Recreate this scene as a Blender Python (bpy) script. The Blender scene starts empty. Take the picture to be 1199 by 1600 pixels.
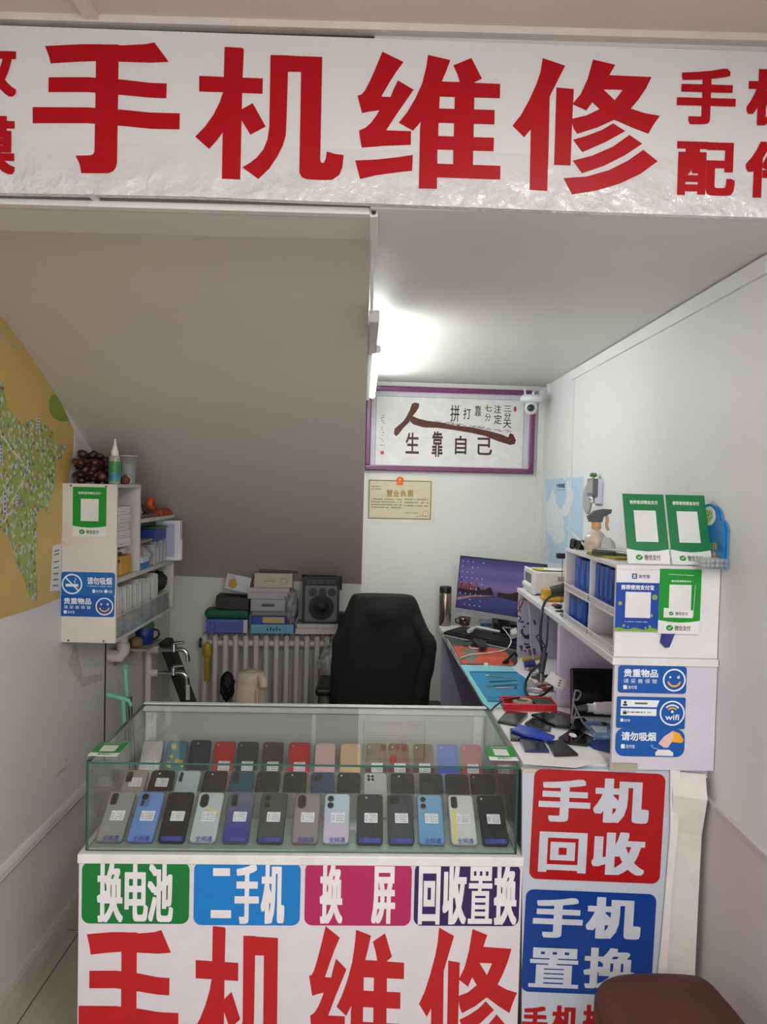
import bpy, bmesh, math, random
from mathutils import Matrix, Vector, noise
random.seed(7)
SC = bpy.context.scene
COL = SC.collection
PI = math.pi
R = math.radians

# ------------------------------------------------------------------ camera
F, CX, CY = 1180.0, 599.5, 800.0
EYE = Vector((0, 0, 1.7))
CAMROT = Matrix.Rotation(R(-0.45), 3, 'Z') @ Matrix.Rotation(R(90 - 1.95), 3, 'X') @ Matrix.Rotation(R(1.35), 3, 'Z')
cam_data = bpy.data.cameras.new('camera')
cam_data.sensor_fit = 'VERTICAL'
cam_data.sensor_height = 36.0
cam_data.lens = F / 1600 * 36.0
cam_data.clip_start = 0.02
cam = bpy.data.objects.new('camera', cam_data)
COL.objects.link(cam)
cam.matrix_world = Matrix.Translation(EYE) @ CAMROT.to_4x4()
SC.camera = cam

def ray(px, py):
    return CAMROT @ Vector(((px - CX) / F, -(py - CY) / F, -1.0))
def hit(px, py, P0, N):
    """where the sight line of a photo point meets a real plane of the room"""
    d = ray(px, py)
    return EYE + d * ((Vector(P0) - EYE).dot(N) / d.dot(N))
def onX(px, py, X): return hit(px, py, (X, 0, 0), Vector((1, 0, 0)))
def onY(px, py, Y): return hit(px, py, (0, Y, 0), Vector((0, 1, 0)))
def onZ(px, py, Z): return hit(px, py, (0, 0, Z), Vector((0, 0, 1)))

# ------------------------------------------------------------------ materials
def lin(c):
    o = []
    for v in c:
        v = v / 255.0
        o.append(v / 12.92 if v <= 0.04045 else ((v + 0.055) / 1.055) ** 2.4)
    return o
MATS = {}
def M(rgb, rough=0.5, metal=0.0, var=0.06, scale=18.0, bump=0.0, bscale=60.0, coat=0.0, emit=0.0, spec=0.5, key=None, alpha=1.0):
    k = key or (tuple(rgb), rough, metal, var, scale, bump, bscale, coat, emit, spec, alpha)
    if k in MATS: return MATS[k]
    m = bpy.data.materials.new('surface')
    m.use_nodes = True
    nt = m.node_tree; n = nt.nodes; L = nt.links
    b = n['Principled BSDF']
    c = lin(rgb)
    tc = n.new('ShaderNodeTexCoord')
    nz = n.new('ShaderNodeTexNoise'); nz.inputs['Scale'].default_value = scale; nz.inputs['Detail'].default_value = 4
    L.new(tc.outputs['Object'], nz.inputs['Vector'])
    rp = n.new('ShaderNodeMapRange'); rp.inputs['From Min'].default_value = 0.3; rp.inputs['From Max'].default_value = 0.7
    rp.inputs['To Min'].default_value = 1 - var; rp.inputs['To Max'].default_value = 1 + var
    L.new(nz.outputs['Fac'], rp.inputs['Value'])
    mx = n.new('ShaderNodeVectorMath'); mx.operation = 'SCALE'
    mx.inputs[0].default_value = c
    L.new(rp.outputs['Result'], mx.inputs['Scale'])
    L.new(mx.outputs['Vector'], b.inputs['Base Color'])
    b.inputs['Roughness'].default_value = rough
    b.inputs['Metallic'].default_value = metal
    b.inputs['Coat Weight'].default_value = coat
    b.inputs['Coat Roughness'].default_value = 0.08
    b.inputs['Specular IOR Level'].default_value = spec
    if alpha < 1: b.inputs['Alpha'].default_value = alpha
    if emit:
        L.new(mx.outputs['Vector'], b.inputs['Emission Color'])
        b.inputs['Emission Strength'].default_value = emit
    if bump:
        bz = n.new('ShaderNodeTexNoise'); bz.inputs['Scale'].default_value = bscale; bz.inputs['Detail'].default_value = 5
        L.new(tc.outputs['Object'], bz.inputs['Vector'])
        bp = n.new('ShaderNodeBump'); bp.inputs['Strength'].default_value = bump; bp.inputs['Distance'].default_value = 0.004
        L.new(bz.outputs['Fac'], bp.inputs['Height'])
        L.new(bp.outputs['Normal'], b.inputs['Normal'])
    MATS[k] = m
    return m

def thin_glass(tint=(0.982, 0.992, 0.988), base=0.025, gain=0.9, key='glass', haze=0.0):
    if key in MATS: return MATS[key]
    m = bpy.data.materials.new('clear_pane'); m.use_nodes = True
    nt = m.node_tree; n = nt.nodes; L = nt.links
    n.remove(n['Principled BSDF'])
    out = n['Material Output']
    tr = n.new('ShaderNodeBsdfTransparent'); tr.inputs['Color'].default_value = (*tint, 1)
    gl = n.new('ShaderNodeBsdfGlossy'); gl.inputs['Roughness'].default_value = 0.01; gl.inputs['Color'].default_value = (0.95, 0.97, 0.96, 1)
    lw = n.new('ShaderNodeLayerWeight'); lw.inputs['Blend'].default_value = 0.5
    pw = n.new('ShaderNodeMath'); pw.operation = 'POWER'; pw.inputs[1].default_value = 5
    ma = n.new('ShaderNodeMath'); ma.operation = 'MULTIPLY_ADD'; ma.inputs[1].default_value = gain; ma.inputs[2].default_value = base
    ma.use_clamp = True
    L.new(lw.outputs['Facing'], pw.inputs[0]); L.new(pw.outputs[0], ma.inputs[0])
    mx = n.new('ShaderNodeMixShader')
    L.new(ma.outputs[0], mx.inputs[0]); L.new(tr.outputs[0], mx.inputs[1]); L.new(gl.outputs[0], mx.inputs[2])
    last = mx
    if haze:
        df = n.new('ShaderNodeBsdfDiffuse'); df.inputs['Color'].default_value = (0.8, 0.82, 0.82, 1)
        m2 = n.new('ShaderNodeMixShader'); m2.inputs[0].default_value = haze
        L.new(mx.outputs[0], m2.inputs[1]); L.new(df.outputs[0], m2.inputs[2]); last = m2
    L.new(last.outputs[0], out.inputs['Surface'])
    MATS[key] = m
    return m
GLASS = thin_glass()
CLEAR = thin_glass((0.9, 0.92, 0.92), 0.06, 0.8, 'clear_plastic', 0.16)
ACRYL = thin_glass((0.86, 0.92, 0.88), 0.05, 0.8, 'acrylic', 0.10)
GEDGE = M((40, 92, 84), 0.15, var=0.1)

# ------------------------------------------------------------------ mesh builder
PW = {}                    # world matrix of every parent
def rrect(x0, y0, x1, y1, r, seg=6):
    r = min(r, abs(x1 - x0) / 2 - 1e-6, abs(y1 - y0) / 2 - 1e-6)
    pts = []
    for cx, cy, a in ((x1 - r, y0 + r, -90), (x1 - r, y1 - r, 0), (x0 + r, y1 - r, 90), (x0 + r, y0 + r, 180)):
        for i in range(seg + 1):
            t = R(a + 90 * i / seg)
            pts.append((cx + r * math.cos(t), cy + r * math.sin(t)))
    return pts
def circ(cx, cy, r, seg=28, ry=None):
    ry = ry or r
    return [(cx + r * math.cos(2 * PI * i / seg), cy + ry * math.sin(2 * PI * i / seg)) for i in range(seg)]
def spline(pts, n=6):
    P = [Vector(p) for p in pts]; out = []
    for i in range(len(P) - 1):
        a = P[max(i - 1, 0)]; b = P[i]; c = P[i + 1]; d = P[min(i + 2, len(P) - 1)]
        for k in range(n):
            t = k / n
            out.append(0.5 * ((2 * b) + (c - a) * t + (2 * a - 5 * b + 4 * c - d) * t * t + (3 * b - a - 3 * c + d) * t ** 3))
    out.append(P[-1]); return out

class MB:
    def __init__(s, M0=None):
        s.v = []; s.f = []; s.mi = []; s.sm = []; s.M = M0 or Matrix.Identity(4)
    def add(s, vs, fs, Mx=None, m=0, sm=False):
        T = s.M @ Mx if Mx is not None else s.M
        o = len(s.v)
        s.v += [T @ Vector(v) for v in vs]
        for f in fs:
            s.f.append([i + o for i in f]); s.mi.append(m); s.sm.append(sm)
        return s
    def box(s, a, b, Mx=None, m=0):
        (x0, y0, z0), (x1, y1, z1) = a, b
        if x0 > x1: x0, x1 = x1, x0
        if y0 > y1: y0, y1 = y1, y0
        if z0 > z1: z0, z1 = z1, z0
        vs = [(x0, y0, z0), (x1, y0, z0), (x1, y1, z0), (x0, y1, z0), (x0, y0, z1), (x1, y0, z1), (x1, y1, z1), (x0, y1, z1)]
        return s.add(vs, [(3, 2, 1, 0), (4, 5, 6, 7), (0, 1, 5, 4), (1, 2, 6, 5), (2, 3, 7, 6), (3, 0, 4, 7)], Mx, m)
    def hexa(s, vs, Mx=None, m=0):
        return s.add(vs, [(3, 2, 1, 0), (4, 5, 6, 7), (0, 1, 5, 4), (1, 2, 6, 5), (2, 3, 7, 6), (3, 0, 4, 7)], Mx, m)
    def prism(s, pts, z0, z1, Mx=None, m=0, ms=None, sm=False):
        n = len(pts)
        area = sum(pts[i][0] * pts[(i + 1) % n][1] - pts[(i + 1) % n][0] * pts[i][1] for i in range(n))
        if area < 0: pts = list(reversed(pts))
        vs = [(p[0], p[1], z0) for p in pts] + [(p[0], p[1], z1) for p in pts]
        s.add(vs, [list(range(n, 2 * n)), list(range(n - 1, -1, -1))], Mx, m)
        s.add(vs, [(i, (i + 1) % n, n + (i + 1) % n, n + i) for i in range(n)], Mx, m if ms is None else ms, sm)
        return s
    def face(s, pts, z, Mx=None, m=0):
        n = len(pts)
        area = sum(pts[i][0] * pts[(i + 1) % n][1] - pts[(i + 1) % n][0] * pts[i][1] for i in range(n))
        if area < 0: pts = list(reversed(pts))
        return s.add([(p[0], p[1], z) for p in pts], [list(range(n))], Mx, m)
    def lathe(s, prof, Mx=None, m=0, seg=24, sm=True):
        vs = []; fs = []; n = len(prof)
        for r, z in prof:
            for k in range(seg):
                a = 2 * PI * k / seg
                vs.append((r * math.cos(a), r * math.sin(a), z))
        for i in range(n - 1):
            for k in range(seg):
                k2 = (k + 1) % seg
                fs.append((i * seg + k, i * seg + k2, (i + 1) * seg + k2, (i + 1) * seg + k))
        s.add(vs, fs, Mx, m, sm)
        s.add(vs, [list(range(seg - 1, -1, -1)), list(range((n - 1) * seg, n * seg))], Mx, m)
        return s
    def tube(s, pts, r, seg=8, m=0, Mx=None, flat=1.0):
        P = [Vector(p) for p in pts]; n = len(P)
        vs = []; fs = []
        t0 = (P[1] - P[0]).normalized()
        nx = t0.orthogonal().normalized()
        for i in range(n):
            t = (P[min(i + 1, n - 1)] - P[max(i - 1, 0)])
            t = t.normalized() if t.length > 1e-9 else t0
            nx = (nx - t * nx.dot(t)); nx = nx.normalized() if nx.length > 1e-6 else t.orthogonal().normalized()
            by = t.cross(nx)
            rr = r[i] if isinstance(r, (list, tuple)) else r
            for k in range(seg):
                a = 2 * PI * k / seg
                vs.append(P[i] + nx * rr * math.cos(a) + by * rr * flat * math.sin(a))
        for i in range(n - 1):
            for k in range(seg):
                k2 = (k + 1) % seg
                fs.append((i * seg + k, i * seg + k2, (i + 1) * seg + k2, (i + 1) * seg + k))
        s.add(vs, fs, Mx, m, True)
        s.add(vs, [list(range(seg - 1, -1, -1)), list(range((n - 1) * seg, n * seg))], Mx, m)
        return s
    def ball(s, c, r, Mx=None, m=0, seg=16, rings=10, sc=(1, 1, 1), lump=0.0, freq=3.0, seed=0):
        vs = []; fs = []
        for i in range(rings + 1):
            th = PI * i / rings
            for k in range(seg):
                a = 2 * PI * k / seg
                d = Vector((math.sin(th) * math.cos(a), math.sin(th) * math.sin(a), math.cos(th)))
                q = 1 + lump * noise.noise(d * freq + Vector((seed * 3.1, seed * 1.7, seed)))
                vs.append((c[0] + r * sc[0] * d.x * q, c[1] + r * sc[1] * d.y * q, c[2] + r * sc[2] * d.z * q))
        for i in range(rings):
            for k in range(seg):
                k2 = (k + 1) % seg
                fs.append((i * seg + k, (i + 1) * seg + k, (i + 1) * seg + k2, i * seg + k2))
        return s.add(vs, fs, Mx, m, True)
    def build(s, name, mat, parent=None, bevel=0.0, label=None, kind=None, bseg=2):
        me = bpy.data.meshes.new(name)
        if parent is not None:
            inv = PW[parent.name].inverted(); vs = [inv @ v for v in s.v]; loc = None
        else:
            xs = [v.x for v in s.v]; ys = [v.y for v in s.v]; zs = [v.z for v in s.v]
            loc = Vector(((min(xs) + max(xs)) / 2, (min(ys) + max(ys)) / 2, min(zs)))
            vs = [v - loc for v in s.v]
        me.from_pydata([tuple(v) for v in vs], [], s.f)
        for mt in (mat if isinstance(mat, (list, tuple)) else [mat]): me.materials.append(mt)
        me.polygons.foreach_set('material_index', s.mi)
        me.polygons.foreach_set('use_smooth', s.sm)
        me.update()
        o = bpy.data.objects.new(name, me); COL.objects.link(o)
        if parent is not None:
            o.parent = parent; PW[o.name] = PW[parent.name].copy()
        else:
            o.location = loc; PW[o.name] = Matrix.Translation(loc)
        if bevel:
            bm_ = o.modifiers.new('bevel', 'BEVEL'); bm_.width = bevel; bm_.segments = bseg; bm_.limit_method = 'ANGLE'; bm_.angle_limit = R(50)
        if label: o['label'] = label
        if kind: o['kind'] = kind
        return o

def tag(o, label, cat, group=None):
    o['label'] = label; o['category'] = cat
    if group: o['group'] = group
    return o
def T(name, label, cat, loc=(0, 0, 0), rz=0.0, group=None, mat=None):
    o = bpy.data.objects.new(name, None); o.empty_display_size = 0.05
    COL.objects.link(o)
    W = mat if mat is not None else Matrix.Translation(Vector(loc)) @ Matrix.Rotation(rz, 4, 'Z')
    o.matrix_world = W
    PW[o.name] = W.copy()
    return tag(o, label, cat, group)
def S(name, mb, mat, parent=None, bevel=0):
    o = mb.build(name, mat, parent, bevel)
    if parent is None: o['kind'] = 'structure'
    return o

# ------------------------------------------------------------------ writing
GC = {}
def glyphs(body, bold=0.0):
    k = (body, 0)
    if k in GC: return GC[k]
    c = bpy.data.curves.new('lettering', 'FONT'); c.body = body; c.resolution_u = 3
    o = bpy.data.objects.new('lettering', c); COL.objects.link(o)
    me = bpy.data.meshes.new_from_object(o.evaluated_get(bpy.context.evaluated_depsgraph_get()))
    vs = [(v.co.x, v.co.y) for v in me.vertices]; fs = [tuple(p.vertices) for p in me.polygons]
    bpy.data.objects.remove(o); bpy.data.curves.remove(c); bpy.data.meshes.remove(me)
    x0 = min(v[0] for v in vs); x1 = max(v[0] for v in vs); y0 = min(v[1] for v in vs); y1 = max(v[1] for v in vs)
    GC[k] = ([((v[0] - x0) / (x1 - x0), (v[1] - y0) / (y1 - y0)) for v in vs], fs)
    return GC[k]

class Plane:
    """a flat surface of the place: origin, right, up; local (a, b, c) with c towards the viewer"""
    def __init__(s, o, u, v):
        s.o = Vector(o); s.u = Vector(u).normalized(); s.v = Vector(v).normalized(); s.n = s.u.cross(s.v)
        s.W = Matrix(((s.u.x, s.v.x, s.n.x, s.o.x), (s.u.y, s.v.y, s.n.y, s.o.y), (s.u.z, s.v.z, s.n.z, s.o.z), (0, 0, 0, 1)))
    def at(s, px, py):
        d = hit(px, py, s.o, s.n) - s.o
        return (d.dot(s.u), d.dot(s.v))
    def pts(s, lst): return [s.at(*p) for p in lst]
    def boxpx(s, x0, y0, x1, y1):
        a = s.at(x0, (y0 + y1) / 2)[0]; b = s.at(x1, (y0 + y1) / 2)[0]
        c = s.at((x0 + x1) / 2, y1)[1]; d = s.at((x0 + x1) / 2, y0)[1]
        return a, c, b, d
    def mb(s): return MB(s.W)
    def text(s, mb, body, x0, y0, x1, y1, c=0.0008, bold=0.02, m=0):
        vs, fs = glyphs(body)
        nch = max(1, len(body.replace(' ', '')))
        hb, vb = bold if isinstance(bold, tuple) else (bold, bold)
        bx = hb * 1.05 * (x1 - x0) / nch; by = vb * .95 * (y1 - y0)      # stroke weight: stamped copies
        if hb < .008: offs = [(0, 0)]
        elif hb < .024: offs = [(-1, -1), (1, -1), (1, 1), (-1, 1)]
        else: offs = [(a, b) for a in (-1, -.5, 0, .5, 1) for b in (-1, -.5, 0, .5, 1) if max(abs(a), abs(b)) == 1 or (a, b) == (0, 0)]
        for i, (ox, oy) in enumerate(offs):
            mb.add([(x0 + bx + (x1 - x0 - 2 * bx) * a + ox * bx, y0 + by + (y1 - y0 - 2 * by) * b + oy * by, c + i * 2e-5) for a, b in vs], fs, None, m)
    def textpx(s, mb, body, X0, Y0, X1, Y1, c=0.0008, bold=0.02, m=0):
        x0, y0, x1, y1 = s.boxpx(X0, Y0, X1, Y1)
        s.text(mb, body, x0, y0, x1, y1, c, bold, m)
    def dashes(s, mb, x0, y0, x1, y1, c=0.0008, m=0, rows=1, seed=1):
        rnd = random.Random(seed); h = (y1 - y0) / rows
        for r_ in range(rows):
            x = x0; yb = y0 + r_ * h + h * 0.3
            while x < x1:
                w = (x1 - x0) * rnd.uniform(0.02, 0.06)
                if rnd.random() > 0.15: mb.face([(x, yb), (min(x + w * .8, x1), yb), (min(x + w * .8, x1), yb + h * 0.42), (x, yb + h * 0.42)], c, None, m)
                x += w

# common surfaces
WHITE = M((226, 226, 224), 0.45)
PAPER = M((228, 228, 226), 0.7, var=0.03)
BLACK = M((16, 16, 18), 0.45)
BLACKG = M((12, 12, 15), 0.12)
RED = M((168, 0, 16), 0.4, var=0.04, spec=.25)
INK = M((38, 38, 42), 0.6)
GREENP = M((10, 142, 40), 0.35, var=0.03)
BLUEP = M((12, 72, 158), 0.35, var=0.03)
CHROME = M((190, 192, 195), 0.18, 1.0)
STEEL = M((150, 148, 140), 0.28, 1.0)
# ------------------------------------------------------------------ the room
XL, XR, CEIL, TOP = -1.155, 0.945, 2.29, 2.665
WALLW = M((206, 203, 198), 0.55, var=0.035, scale=2.2, bump=0.12, bscale=9)
WALLL = M((224, 221, 216), 0.4, var=0.05, scale=1.6, bump=0.08, bscale=7)
WALLB = M((224, 226, 218), 0.55, var=0.03, scale=2.0, bump=0.08, bscale=8)
WALLR = M((222, 224, 224), 0.5, var=0.03, scale=2.4, bump=0.35, bscale=14)
DADO = M((196, 190, 188), 0.5, var=0.03, scale=2.0)
SOFF = M((204, 196, 187), 0.5, var=0.03, scale=1.2, bump=0.05, bscale=6)
CEILM = M((214, 212, 206), 0.5, var=0.03, scale=1.5, bump=0.12, bscale=5)
CEILF = M((204, 190, 184), 0.55, var=0.04, scale=1.5, bump=0.1, bscale=5)
TRIMW = M((222, 220, 216), 0.35, var=0.03)

def floor_mat():
    m = bpy.data.materials.new('laminate'); m.use_nodes = True
    nt = m.node_tree; n = nt.nodes; L = nt.links; b = n['Principled BSDF']
    tc = n.new('ShaderNodeTexCoord'); mp = n.new('ShaderNodeMapping')
    mp.inputs['Rotation'].default_value = (0, 0, PI / 2)
    br = n.new('ShaderNodeTexBrick'); br.inputs['Scale'].default_value = 1.0
    br.inputs['Brick Width'].default_value = 1.2; br.inputs['Row Height'].default_value = 0.196
    br.inputs['Mortar Size'].default_value = 0.0022; br.inputs['Mortar Smooth'].default_value = 0.1
    br.inputs['Color1'].default_value = (*lin((176, 170, 152)), 1); br.inputs['Color2'].default_value = (*lin((168, 162, 146)), 1)
    br.inputs['Mortar'].default_value = (*lin((46, 44, 40)), 1)
    L.new(tc.outputs['Object'], mp.inputs['Vector']); L.new(mp.outputs['Vector'], br.inputs['Vector'])
    mp2 = n.new('ShaderNodeMapping'); mp2.inputs['Scale'].default_value = (30, 2.2, 1)
    nz = n.new('ShaderNodeTexNoise'); nz.inputs['Scale'].default_value = 1.5; nz.inputs['Detail'].default_value = 6
    L.new(tc.outputs['Object'], mp2.inputs['Vector']); L.new(mp2.outputs['Vector'], nz.inputs['Vector'])
    rp = n.new('ShaderNodeMapRange'); rp.inputs['To Min'].default_value = 0.82; rp.inputs['To Max'].default_value = 1.14
    L.new(nz.outputs['Fac'], rp.inputs['Value'])
    mx = n.new('ShaderNodeVectorMath'); mx.operation = 'SCALE'
    L.new(br.outputs['Color'], mx.inputs[0]); L.new(rp.outputs['Result'], mx.inputs['Scale'])
    L.new(mx.outputs['Vector'], b.inputs['Base Color']); b.inputs['Roughness'].default_value = 0.42
    return m
S('floor', MB().box((XL - .1, -2.6, -0.05), (XR + .1, 4.6, 0)), floor_mat())
S('wall_left', MB().box((XL - .08, -2.6, 0), (XL, 4.4, 2.75)), WALLL)
S('wall_right', MB().box((XR, -2.6, 0), (XR + .08, 4.6, 2.75)), WALLR)
BKA = math.atan2(0.12, 2.1)
BACK = Plane((XL, 4.24, 0), (math.cos(BKA), math.sin(BKA), 0), (0, 0, 1))
S('wall_back', MB(BACK.W).box((-.1, 0, -.08), (2.25, 2.75, 0)), WALLB)
S('ceiling', MB().box((XL - .05, -2.6, TOP), (XR + .05, 1.70, TOP + .06)), CEILF)
def strx(Y): return -0.031 - (Y - 1.83) * 0.021
S('ceiling_rear', MB().box((-0.06, 1.855, CEIL + .004), (XR + .05, 4.5, CEIL + .06)), CEILM)
# the beam carrying the shop sign; hollow behind the sign over the stair side
S('wall_beam', MB().box((-0.03, 1.628, CEIL), (XR + .03, 1.856, TOP + .03)).box((XL - .02, 1.69, CEIL), (-0.03, 1.84, TOP + .03)), CEILM)
# sloped underside of the stair
rows = [(1.835, 2.29), (1.95, 2.287), (2.08, 2.265), (2.2, 2.228), (2.309, 2.19), (2.5, 2.106), (2.774, 1.962), (2.929, 1.883), (3.5, 1.572), (4.32, 1.127)]
mb = MB(); fine = [(p.y, p.z) for p in spline([(0, a, b) for a, b in rows], 4)]; n = len(fine)
vs = []
for ya, za in fine: vs += [(XL - .02, ya, za), (strx(ya), ya, za)]
mb.add(vs, [(2 * i, 2 * i + 1, 2 * i + 3, 2 * i + 2)[::-1] for i in range(n - 1)], sm=True)
vs = []
for ya, za in fine: vs += [(XL - .02, ya, za), (strx(ya), ya, za), (XL - .02, ya, za + .05), (strx(ya), ya, za + .05)]
fs = [(0, 1, 3, 2), tuple(4 * (n - 1) + k for k in (0, 2, 3, 1))]
for i in range(n - 1):
    a = 4 * i; fs += [(a + 2, a + 3, a + 7, a + 6), (a + 1, a + 5, a + 7, a + 3), (a, a + 2, a + 6, a + 4)]
mb.add(vs, fs)
S('ceiling_slope', mb, SOFF)
mb = MB()
for (ya, za), (yb, zb) in zip(rows[:-1], rows[1:]):
    if za > 2.24: continue
    mb.hexa([(strx(ya) - .02, ya, za + .05), (strx(ya), ya, za + .05), (strx(yb), yb, zb + .05), (strx(yb) - .02, yb, zb + .05),
             (strx(ya) - .02, ya, 2.3), (strx(ya), ya, 2.3), (strx(yb), yb, 2.3), (strx(yb) - .02, yb, 2.3)])
S('wall_stair', mb, WALLB)
# trims
mb = MB(); prof = [(0, 0), (0.010, 0.004), (0.016, 0.015), (0.016, 0.034), (0.011, 0.046), (0, 0.05)]
mb.add([(XL + a, -2.6, .434 + b) for a, b in prof] + [(XL + a, 4.3, .434 + b) for a, b in prof],
       [(i, (i + 1) % 6, 6 + (i + 1) % 6, 6 + i) for i in range(6)] + [list(range(5, -1, -1)), list(range(6, 12))])
mb.box((XL, -2.6, .452), (XL + .0178, 4.3, .4545))
S('trim_1', mb, TRIMW)
mb = MB(); prof = [(0, 0), (0.026, 0), (0.024, 0.02), (0.016, 0.055), (0.008, 0.07), (0, 0.074)]
mb.add([(XL + a, -2.6, b) for a, b in prof] + [(XL + a, 4.3, b) for a, b in prof],
       [(i, (i + 1) % 6, 6 + (i + 1) % 6, 6 + i) for i in range(6)] + [list(range(5, -1, -1)), list(range(6, 12))])
S('baseboard_left', mb, M((196, 192, 180), 0.4, var=0.1, scale=9))
S('trim_2', MB().box((XR - .009, -2.6, 0), (XR + .01, 2.6, .845)).box((XR - .012, -2.6, .845), (XR + .01, 2.6, .853)), DADO)
S('trim_3', MB().box((XR - .010, 1.86, 2.243), (XR + .01, 3.72, 2.288)), WALLR)
ps = onX(898, 600, XR)
S('trim_4', MB().box((XR - .007, ps.y - .012, 1.2), (XR + .01, ps.y, 2.243)), WALLR)
pj = onX(163.5, 1080, XL)
S('trim_5', MB().box((XL - .01, pj.y - .003, 0.484), (XL + .0035, pj.y + .004, 1.12)), M((40, 34, 32), 0.8))
a = onZ(136, 5, TOP)
S('trim_6', MB().box((a.x - .018, -2.6, TOP - .012), (a.x + .010, 1.63, TOP + .01)), M((214, 200, 194), 0.45))
S('trim_7', MB().box((XL, 1.606, 2.650), (XR, 1.63, TOP)), M((214, 204, 198), 0.45))
mb = BACK.mb(); mb.box((2.068, 1.0, 0), (2.105, 2.29, .012))
S('trim_8', mb, WALLB)
# scuffs on the left wall (peeled paint, old tape)
LEFT = Plane((XL, 0, 0), (0, 1, 0), (0, 0, 1))
RIGHT = Plane((XR, 0, 0), (0, -1, 0), (0, 0, 1))
mb = LEFT.mb()
mb.prism(LEFT.pts([(85, 1214), (97, 1200), (104, 1196), (103, 1203), (90, 1213)]), 0, .0015)
mb.prism(LEFT.pts([(101, 1188), (105, 1183), (104, 1192)]), 0, .0015)
mb.prism(LEFT.pts([(105, 1035), (118, 1003), (130, 1058), (160, 1052), (161, 1062), (128, 1074)]), 0, .0008)
S('trim_9', mb, M((206, 200, 188), 0.5, var=0.15, scale=30))
# lamps of the front room: two slim ceiling battens behind and over the viewer
for k, (lx, ly, pw) in enumerate(((0.62, -0.1, 34), (0.1, -1.9, 40))):
    sx_, sy_ = (.05, .6) if k == 0 else (.6, .05)
    t = T('ceiling_light', ['white ceiling batten lamp running along the right side of the front room', 'white ceiling batten lamp far behind the viewer'][k], 'ceiling lamp', (lx, ly, TOP))
    MB().box((lx - sx_, ly - sy_, TOP - .03), (lx + sx_, ly + sy_, TOP)).build('housing', WHITE, t, .004)
    MB().box((lx - sx_ * .9, ly - sy_ * .9, TOP - .045), (lx + sx_ * .9, ly + sy_ * .9, TOP - .03)).build('diffuser', M((255, 252, 246), 0.5, emit=1.5, var=0), t, .01)
    ld = bpy.data.lights.new('lamp_light', 'AREA'); ld.shape = 'RECTANGLE'; ld.size = sx_ * 1.9; ld.size_y = sy_ * 1.9; ld.energy = pw
    ld.color = (1.0, 0.965, 0.935)
    lo = bpy.data.objects.new('lamp_light', ld); COL.objects.link(lo); lo.location = (lx, ly, TOP - .05)
w = bpy.data.worlds.new('shop_surroundings'); SC.world = w; w.use_nodes = True
w.node_tree.nodes['Background'].inputs[0].default_value = (0.86, 0.88, 0.92, 1)
w.node_tree.nodes['Background'].inputs[1].default_value = 2.3

# ------------------------------------------------------------------ tube light on the stair side
t = T('tube_light', 'lit white tube light fixed along the stair side under the rear ceiling', 'lamp', (strx(3), 3.0, 2.14))
Ya, Yb, Yc = 2.12, 2.62, 4.0
mb = MB()
mb.hexa([(strx(Ya), Ya, 2.155), (strx(Ya) + .03, Ya, 2.155), (strx(Yb) + .03, Yb, 2.155), (strx(Yb), Yb, 2.155),
         (strx(Ya), Ya, 2.19), (strx(Ya) + .03, Ya, 2.19), (strx(Yb) + .03, Yb, 2.19), (strx(Yb), Yb, 2.19)])
mb.build('driver_box', M((190, 188, 182), 0.4), t, .004)
MB().hexa([(strx(Yb), Yb, 2.15), (strx(Yb) + .018, Yb, 2.15), (strx(Yc) + .018, Yc, 2.15), (strx(Yc), Yc, 2.15),
           (strx(Yb), Yb, 2.195), (strx(Yb) + .018, Yb, 2.195), (strx(Yc) + .018, Yc, 2.195), (strx(Yc), Yc, 2.195)]).build('housing', WHITE, t, .003)
mb = MB(); mb.tube([(strx(Yb + .02) + .034, Yb + .02, 2.173), (strx(Yc - .02) + .034, Yc - .02, 2.173)], .0125, 12)
mb.build('diffuser', M((252, 254, 255), 0.4, emit=52.0, var=0), t)
for Y in (Yb, Yc - .02):
    MB().tube([(strx(Y) + .034, Y, 2.173), (strx(Y) + .034, Y + .02, 2.173)], .0135, 12).build('end_cap', WHITE, t)
MB().tube(spline([(strx(1.86) + .004, 1.86, 2.27), (strx(2.0) + .006, 2.0, 2.22), (strx(2.12) + .008, 2.13, 2.18)]), .004, 6).build('cord', WHITE, t)
# cable trunking under the sign and along the stair side
t = T('cable_trunking', 'white cable trunking running under the sign and turning back along the stair side', 'trunking', (-.6, 1.65, 2.27))
A = onY(0, 309, 1.64); B = onY(0, 318.5, 1.64); C_ = onY(578, 323.5, 1.64); D = onY(578, 335, 1.64)
k = (XL - A.x) / (C_.x - A.x)
zt, zb_ = A.z + (C_.z - A.z) * k, B.z + (D.z - B.z) * k
MB().hexa([(XL, 1.64, zb_), (D.x, 1.64, D.z), (D.x, 1.665, D.z), (XL, 1.665, zb_), (XL, 1.64, zt), (C_.x, 1.64, C_.z), (C_.x, 1.665, C_.z), (XL, 1.665, zt)]).build('trunking_duct', TRIMW, t, .002)
P = onY(582, 333, 1.64); Q = onY(584, 392, 1.9)
MB().hexa([(P.x - .006, 1.645, P.z - .006), (P.x + .012, 1.645, P.z - .006), (strx(1.86) + .018, 1.86, 2.262), (strx(1.86), 1.86, 2.262),
           (P.x - .006, 1.645, P.z + .012), (P.x + .012, 1.645, P.z + .012), (strx(1.86) + .018, 1.86, 2.28), (strx(1.86), 1.86, 2.28)]).build('trunking_duct', TRIMW, t, .002)
MB().tube([(P.x + .003, 1.641, P.z + .003), (P.x + .003, 1.646, P.z + .003)], .005, 10).build('open_end', BLACK, t)
a = onY(148, 306, 1.632)
MB().box((a.x - .008, 1.60, a.z - .008), (a.x + .008, 1.645, a.z + .001)).build('clip', TRIMW, t, .002)
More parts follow.
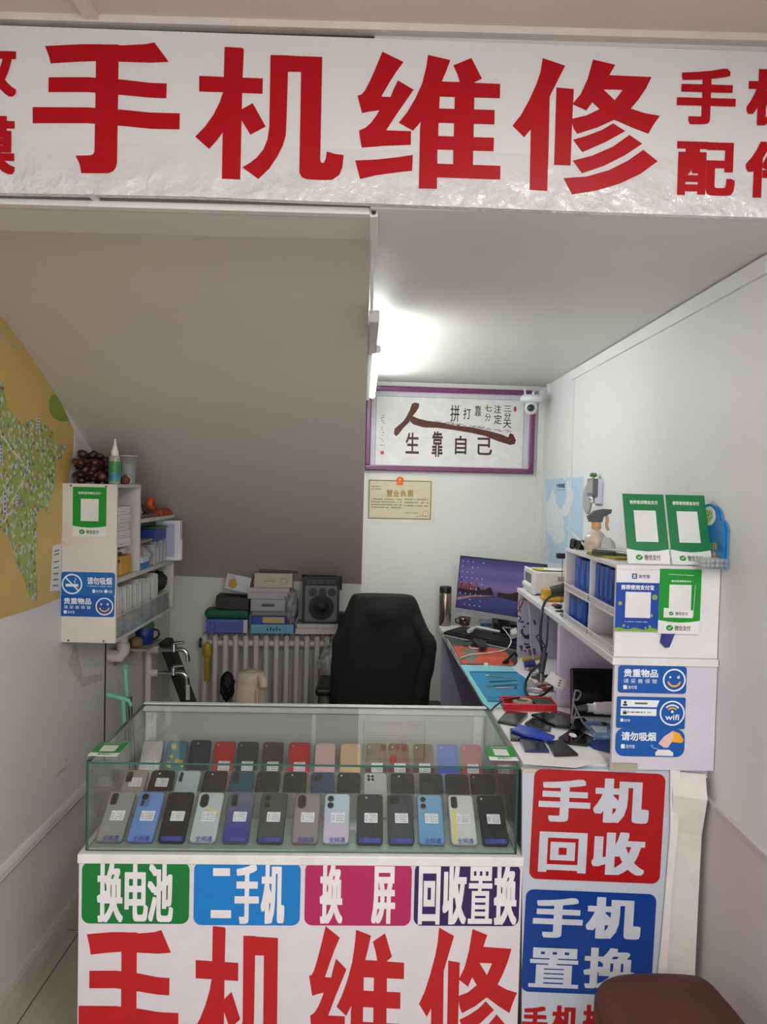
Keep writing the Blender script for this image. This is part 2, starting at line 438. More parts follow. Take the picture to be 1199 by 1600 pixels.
# ------------------------------------------------------------------ traced brush-free bold characters (photo points)
def z2(ox, oy, polys): return [[(ox + x / 4.6115, oy + y / 4.6115) for x, y in p] for p in polys]
CH = {}
CH['shou'] = z2(40, 50, [
 [(142,103),(400,90),(530,90),(700,98),(860,90),(930,77),(1032,216),(900,222),(670,215),(510,210),(380,215),(182,227),(170,175)],
 [(168,328),(450,327),(700,345),(900,368),(1018,373),(1014,478),(900,474),(700,455),(450,434),(166,434)],
 [(53,543),(450,545),(700,562),(900,582),(1112,588),(1110,703),(900,698),(700,678),(450,658),(53,658)],
 [(510,92),(672,92),(668,400),(660,940),(650,980),(630,1005),(595,1018),(404,1018),(390,950),(362,893),(470,890),(490,880),(498,860),(505,500)]])
CH['ji'] = z2(295, 60, [
 [(76,272),(535,290),(532,400),(76,383)],
 [(260,63),(385,70),(398,80),(388,300),(372,1018),(240,1012),(250,400)],
 [(246,395),(225,460),(180,550),(120,635),(48,710),(148,797),(200,740),(244,680),(300,560),(320,395)],
 [(370,520),(462,468),(555,636),(445,695),(370,572)],
 [(590,122),(720,124),(716,240),(705,600),(700,700),(680,770),(640,850),(580,940),(502,1014),(388,930),(440,900),(490,862),(540,800),(568,730),(582,640)],
 [(590,122),(963,136),(958,245),(590,240)],
 [(812,200),(963,136),(948,880),(960,900),(975,898),(988,870),(996,817),(1060,835),(1117,842),(1108,930),(1085,985),(1035,1020),(960,1022),(850,1015),(815,1000),(798,965)]])
CH['wei'] = z2(545, 70, [
 [(243,52),(395,125),(340,200),(290,280),(235,375),(302,378),(325,320),(355,258),(468,325),(420,395),(350,495),(270,618),(450,624),(448,722),(270,728),(95,742),(85,690),(75,620),(120,600),(160,565),(200,510),(222,472),(160,480),(97,493),(80,430),(64,367),(90,362),(115,335),(150,270),(190,180)],
 [(48,835),(200,828),(350,812),(462,795),(458,908),(330,922),(200,940),(83,968)],
 [(572,75),(733,112),(700,200),(665,280),(650,400),(520,555),(465,620),(362,562),(420,490),(480,390),(530,280),(560,160)],
 [(560,290),(660,290),(640,760),(636,1038),(506,1035),(515,600)],
 [(755,150),(885,97),(960,245),(880,285),(805,285),(785,215)],
 [(640,265),(1092,284),(1090,386),(640,374)], [(620,460),(1052,472),(1050,575),(620,562)],
 [(620,658),(1047,672),(1044,768),(620,755)], [(620,858),(1094,874),(1092,972),(620,955)],
 [(770,270),(908,275),(895,900),(752,900),(765,380)]])
CH['xiu'] = z2(795, 80, [
 [(246,52),(408,107),(370,180),(325,270),(296,330),(288,700),(278,1008),(152,1000),(160,565),(112,620),(28,538),(90,460),(150,350),(200,240),(230,150)],
 [(345,263),(470,275),(458,500),(446,824),(328,820)],
 [(608,62),(768,100),(745,140),(725,175),(750,277),(682,277),(765,355),(762,495),(640,550),(494,596),(470,560),(458,520),(458,488),(560,465),(655,418),(604,368),(560,428),(460,382),(520,310),(570,200)],
 [(725,175),(1030,188),(990,270),(935,350),(880,415),(980,448),(1090,467),(1045,530),(1008,595),(900,555),(762,495),(765,355),(822,280),(750,277)],
 [(465,640),(560,612),(670,570),(752,522),(840,577),(700,655),(532,728)],
 [(464,790),(600,755),(750,690),(870,605),(962,668),(840,750),(690,825),(530,880)],
 [(397,917),(560,905),(720,860),(860,790),(970,712),(1073,795),(950,885),(800,955),(640,1003),(458,1033)]])

def sign_mat():
    m = bpy.data.materials.new('sign_film'); m.use_nodes = True
    nt = m.node_tree; n = nt.nodes; L = nt.links; b = n['Principled BSDF']
    b.inputs['Base Color'].default_value = (*lin((216, 215, 215)), 1); b.inputs['Roughness'].default_value = 0.22
    b.inputs['Coat Weight'].default_value = 1.0; b.inputs['Coat Roughness'].default_value = 0.06
    tc = n.new('ShaderNodeTexCoord'); nz = n.new('ShaderNodeTexNoise'); nz.inputs['Scale'].default_value = 7; nz.inputs['Detail'].default_value = 5
    L.new(tc.outputs['Object'], nz.inputs['Vector'])
    bp = n.new('ShaderNodeBump'); bp.inputs['Strength'].default_value = 1.0; bp.inputs['Distance'].default_value = 0.032
    nz.inputs['Scale'].default_value = 16
    sx = n.new('ShaderNodeSeparateXYZ'); L.new(tc.outputs['Generated'], sx.inputs[0])
    mk = n.new('ShaderNodeMapRange'); mk.inputs['From Min'].default_value = .02; mk.inputs['From Max'].default_value = .34; mk.inputs['To Min'].default_value = 1; mk.inputs['To Max'].default_value = .06
    L.new(sx.outputs['Z'], mk.inputs['Value'])
    hm = n.new('ShaderNodeMath'); hm.operation = 'MULTIPLY'; L.new(nz.outputs['Fac'], hm.inputs[0]); L.new(mk.outputs[0], hm.inputs[1])
    L.new(hm.outputs[0], bp.inputs['Height']); L.new(bp.outputs['Normal'], b.inputs['Normal']); L.new(bp.outputs['Normal'], b.inputs['Coat Normal'])
    return m
SIGN = Plane((0, 1.608, 0), (1, 0, 0), (0, 0, 1))
t = T('shop_sign', 'long glossy white overhead sign with big red lettering hung on the beam', 'sign', (0, 1.62, 2.29))
mb = SIGN.mb()
tl = SIGN.at(0, 38)[1]; tr = SIGN.at(1199, 82)[1]; bl = SIGN.at(0, 304)[1]; br_ = SIGN.at(1199, 341)[1]
mb.prism([(XL + .004, bl), SIGN.at(150, 304), SIGN.at(300, 307), SIGN.at(598, 318.5), SIGN.at(900, 330), (XR - .004, br_), (XR - .004, tr), (XL + .004, tl)], -.016, 0)
mb.build('panel', sign_mat(), t)
for key in ('shou', 'ji', 'wei', 'xiu'):
    mb = SIGN.mb()
    for i, p in enumerate(CH[key]): mb.prism(SIGN.pts(p), 0.0002, 0.0012 + i * 5e-5)
    mb.build('lettering', RED, t)
for ch, x0, y0, x1, y1 in (('手', 1058, 107, 1150, 195), ('机', 1167, 109, 1260, 197), ('配', 1057, 222, 1149, 306), ('件', 1165, 222, 1258, 310),
                           ('收', -62, 62, 26, 151), ('膜', -62, 181, 24, 272), ('回', -168, 62, -82, 150), ('贴', -168, 181, -80, 272)):
    mb = SIGN.mb(); SIGN.textpx(mb, ch, x0, y0, x1, y1, 0.0012, 0.034); mb.build('lettering', RED, t)
# ------------------------------------------------------------------ display counter
CA = R(1.35)
o = onZ(135, 1190, 0.93)
CF = Plane((o.x, o.y, 0), (math.cos(CA), math.sin(CA), 0), (0, 0, 1))
CWD, CDP, CZ0, CZ1 = 1.19, 0.567, 0.683, 0.93
def cf(a, t, z): return CF.W @ Vector((a, z, -t))
def cfhit(px, py, t):
    d = hit(px, py, CF.o - CF.n * t, CF.n) - CF.o
    return d.dot(CF.u), d.z
CM = CF.W @ Matrix(((1, 0, 0, 0), (0, 0, 1, 0), (0, -1, 0, 0), (0, 0, 0, 1)))   # local (a, depth, z)
FP = Plane(CF.o + CF.n * 0.014, CF.u, (0, 0, 1))
fx0 = FP.at(122.5, 1450)[0]; fx1 = FP.at(813.5, 1450)[0]
t = T('display_counter', 'white shop counter with coloured service badges and tall red lettering on its front', 'counter', mat=Matrix.Translation(cf(.6, .28, 0)) @ Matrix.Rotation(CA, 4, 'Z'))
MB(CM).box((fx0 + .006, -.008, 0), (fx1 - .006, .585, .655)).build('body', M((214, 210, 212), 0.4), t, .002)
MB(CM).box((fx0 - .004, -.018, .655), (fx1 + .004, .592, .6815)).build('top_board', M((226, 226, 222), 0.35), t, .003)
MB(FP.W).box((fx0, 0, -.006), (fx1, .654, 0)).build('front_panel', M((221, 214, 222), 0.33, var=.03, coat=.25), t)
badges = [('换电池', (128, 1347, 296, 1443), (0, 116, 50), [('换电池', 152, 1348, 271, 1441)]),
          ('b', (303, 1347, 469.5, 1445.5), (6, 122, 200), [('二', 330, 1356, 362, 1434), ('手', 367, 1349, 405, 1443), ('机', 408, 1348, 445, 1443)]),
          ('c', (476.5, 1348, 643, 1446), (176, 32, 96), [('换', 500, 1349, 536, 1443), ('屏', 581, 1353, 618, 1443)]),
          ('d', (647.5, 1349, 812, 1446.5), (44, 26, 88), [('回', 654, 1353, 688, 1444), ('收', 692, 1351, 729, 1444), ('置', 732, 1353, 770, 1443), ('换', 772, 1352, 808, 1445)])]
WL = M((232, 228, 232), 0.4)
names = ('green badge', 'sky blue badge', 'magenta badge', 'dark violet badge')
for (bn, px, col, txt), nm in zip(badges, names):
    x0, y0, x1, y1 = FP.boxpx(*px)
    mb = FP.mb(); mb.prism(rrect(x0, y0, x1, y1, .022), 0, .001)
    b = mb.build('badge', M(col, .35, var=.03), t, label=nm)
    for s_, a0, b0, a1, b1 in txt:
        mb = FP.mb(); FP.textpx(mb, s_, a0, b0, a1, b1, .0016, (.032, .014) if s_ == '置' else (.045, .018) if len(s_) > 1 else (.05, .022)); mb.build('lettering', WL, b)
for key, bx in (('shou', (123, 1453, 279, 1692)), ('ji', (302, 1447, 457, 1690)), ('wei', (481, 1447, 632, 1690)), ('xiu', (655, 1449, 808, 1690))):
    xs = [p[0] for q in CH[key] for p in q]; ys = [p[1] for q in CH[key] for p in q]
    mb = FP.mb()
    for qi, q in enumerate(CH[key]):
        mb.prism(FP.pts([(bx[0] + (x - min(xs)) / (max(xs) - min(xs)) * (bx[2] - bx[0]), bx[1] + (y - min(ys)) / (max(ys) - min(ys)) * (bx[3] - bx[1])) for x, y in q]), .0002, .0012 + qi * 5e-5)
    mb.build('lettering', M((184, 22, 30), .35, var=.03), t)

# glass case
t = T('glass_showcase', 'clear glass showcase full of second-hand phones on top of the white counter', 'showcase', mat=Matrix.Translation(cf(.6, .28, CZ0)) @ Matrix.Rotation(CA, 4, 'Z'))
g = .006
def pane(name, a, b, thin):
    mb = MB(CM); mb.box(a, b)
    for i, ax in enumerate((2, 2, 1, 0, 1, 0)):
        mb.mi[i] = 0 if ax == thin else 1
    return mb.build(name, [GLASS, GEDGE], t)
pane('front_pane', (0, 0, CZ0), (CWD, g, CZ1 - g), 1)
pane('side_pane', (0, g, CZ0), (g, CDP, CZ1 - g), 0)
pane('side_pane', (CWD - g, g, CZ0), (CWD, CDP, CZ1 - g), 0)
pane('top_pane', (-.001, -.001, CZ1 - g), (CWD + .001, CDP - .022, CZ1), 2)
MB(CM).box((g, g, CZ0), (CWD - g, CDP - .02, CZ0 + .005)).build('floor_sheet', M((150, 168, 156), .15, var=.05, coat=.4), t)
AL = M((222, 224, 222), .35)
mb = MB(CM)
mb.box((-.001, CDP - .0215, CZ1 - .026), (CWD + .001, CDP + .001, CZ1 + .003)); mb.box((g, CDP - .018, CZ0), (CWD - g, CDP, CZ0 + .022))
mb.box((g, CDP - .018, CZ0 + .022), (g + .022, CDP, CZ1 - .03)); mb.box((CWD - g - .022, CDP - .018, CZ0 + .022), (CWD - g, CDP, CZ1 - .03))
mb.build('rear_frame', AL, t, .002)
for a0, a1, tt in ((.028, .61, CDP - .008), (.58, CWD - .028, CDP - .014)):
    d = MB(CM).box((a0, tt, CZ0 + .022), (a1, tt + .004, CZ1 - .03)).build('sliding_door', M((190, 192, 192), .25, var=.03, coat=.3), t)
    mb = MB(CM)
    for a in (a0, a1 - .014): mb.box((a, tt - .002, CZ0 + .022), (a + .014, tt + .006, CZ1 - .03))
    mb.build('door_stile', AL, d)

# ------------------------------------------------------------------ phones
LAB = M((226, 230, 236), .6, var=.02); LINK = M((70, 78, 100), .6, var=.02); BLU = M((36, 42, 140), .5, var=.02)
LENS = M((8, 9, 12), .08, coat=.6)
def phone(Mx, look, rgb, camk, row, nth, rough=.22, label=True, tagtxt=2, extra=None, w=.075, l=.160, metal=.25, rgb2=None):
    rown = {1: 'front', 2: 'middle', 3: 'back'}[row]
    ords = ['first', 'second', 'third', 'fourth', 'fifth', 'sixth', 'seventh', 'eighth', 'ninth', 'tenth', 'eleventh', 'twelfth', 'thirteenth', 'fourteenth', 'fifteenth']
    t = T('phone', f'{look}, {ords[nth]} from left, {rown} row of showcase', 'phone', mat=Mx, group=f'phones in the {rown} row of the showcase')
    dark = M((34, 34, 38), .3)
    MB(Mx).prism(rrect(-w / 2, 0, w / 2, l, .011), 0, .0075).build('body', M(tuple(int(v * .7) for v in rgb), .3, metal), t, .002)
    if rgb2:
        mt = grad(rgb, rgb2, rough, metal)
    else:
        mt = M(rgb, rough, metal, var=.05, scale=14, coat=.5)
    MB(Mx).prism(rrect(-w / 2 + .0025, .0025, w / 2 - .0025, l - .0025, .009), .0075, .0088).build('back_cover', mt, t, .0006)
    x0 = -w / 2 + .008; y1 = l - .007
    def lens(mb, cx, cy, r, z): mb.prism(circ(cx, cy, r, 18), z, z + .0012)
    if camk == 'oblong':
        c = MB(Mx).prism(rrect(x0, y1 - .038, x0 + .019, y1, .007), .0088, .0104).build('camera_module', dark, t, .0005)
        mb = MB(Mx)
        for k in range(3): lens(mb, x0 + .0095, y1 - .007 - k * .011, .0042, .0104)
        mb.build('lens', LENS, c)
    elif camk == 'pill':
        c = MB(Mx).prism(rrect(x0, y1 - .044, x0 + .024, y1, .0119), .0088, .0108).build('camera_module', dark, t, .0005)
        mb = MB(Mx); lens(mb, x0 + .012, y1 - .013, .008, .0108); lens(mb, x0 + .012, y1 - .031, .006, .0108)
        mb.build('lens', LENS, c)
    elif camk == 'thin':
        c = MB(Mx).prism(rrect(x0, y1 - .036, x0 + .011, y1, .0054), .0088, .0104).build('camera_module', dark, t, .0004)
        mb = MB(Mx)
        for k in range(3): lens(mb, x0 + .0055, y1 - .0065 - k * .0115, .004, .0104)
        mb.build('lens', LENS, c)
    elif camk == 'two':
        for k in range(2):
            c = MB(Mx).prism(circ(x0 + .010, y1 - .011 - k * .022, .0095, 24), .0088, .0108).build('camera_module', M((150, 155, 160), .25, .6) if extra == 'ring' else dark, t, .0004)
            mb = MB(Mx); lens(mb, x0 + .010, y1 - .011 - k * .022, .0072, .0108); mb.build('lens', LENS, c)
    elif camk == 'square':
        c = MB(Mx).prism(rrect(x0, y1 - .028, x0 + .028, y1, .006), .0088, .0104).build('camera_module', M(tuple(int(v * .55) for v in rgb), .25), t, .0005)
        mb = MB(Mx)
        for k in range(3): lens(mb, x0 + (.008, .020, .008)[k], y1 - (.008, .014, .020)[k], .0048, .0104)
        mb.build('lens', LENS, c)
    elif camk == 'four':
        c = MB(Mx).prism(rrect(x0, y1 - .028, x0 + .028, y1, .006), .0088, .0104).build('camera_module', M((205, 207, 208), .2, .7), t, .0005)
        mb = MB(Mx)
        for k in range(4): lens(mb, x0 + (.008, .020)[k % 2], y1 - (.008, .020)[k // 2], .0048, .0104)
        mb.build('lens', LENS, c)
    elif camk == 'big':
        c = MB(Mx).prism(rrect(x0, y1 - .044, x0 + .026, y1, .006), .0088, .0102).build('camera_module', M(tuple(int(v * .85) for v in rgb), .25, .3), t, .0005)
        mb = MB(Mx); lens(mb, x0 + .012, y1 - .012, .0098, .0102); lens(mb, x0 + .009, y1 - .028, .0042, .0102); lens(mb, x0 + .009, y1 - .037, .0042, .0102)
        mb.build('lens', LENS, c)
    else:
        mb = MB(Mx); lens(mb, x0 + (.018 if camk == 'dot' else .004), y1 - .006, .0026, .0088)
        mb.build('lens', M((190, 194, 200), .3), t)
    if extra == 'streak':
        MB(Mx).face([(-.010, .112), (.034, .094), (.034, .086), (-.010, .107)], .0091).build('reflective_strip', M((226, 222, 96), .2, .3), t, label='yellow shiny strip')
    if extra == 'strip':
        MB(Mx).face([(-.031, .004), (-.022, .004), (-.016, .112), (-.025, .112)], .0091).build('reflective_strip', M((228, 224, 110), .2, .3), t, label='yellow shiny strip')
    if extra == 'pattern':
        mb = MB(Mx)
        for k in range(9):
            rnd = random.Random(k); cx = rnd.uniform(-.028, .028); cy = l - rnd.uniform(.01, .09)
            mb.prism(circ(cx, cy, rnd.uniform(.004, .010), 12), .0088, .0092 + k * .00005)
        mb.build('printed_pattern', M((206, 178, 60), .5), t, label='yellow dots')
    if label:
        ly = .066 if row == 1 else (.100 if row == 2 else .062)
        lb = MB(Mx).prism(rrect(-.016, ly, .022, ly + .031, .002), .0089, .0092).build('price_label', LAB, t)
        pl = Plane(Mx @ Vector((0, 0, 0)), Mx.to_3x3() @ Vector((1, 0, 0)), Mx.to_3x3() @ Vector((0, 1, 0)))
        mb = pl.mb()
        pl.dashes(mb, -.014, ly + .003, -.006, ly + .025, .0095, 0, 4, nth)
        pl.dashes(mb, -.003, ly + .002, .020, ly + .025, .0095, 0, 4, nth + 40)
        pl.dashes(mb, -.006, ly + .026, .018, ly + .030, .0095, 0, 1, nth + 90)
        mb.build('print', LINK, lb)
    if tagtxt:
        pl = Plane(Mx @ Vector((0, 0, 0)), Mx.to_3x3() @ Vector((1, 0, 0)), Mx.to_3x3() @ Vector((0, 1, 0)))
        if tagtxt == 2:
            mb = pl.mb(); pl.text(mb, '全网通', -.020, .003, .026, .020, .0093, .012)
            mb.build('lettering', BLU, t)
        else:
            MB(Mx).face([(-.03, .003), (.032, .003), (.032, .019), (-.03, .019)], .0091).build('sticker_band', M((44, 48, 130), .4), t, label='blue band')
            mb = pl.mb(); pl.text(mb, '全网通', -.016, .005, .026, .017, .0094, .0)
            mb.build('lettering', M((90, 96, 190), .5), t)
def grad(c1, c2, rough, metal):
    m = bpy.data.materials.new('gradient_lacquer'); m.use_nodes = True
    nt = m.node_tree; n = nt.nodes; L = nt.links; b = n['Principled BSDF']
    tc = n.new('ShaderNodeTexCoord'); sx = n.new('ShaderNodeSeparateXYZ'); L.new(tc.outputs['Generated'], sx.inputs[0])
    rp = n.new('ShaderNodeValToRGB'); rp.color_ramp.elements[0].color = (*lin(c2), 1); rp.color_ramp.elements[1].color = (*lin(c1), 1)
    rp.color_ramp.elements[0].position = .2; rp.color_ramp.elements[1].position = .9
    L.new(sx.outputs['Y'], rp.inputs[0]); L.new(rp.outputs[0], b.inputs['Base Color'])
    b.inputs['Roughness'].default_value = rough; b.inputs['Metallic'].default_value = metal; b.inputs['Coat Weight'].default_value = .4
    return m
Z0 = CZ0 + .0055
def pm(a, t0, th, lean=0.0, dz=0.0):
    # local x along the case, y up the slope, z out of the phone's back
    cy, sy = math.cos(R(th)), math.sin(R(th))
    m = Matrix(((1, 0, 0, a), (0, cy, -sy, t0), (0, sy, cy, Z0 + dz), (0, 0, 0, 1)))
    return CM @ m @ Matrix.Rotation(R(lean), 4, 'Z')
r1 = [(170, 'silver grey phone with a black oblong camera', (150, 152, 152), 'oblong', 2, None, None),
      (218, 'light blue phone with big round lens', (112, 150, 216), 'big', 2, None, None),
      (267, 'black phone with a glossy camera strip', (26, 28, 34), 'oblong', 1, None, None),
      (316, 'pale silver phone with yellow streak', (190, 206, 212), 'pill', 2, 'streak', None),
      (367, 'indigo phone fading to grey on top', (104, 108, 126), 'oblong', 1, None, (52, 58, 150)),
      (421, 'dark grey phone with two faint round lenses', (72, 76, 78), 'two', 1, None, None),
      (475.6, 'mauve grey phone with a dark pill camera', (146, 138, 144), 'pill', 2, None, None),
      (524.5, 'ice blue phone with two big black lenses', (184, 208, 220), 'two', 2, None, (206, 196, 220)),
      (577.5, 'charcoal phone with square corners and a plain back', (52, 54, 64), 'dot', 1, None, None),
      (627, 'charcoal phone with a square dark camera', (62, 66, 76), 'square', 1, None, None),
      (675, 'silver blue phone with two ringed lenses', (120, 170, 206), 'two', 2, 'ring', (104, 160, 206)),
      (726, 'pearl white phone with yellow side strip', (206, 212, 212), 'oblong', 2, 'strip', None),
      (775, 'navy black phone with a plain dark back', (28, 33, 44), 'none', 1, None, None)]
for i, (px, look, rgb, ck, tg, ex, g2) in enumerate(r1):
    a, z = cfhit(px, 1330, .03)
    phone(pm(a, .03, 33, lean=random.uniform(-.6, .6)), look, rgb, ck, 1, i, tagtxt=tg, extra=ex, rgb2=g2)
r2 = [(214, 'silver rose phone with an oblong camera', (160, 150, 148), 'oblong', None), (256, 'black phone with a white spec label', (22, 23, 25), 'dot', None),
      (297, 'ice blue phone with a slim triple camera', (176, 198, 210), 'thin', None), (339, 'black matt phone with a small round flash', (26, 26, 27), 'dot', None),
      (381, 'teal phone with a dark camera corner', (34, 84, 104), 'oblong', None), (421, 'black phone with a small bright camera mark', (28, 29, 31), 'thin', None),
      (462.5, 'black phone with a plain lid', (24, 25, 26), 'dot', None), (506, 'dark blue phone with a square camera', (50, 62, 104), 'square', None),
      (545, 'black phone with bumper corners', (20, 21, 22), 'none', None), (587, 'silver phone with a square four-lens camera', (172, 172, 174), 'four', None),
      (628, 'black phone in a dull case', (24, 26, 27), 'dot', None), (672, 'dark slate phone with small lenses', (44, 47, 54), 'square', None),
      (712, 'black phone with a rounded square camera', (26, 27, 26), 'square', None), (751, 'black phone with a glossy back', (14, 16, 19), 'none', None)]
for i, (px, look, rgb, ck, ex) in enumerate(r2):
    a, z = cfhit(px, 1216, .33); a = max(a, .047)
    phone(pm(a, .198, 33, lean=random.uniform(-.8, .8)), look, rgb, ck, 2, i, label=i in (0, 1), tagtxt=0, extra=ex, w=.0735)
r3 = [(241, 'silver white phone with a corner lens', (206, 206, 206), 'none', None),
      (279, 'teal phone case with yellow pattern', (74, 134, 140), 'dot', 'pattern'), (315, 'dark navy phone standing taller than its neighbours', (30, 38, 56), 'dot', None),
      (353, 'red phone with a white spec label', (186, 14, 34), 'none', None), (389, 'dark green grey phone with a label', (48, 56, 58), 'none', None),
      (428, 'dusky plum phone with a label', (78, 58, 70), 'none', None), (469, 'bright red phone with a label', (196, 16, 30), 'none', None),
      (509, 'pale pink phone showing a corner lens', (222, 190, 186), 'none', None), (548, 'pale gold phone showing a corner lens', (222, 192, 150), 'none', None),
      (588, 'grey burgundy phone with a label', (94, 60, 68), 'none', None), (623, 'dark burgundy phone with a label', (108, 26, 40), 'none', None),
      (661, 'dark maroon phone with a label', (82, 24, 36), 'none', None), (699, 'blue phone with a vivid back', (16, 76, 196), 'none', None),
      (735, 'rose red phone by the right pane', (176, 44, 62), 'none', None)]
for i, (px, look, rgb, ck, ex) in enumerate(r3):
    a, z = cfhit(px, 1170, .5); a = max(a, .044)
    phone(pm(a, .405, 52, dz=.004 if i == 2 else 0), look, rgb, ck, 3, i, label=i in (3, 4, 5, 6, 9, 10, 11, 13, 0), tagtxt=0, extra=ex, w=.070)
for nm, t0, th, dep in (('front', .03, 33, .142), ('middle', .198, 33, .142), ('back', .405, 52, .10)):
    k = math.tan(R(th)); off = .0012 / math.cos(R(th))
    pts = [(t0 + .014, 0), (t0 + dep, 0), (t0 + dep, dep * k - off), (t0 + .014, .014 * k - off)]
    mb = MB(CM); n = 4
    vs = [(.012, y, Z0 + z) for y, z in pts] + [(CWD - .03, y, Z0 + z) for y, z in pts]
    mb.add(vs, [(0, 1, 2, 3), (7, 6, 5, 4)] + [(i, i + 4, (i + 1) % 4 + 4, (i + 1) % 4) for i in range(4)])
    tag(mb.build('phone_riser', ACRYL), f'sloping clear acrylic riser under the {nm} row of phones', 'display stand', 'acrylic risers in the showcase')

# two small green payment cards lying on the glass
TOPP = Plane((0, 0, CZ1 + .0006), (1, 0, 0), (0, 1, 0))
def bil(q, u, v):
    a = Vector(q[0]).lerp(Vector(q[1]), u); b = Vector(q[3]).lerp(Vector(q[2]), u)
    return tuple(a.lerp(b, v))
def qmap(q, pts): return [bil(q, *p) for p in pts]
for lab, quad in (('small green payment card lying on the left front corner of the glass top', [(157, 1160), (202, 1161), (183, 1182), (137, 1181)]),
                  ('small green payment card lying on the right front corner of the glass top', [(758, 1166), (799, 1167), (811, 1189), (766, 1188)])):
    q = [TOPP.at(*p) for p in quad]
    t = T('payment_card', lab, 'card', TOPP.W @ Vector((*bil(q, .5, .5), 0)))
    MB(TOPP.W).prism(q, 0, .0012).build('card', M((236, 238, 236), .4), t)
    MB(TOPP.W).prism(qmap(q, [(0, 0), (1, 0), (1, .76), (.5, .82), (0, .76)]), .0012, .0015).build('green_panel', GREENP, t)
    MB(TOPP.W).prism(qmap(q, [(.24, .24), (.76, .24), (.76, .68), (.24, .68)]), .0015, .0018).build('blank_square', M((222, 224, 224), .5), t)
    mb = MB(TOPP.W)
    vs, fs = glyphs('推荐使用微信支付', .02)
    mb.add([(*bil(q, .18 + .64 * a, .16 - .1 * b), .0021) for a, b in vs], fs)
    mb.build('lettering', PAPER, t)
    mb = MB(TOPP.W); mb.face(qmap(q, circ(.34, .9, .05, 12)), .0019); mb.build('logo', GREENP, t)
    mb = MB(TOPP.W); vs, fs = glyphs('微信支付', .01)
    mb.add([(*bil(q, .42 + .34 * a, .96 - .12 * b), .0019) for a, b in vs], fs)
    mb.build('lettering', INK, t)
# ------------------------------------------------------------------ payment sign helpers (the square stays blank)
def tick_logo(pl, mb, cx, cy, r, c, m=0, mt=1):
    mb.prism(circ(cx, cy, r, 20, r * .82), c, c + .0004, None, m)
    mb.face([(cx - r * .5, cy + r * .05), (cx - r * .12, cy - r * .4), (cx + r * .62, cy + r * .4), (cx + r * .5, cy + r * .5), (cx - r * .1, cy - r * .12), (cx - r * .36, cy + r * .18)], c + .0007, None, mt)
def square_logo(pl, mb, cx, cy, r, c, m=0, mt=1):
    mb.prism(rrect(cx - r, cy - r, cx + r, cy + r, r * .35), c, c + .0004, None, m)
    pl.text(mb, '支', cx - r * .72, cy - r * .7, cx + r * .72, cy + r * .78, c + .0008, .02, mt)
def green_sign(parent, pl, x0, y0, x1, y1, c, heading=True, rot=None, card=.0012, name='payment_sign', label=None, gm=None):
    """white card with green upper panel, blank code square, tick logo and payment wording"""
    w, h = x1 - x0, y1 - y0
    cd = pl.mb().prism(rrect(x0, y0, x1, y1, w * .03), c, c + card).build(name, M((226, 228, 226), .4), parent, label=label)
    sub = cd if parent.parent is None else parent
    mb = pl.mb(); mb.prism([(x0, y1), (x1, y1), (x1, y0 + h * .21), (x0 + w * .75, y0 + h * .185), (x0 + w * .5, y0 + h * .175), (x0 + w * .25, y0 + h * .185), (x0, y0 + h * .21)], c + card, c + card + .0004)
    mb.build('green_panel', gm or GREENP, cd)
    mb = pl.mb(); mb.prism([(x0 + w * .24, y0 + h * .31), (x0 + w * .77, y0 + h * .31), (x0 + w * .77, y0 + h * .76), (x0 + w * .24, y0 + h * .76)], c + card + .0004, c + card + .0007)
    mb.build('blank_square', M((222, 224, 222), .5), cd)
    mb = pl.mb()
    if heading: pl.text(mb, '推荐使用微信支付', x0 + w * .16, y0 + h * .85, x0 + w * .84, y0 + h * .905, c + card + .0010, .022)
    if heading: mb.build('lettering', PAPER, cd)
    mb = pl.mb(); tick_logo(pl, mb, x0 + w * .28, y0 + h * .09, w * .085, c + card)
    mb.build('logo', [GREENP, PAPER], cd)
    mb = pl.mb(); pl.text(mb, '微信支付', x0 + w * .40, y0 + h * .05, x0 + w * .78, y0 + h * .13, c + card + .0004, .012)
    mb.build('lettering', INK, cd)
    return cd
SBL = M((10, 104, 176), .3, var=.03); SDB = M((8, 84, 168), .3, var=.03); STW = M((232, 236, 240), .4, var=.02); ORG = M((240, 170, 40), .4)
def ring(mb, cx, cy, r0, r1, c, m=0, a0=0, a1=360, seg=32):
    pts = [(cx + r1 * math.cos(R(a0 + (a1 - a0) * i / seg)), cy + r1 * math.sin(R(a0 + (a1 - a0) * i / seg))) for i in range(seg + 1)]
    ins = [(cx + r0 * math.cos(R(a0 + (a1 - a0) * i / seg)), cy + r0 * math.sin(R(a0 + (a1 - a0) * i / seg))) for i in range(seg + 1)]
    vs = [(*p, c) for p in pts] + [(*p, c) for p in ins]
    mb.add(vs, [(i, i + 1, seg + 2 + i, seg + 1 + i) for i in range(seg)], None, m)
def bar(mb, ax, ay, bx, by, w, c, m=0):
    d = Vector((bx - ax, by - ay)); n = Vector((-d.y, d.x)).normalized() * w / 2
    mb.face([(ax - n.x, ay - n.y), (bx - n.x, by - n.y), (bx + n.x, by + n.y), (ax + n.x, ay + n.y)], c, None, m)
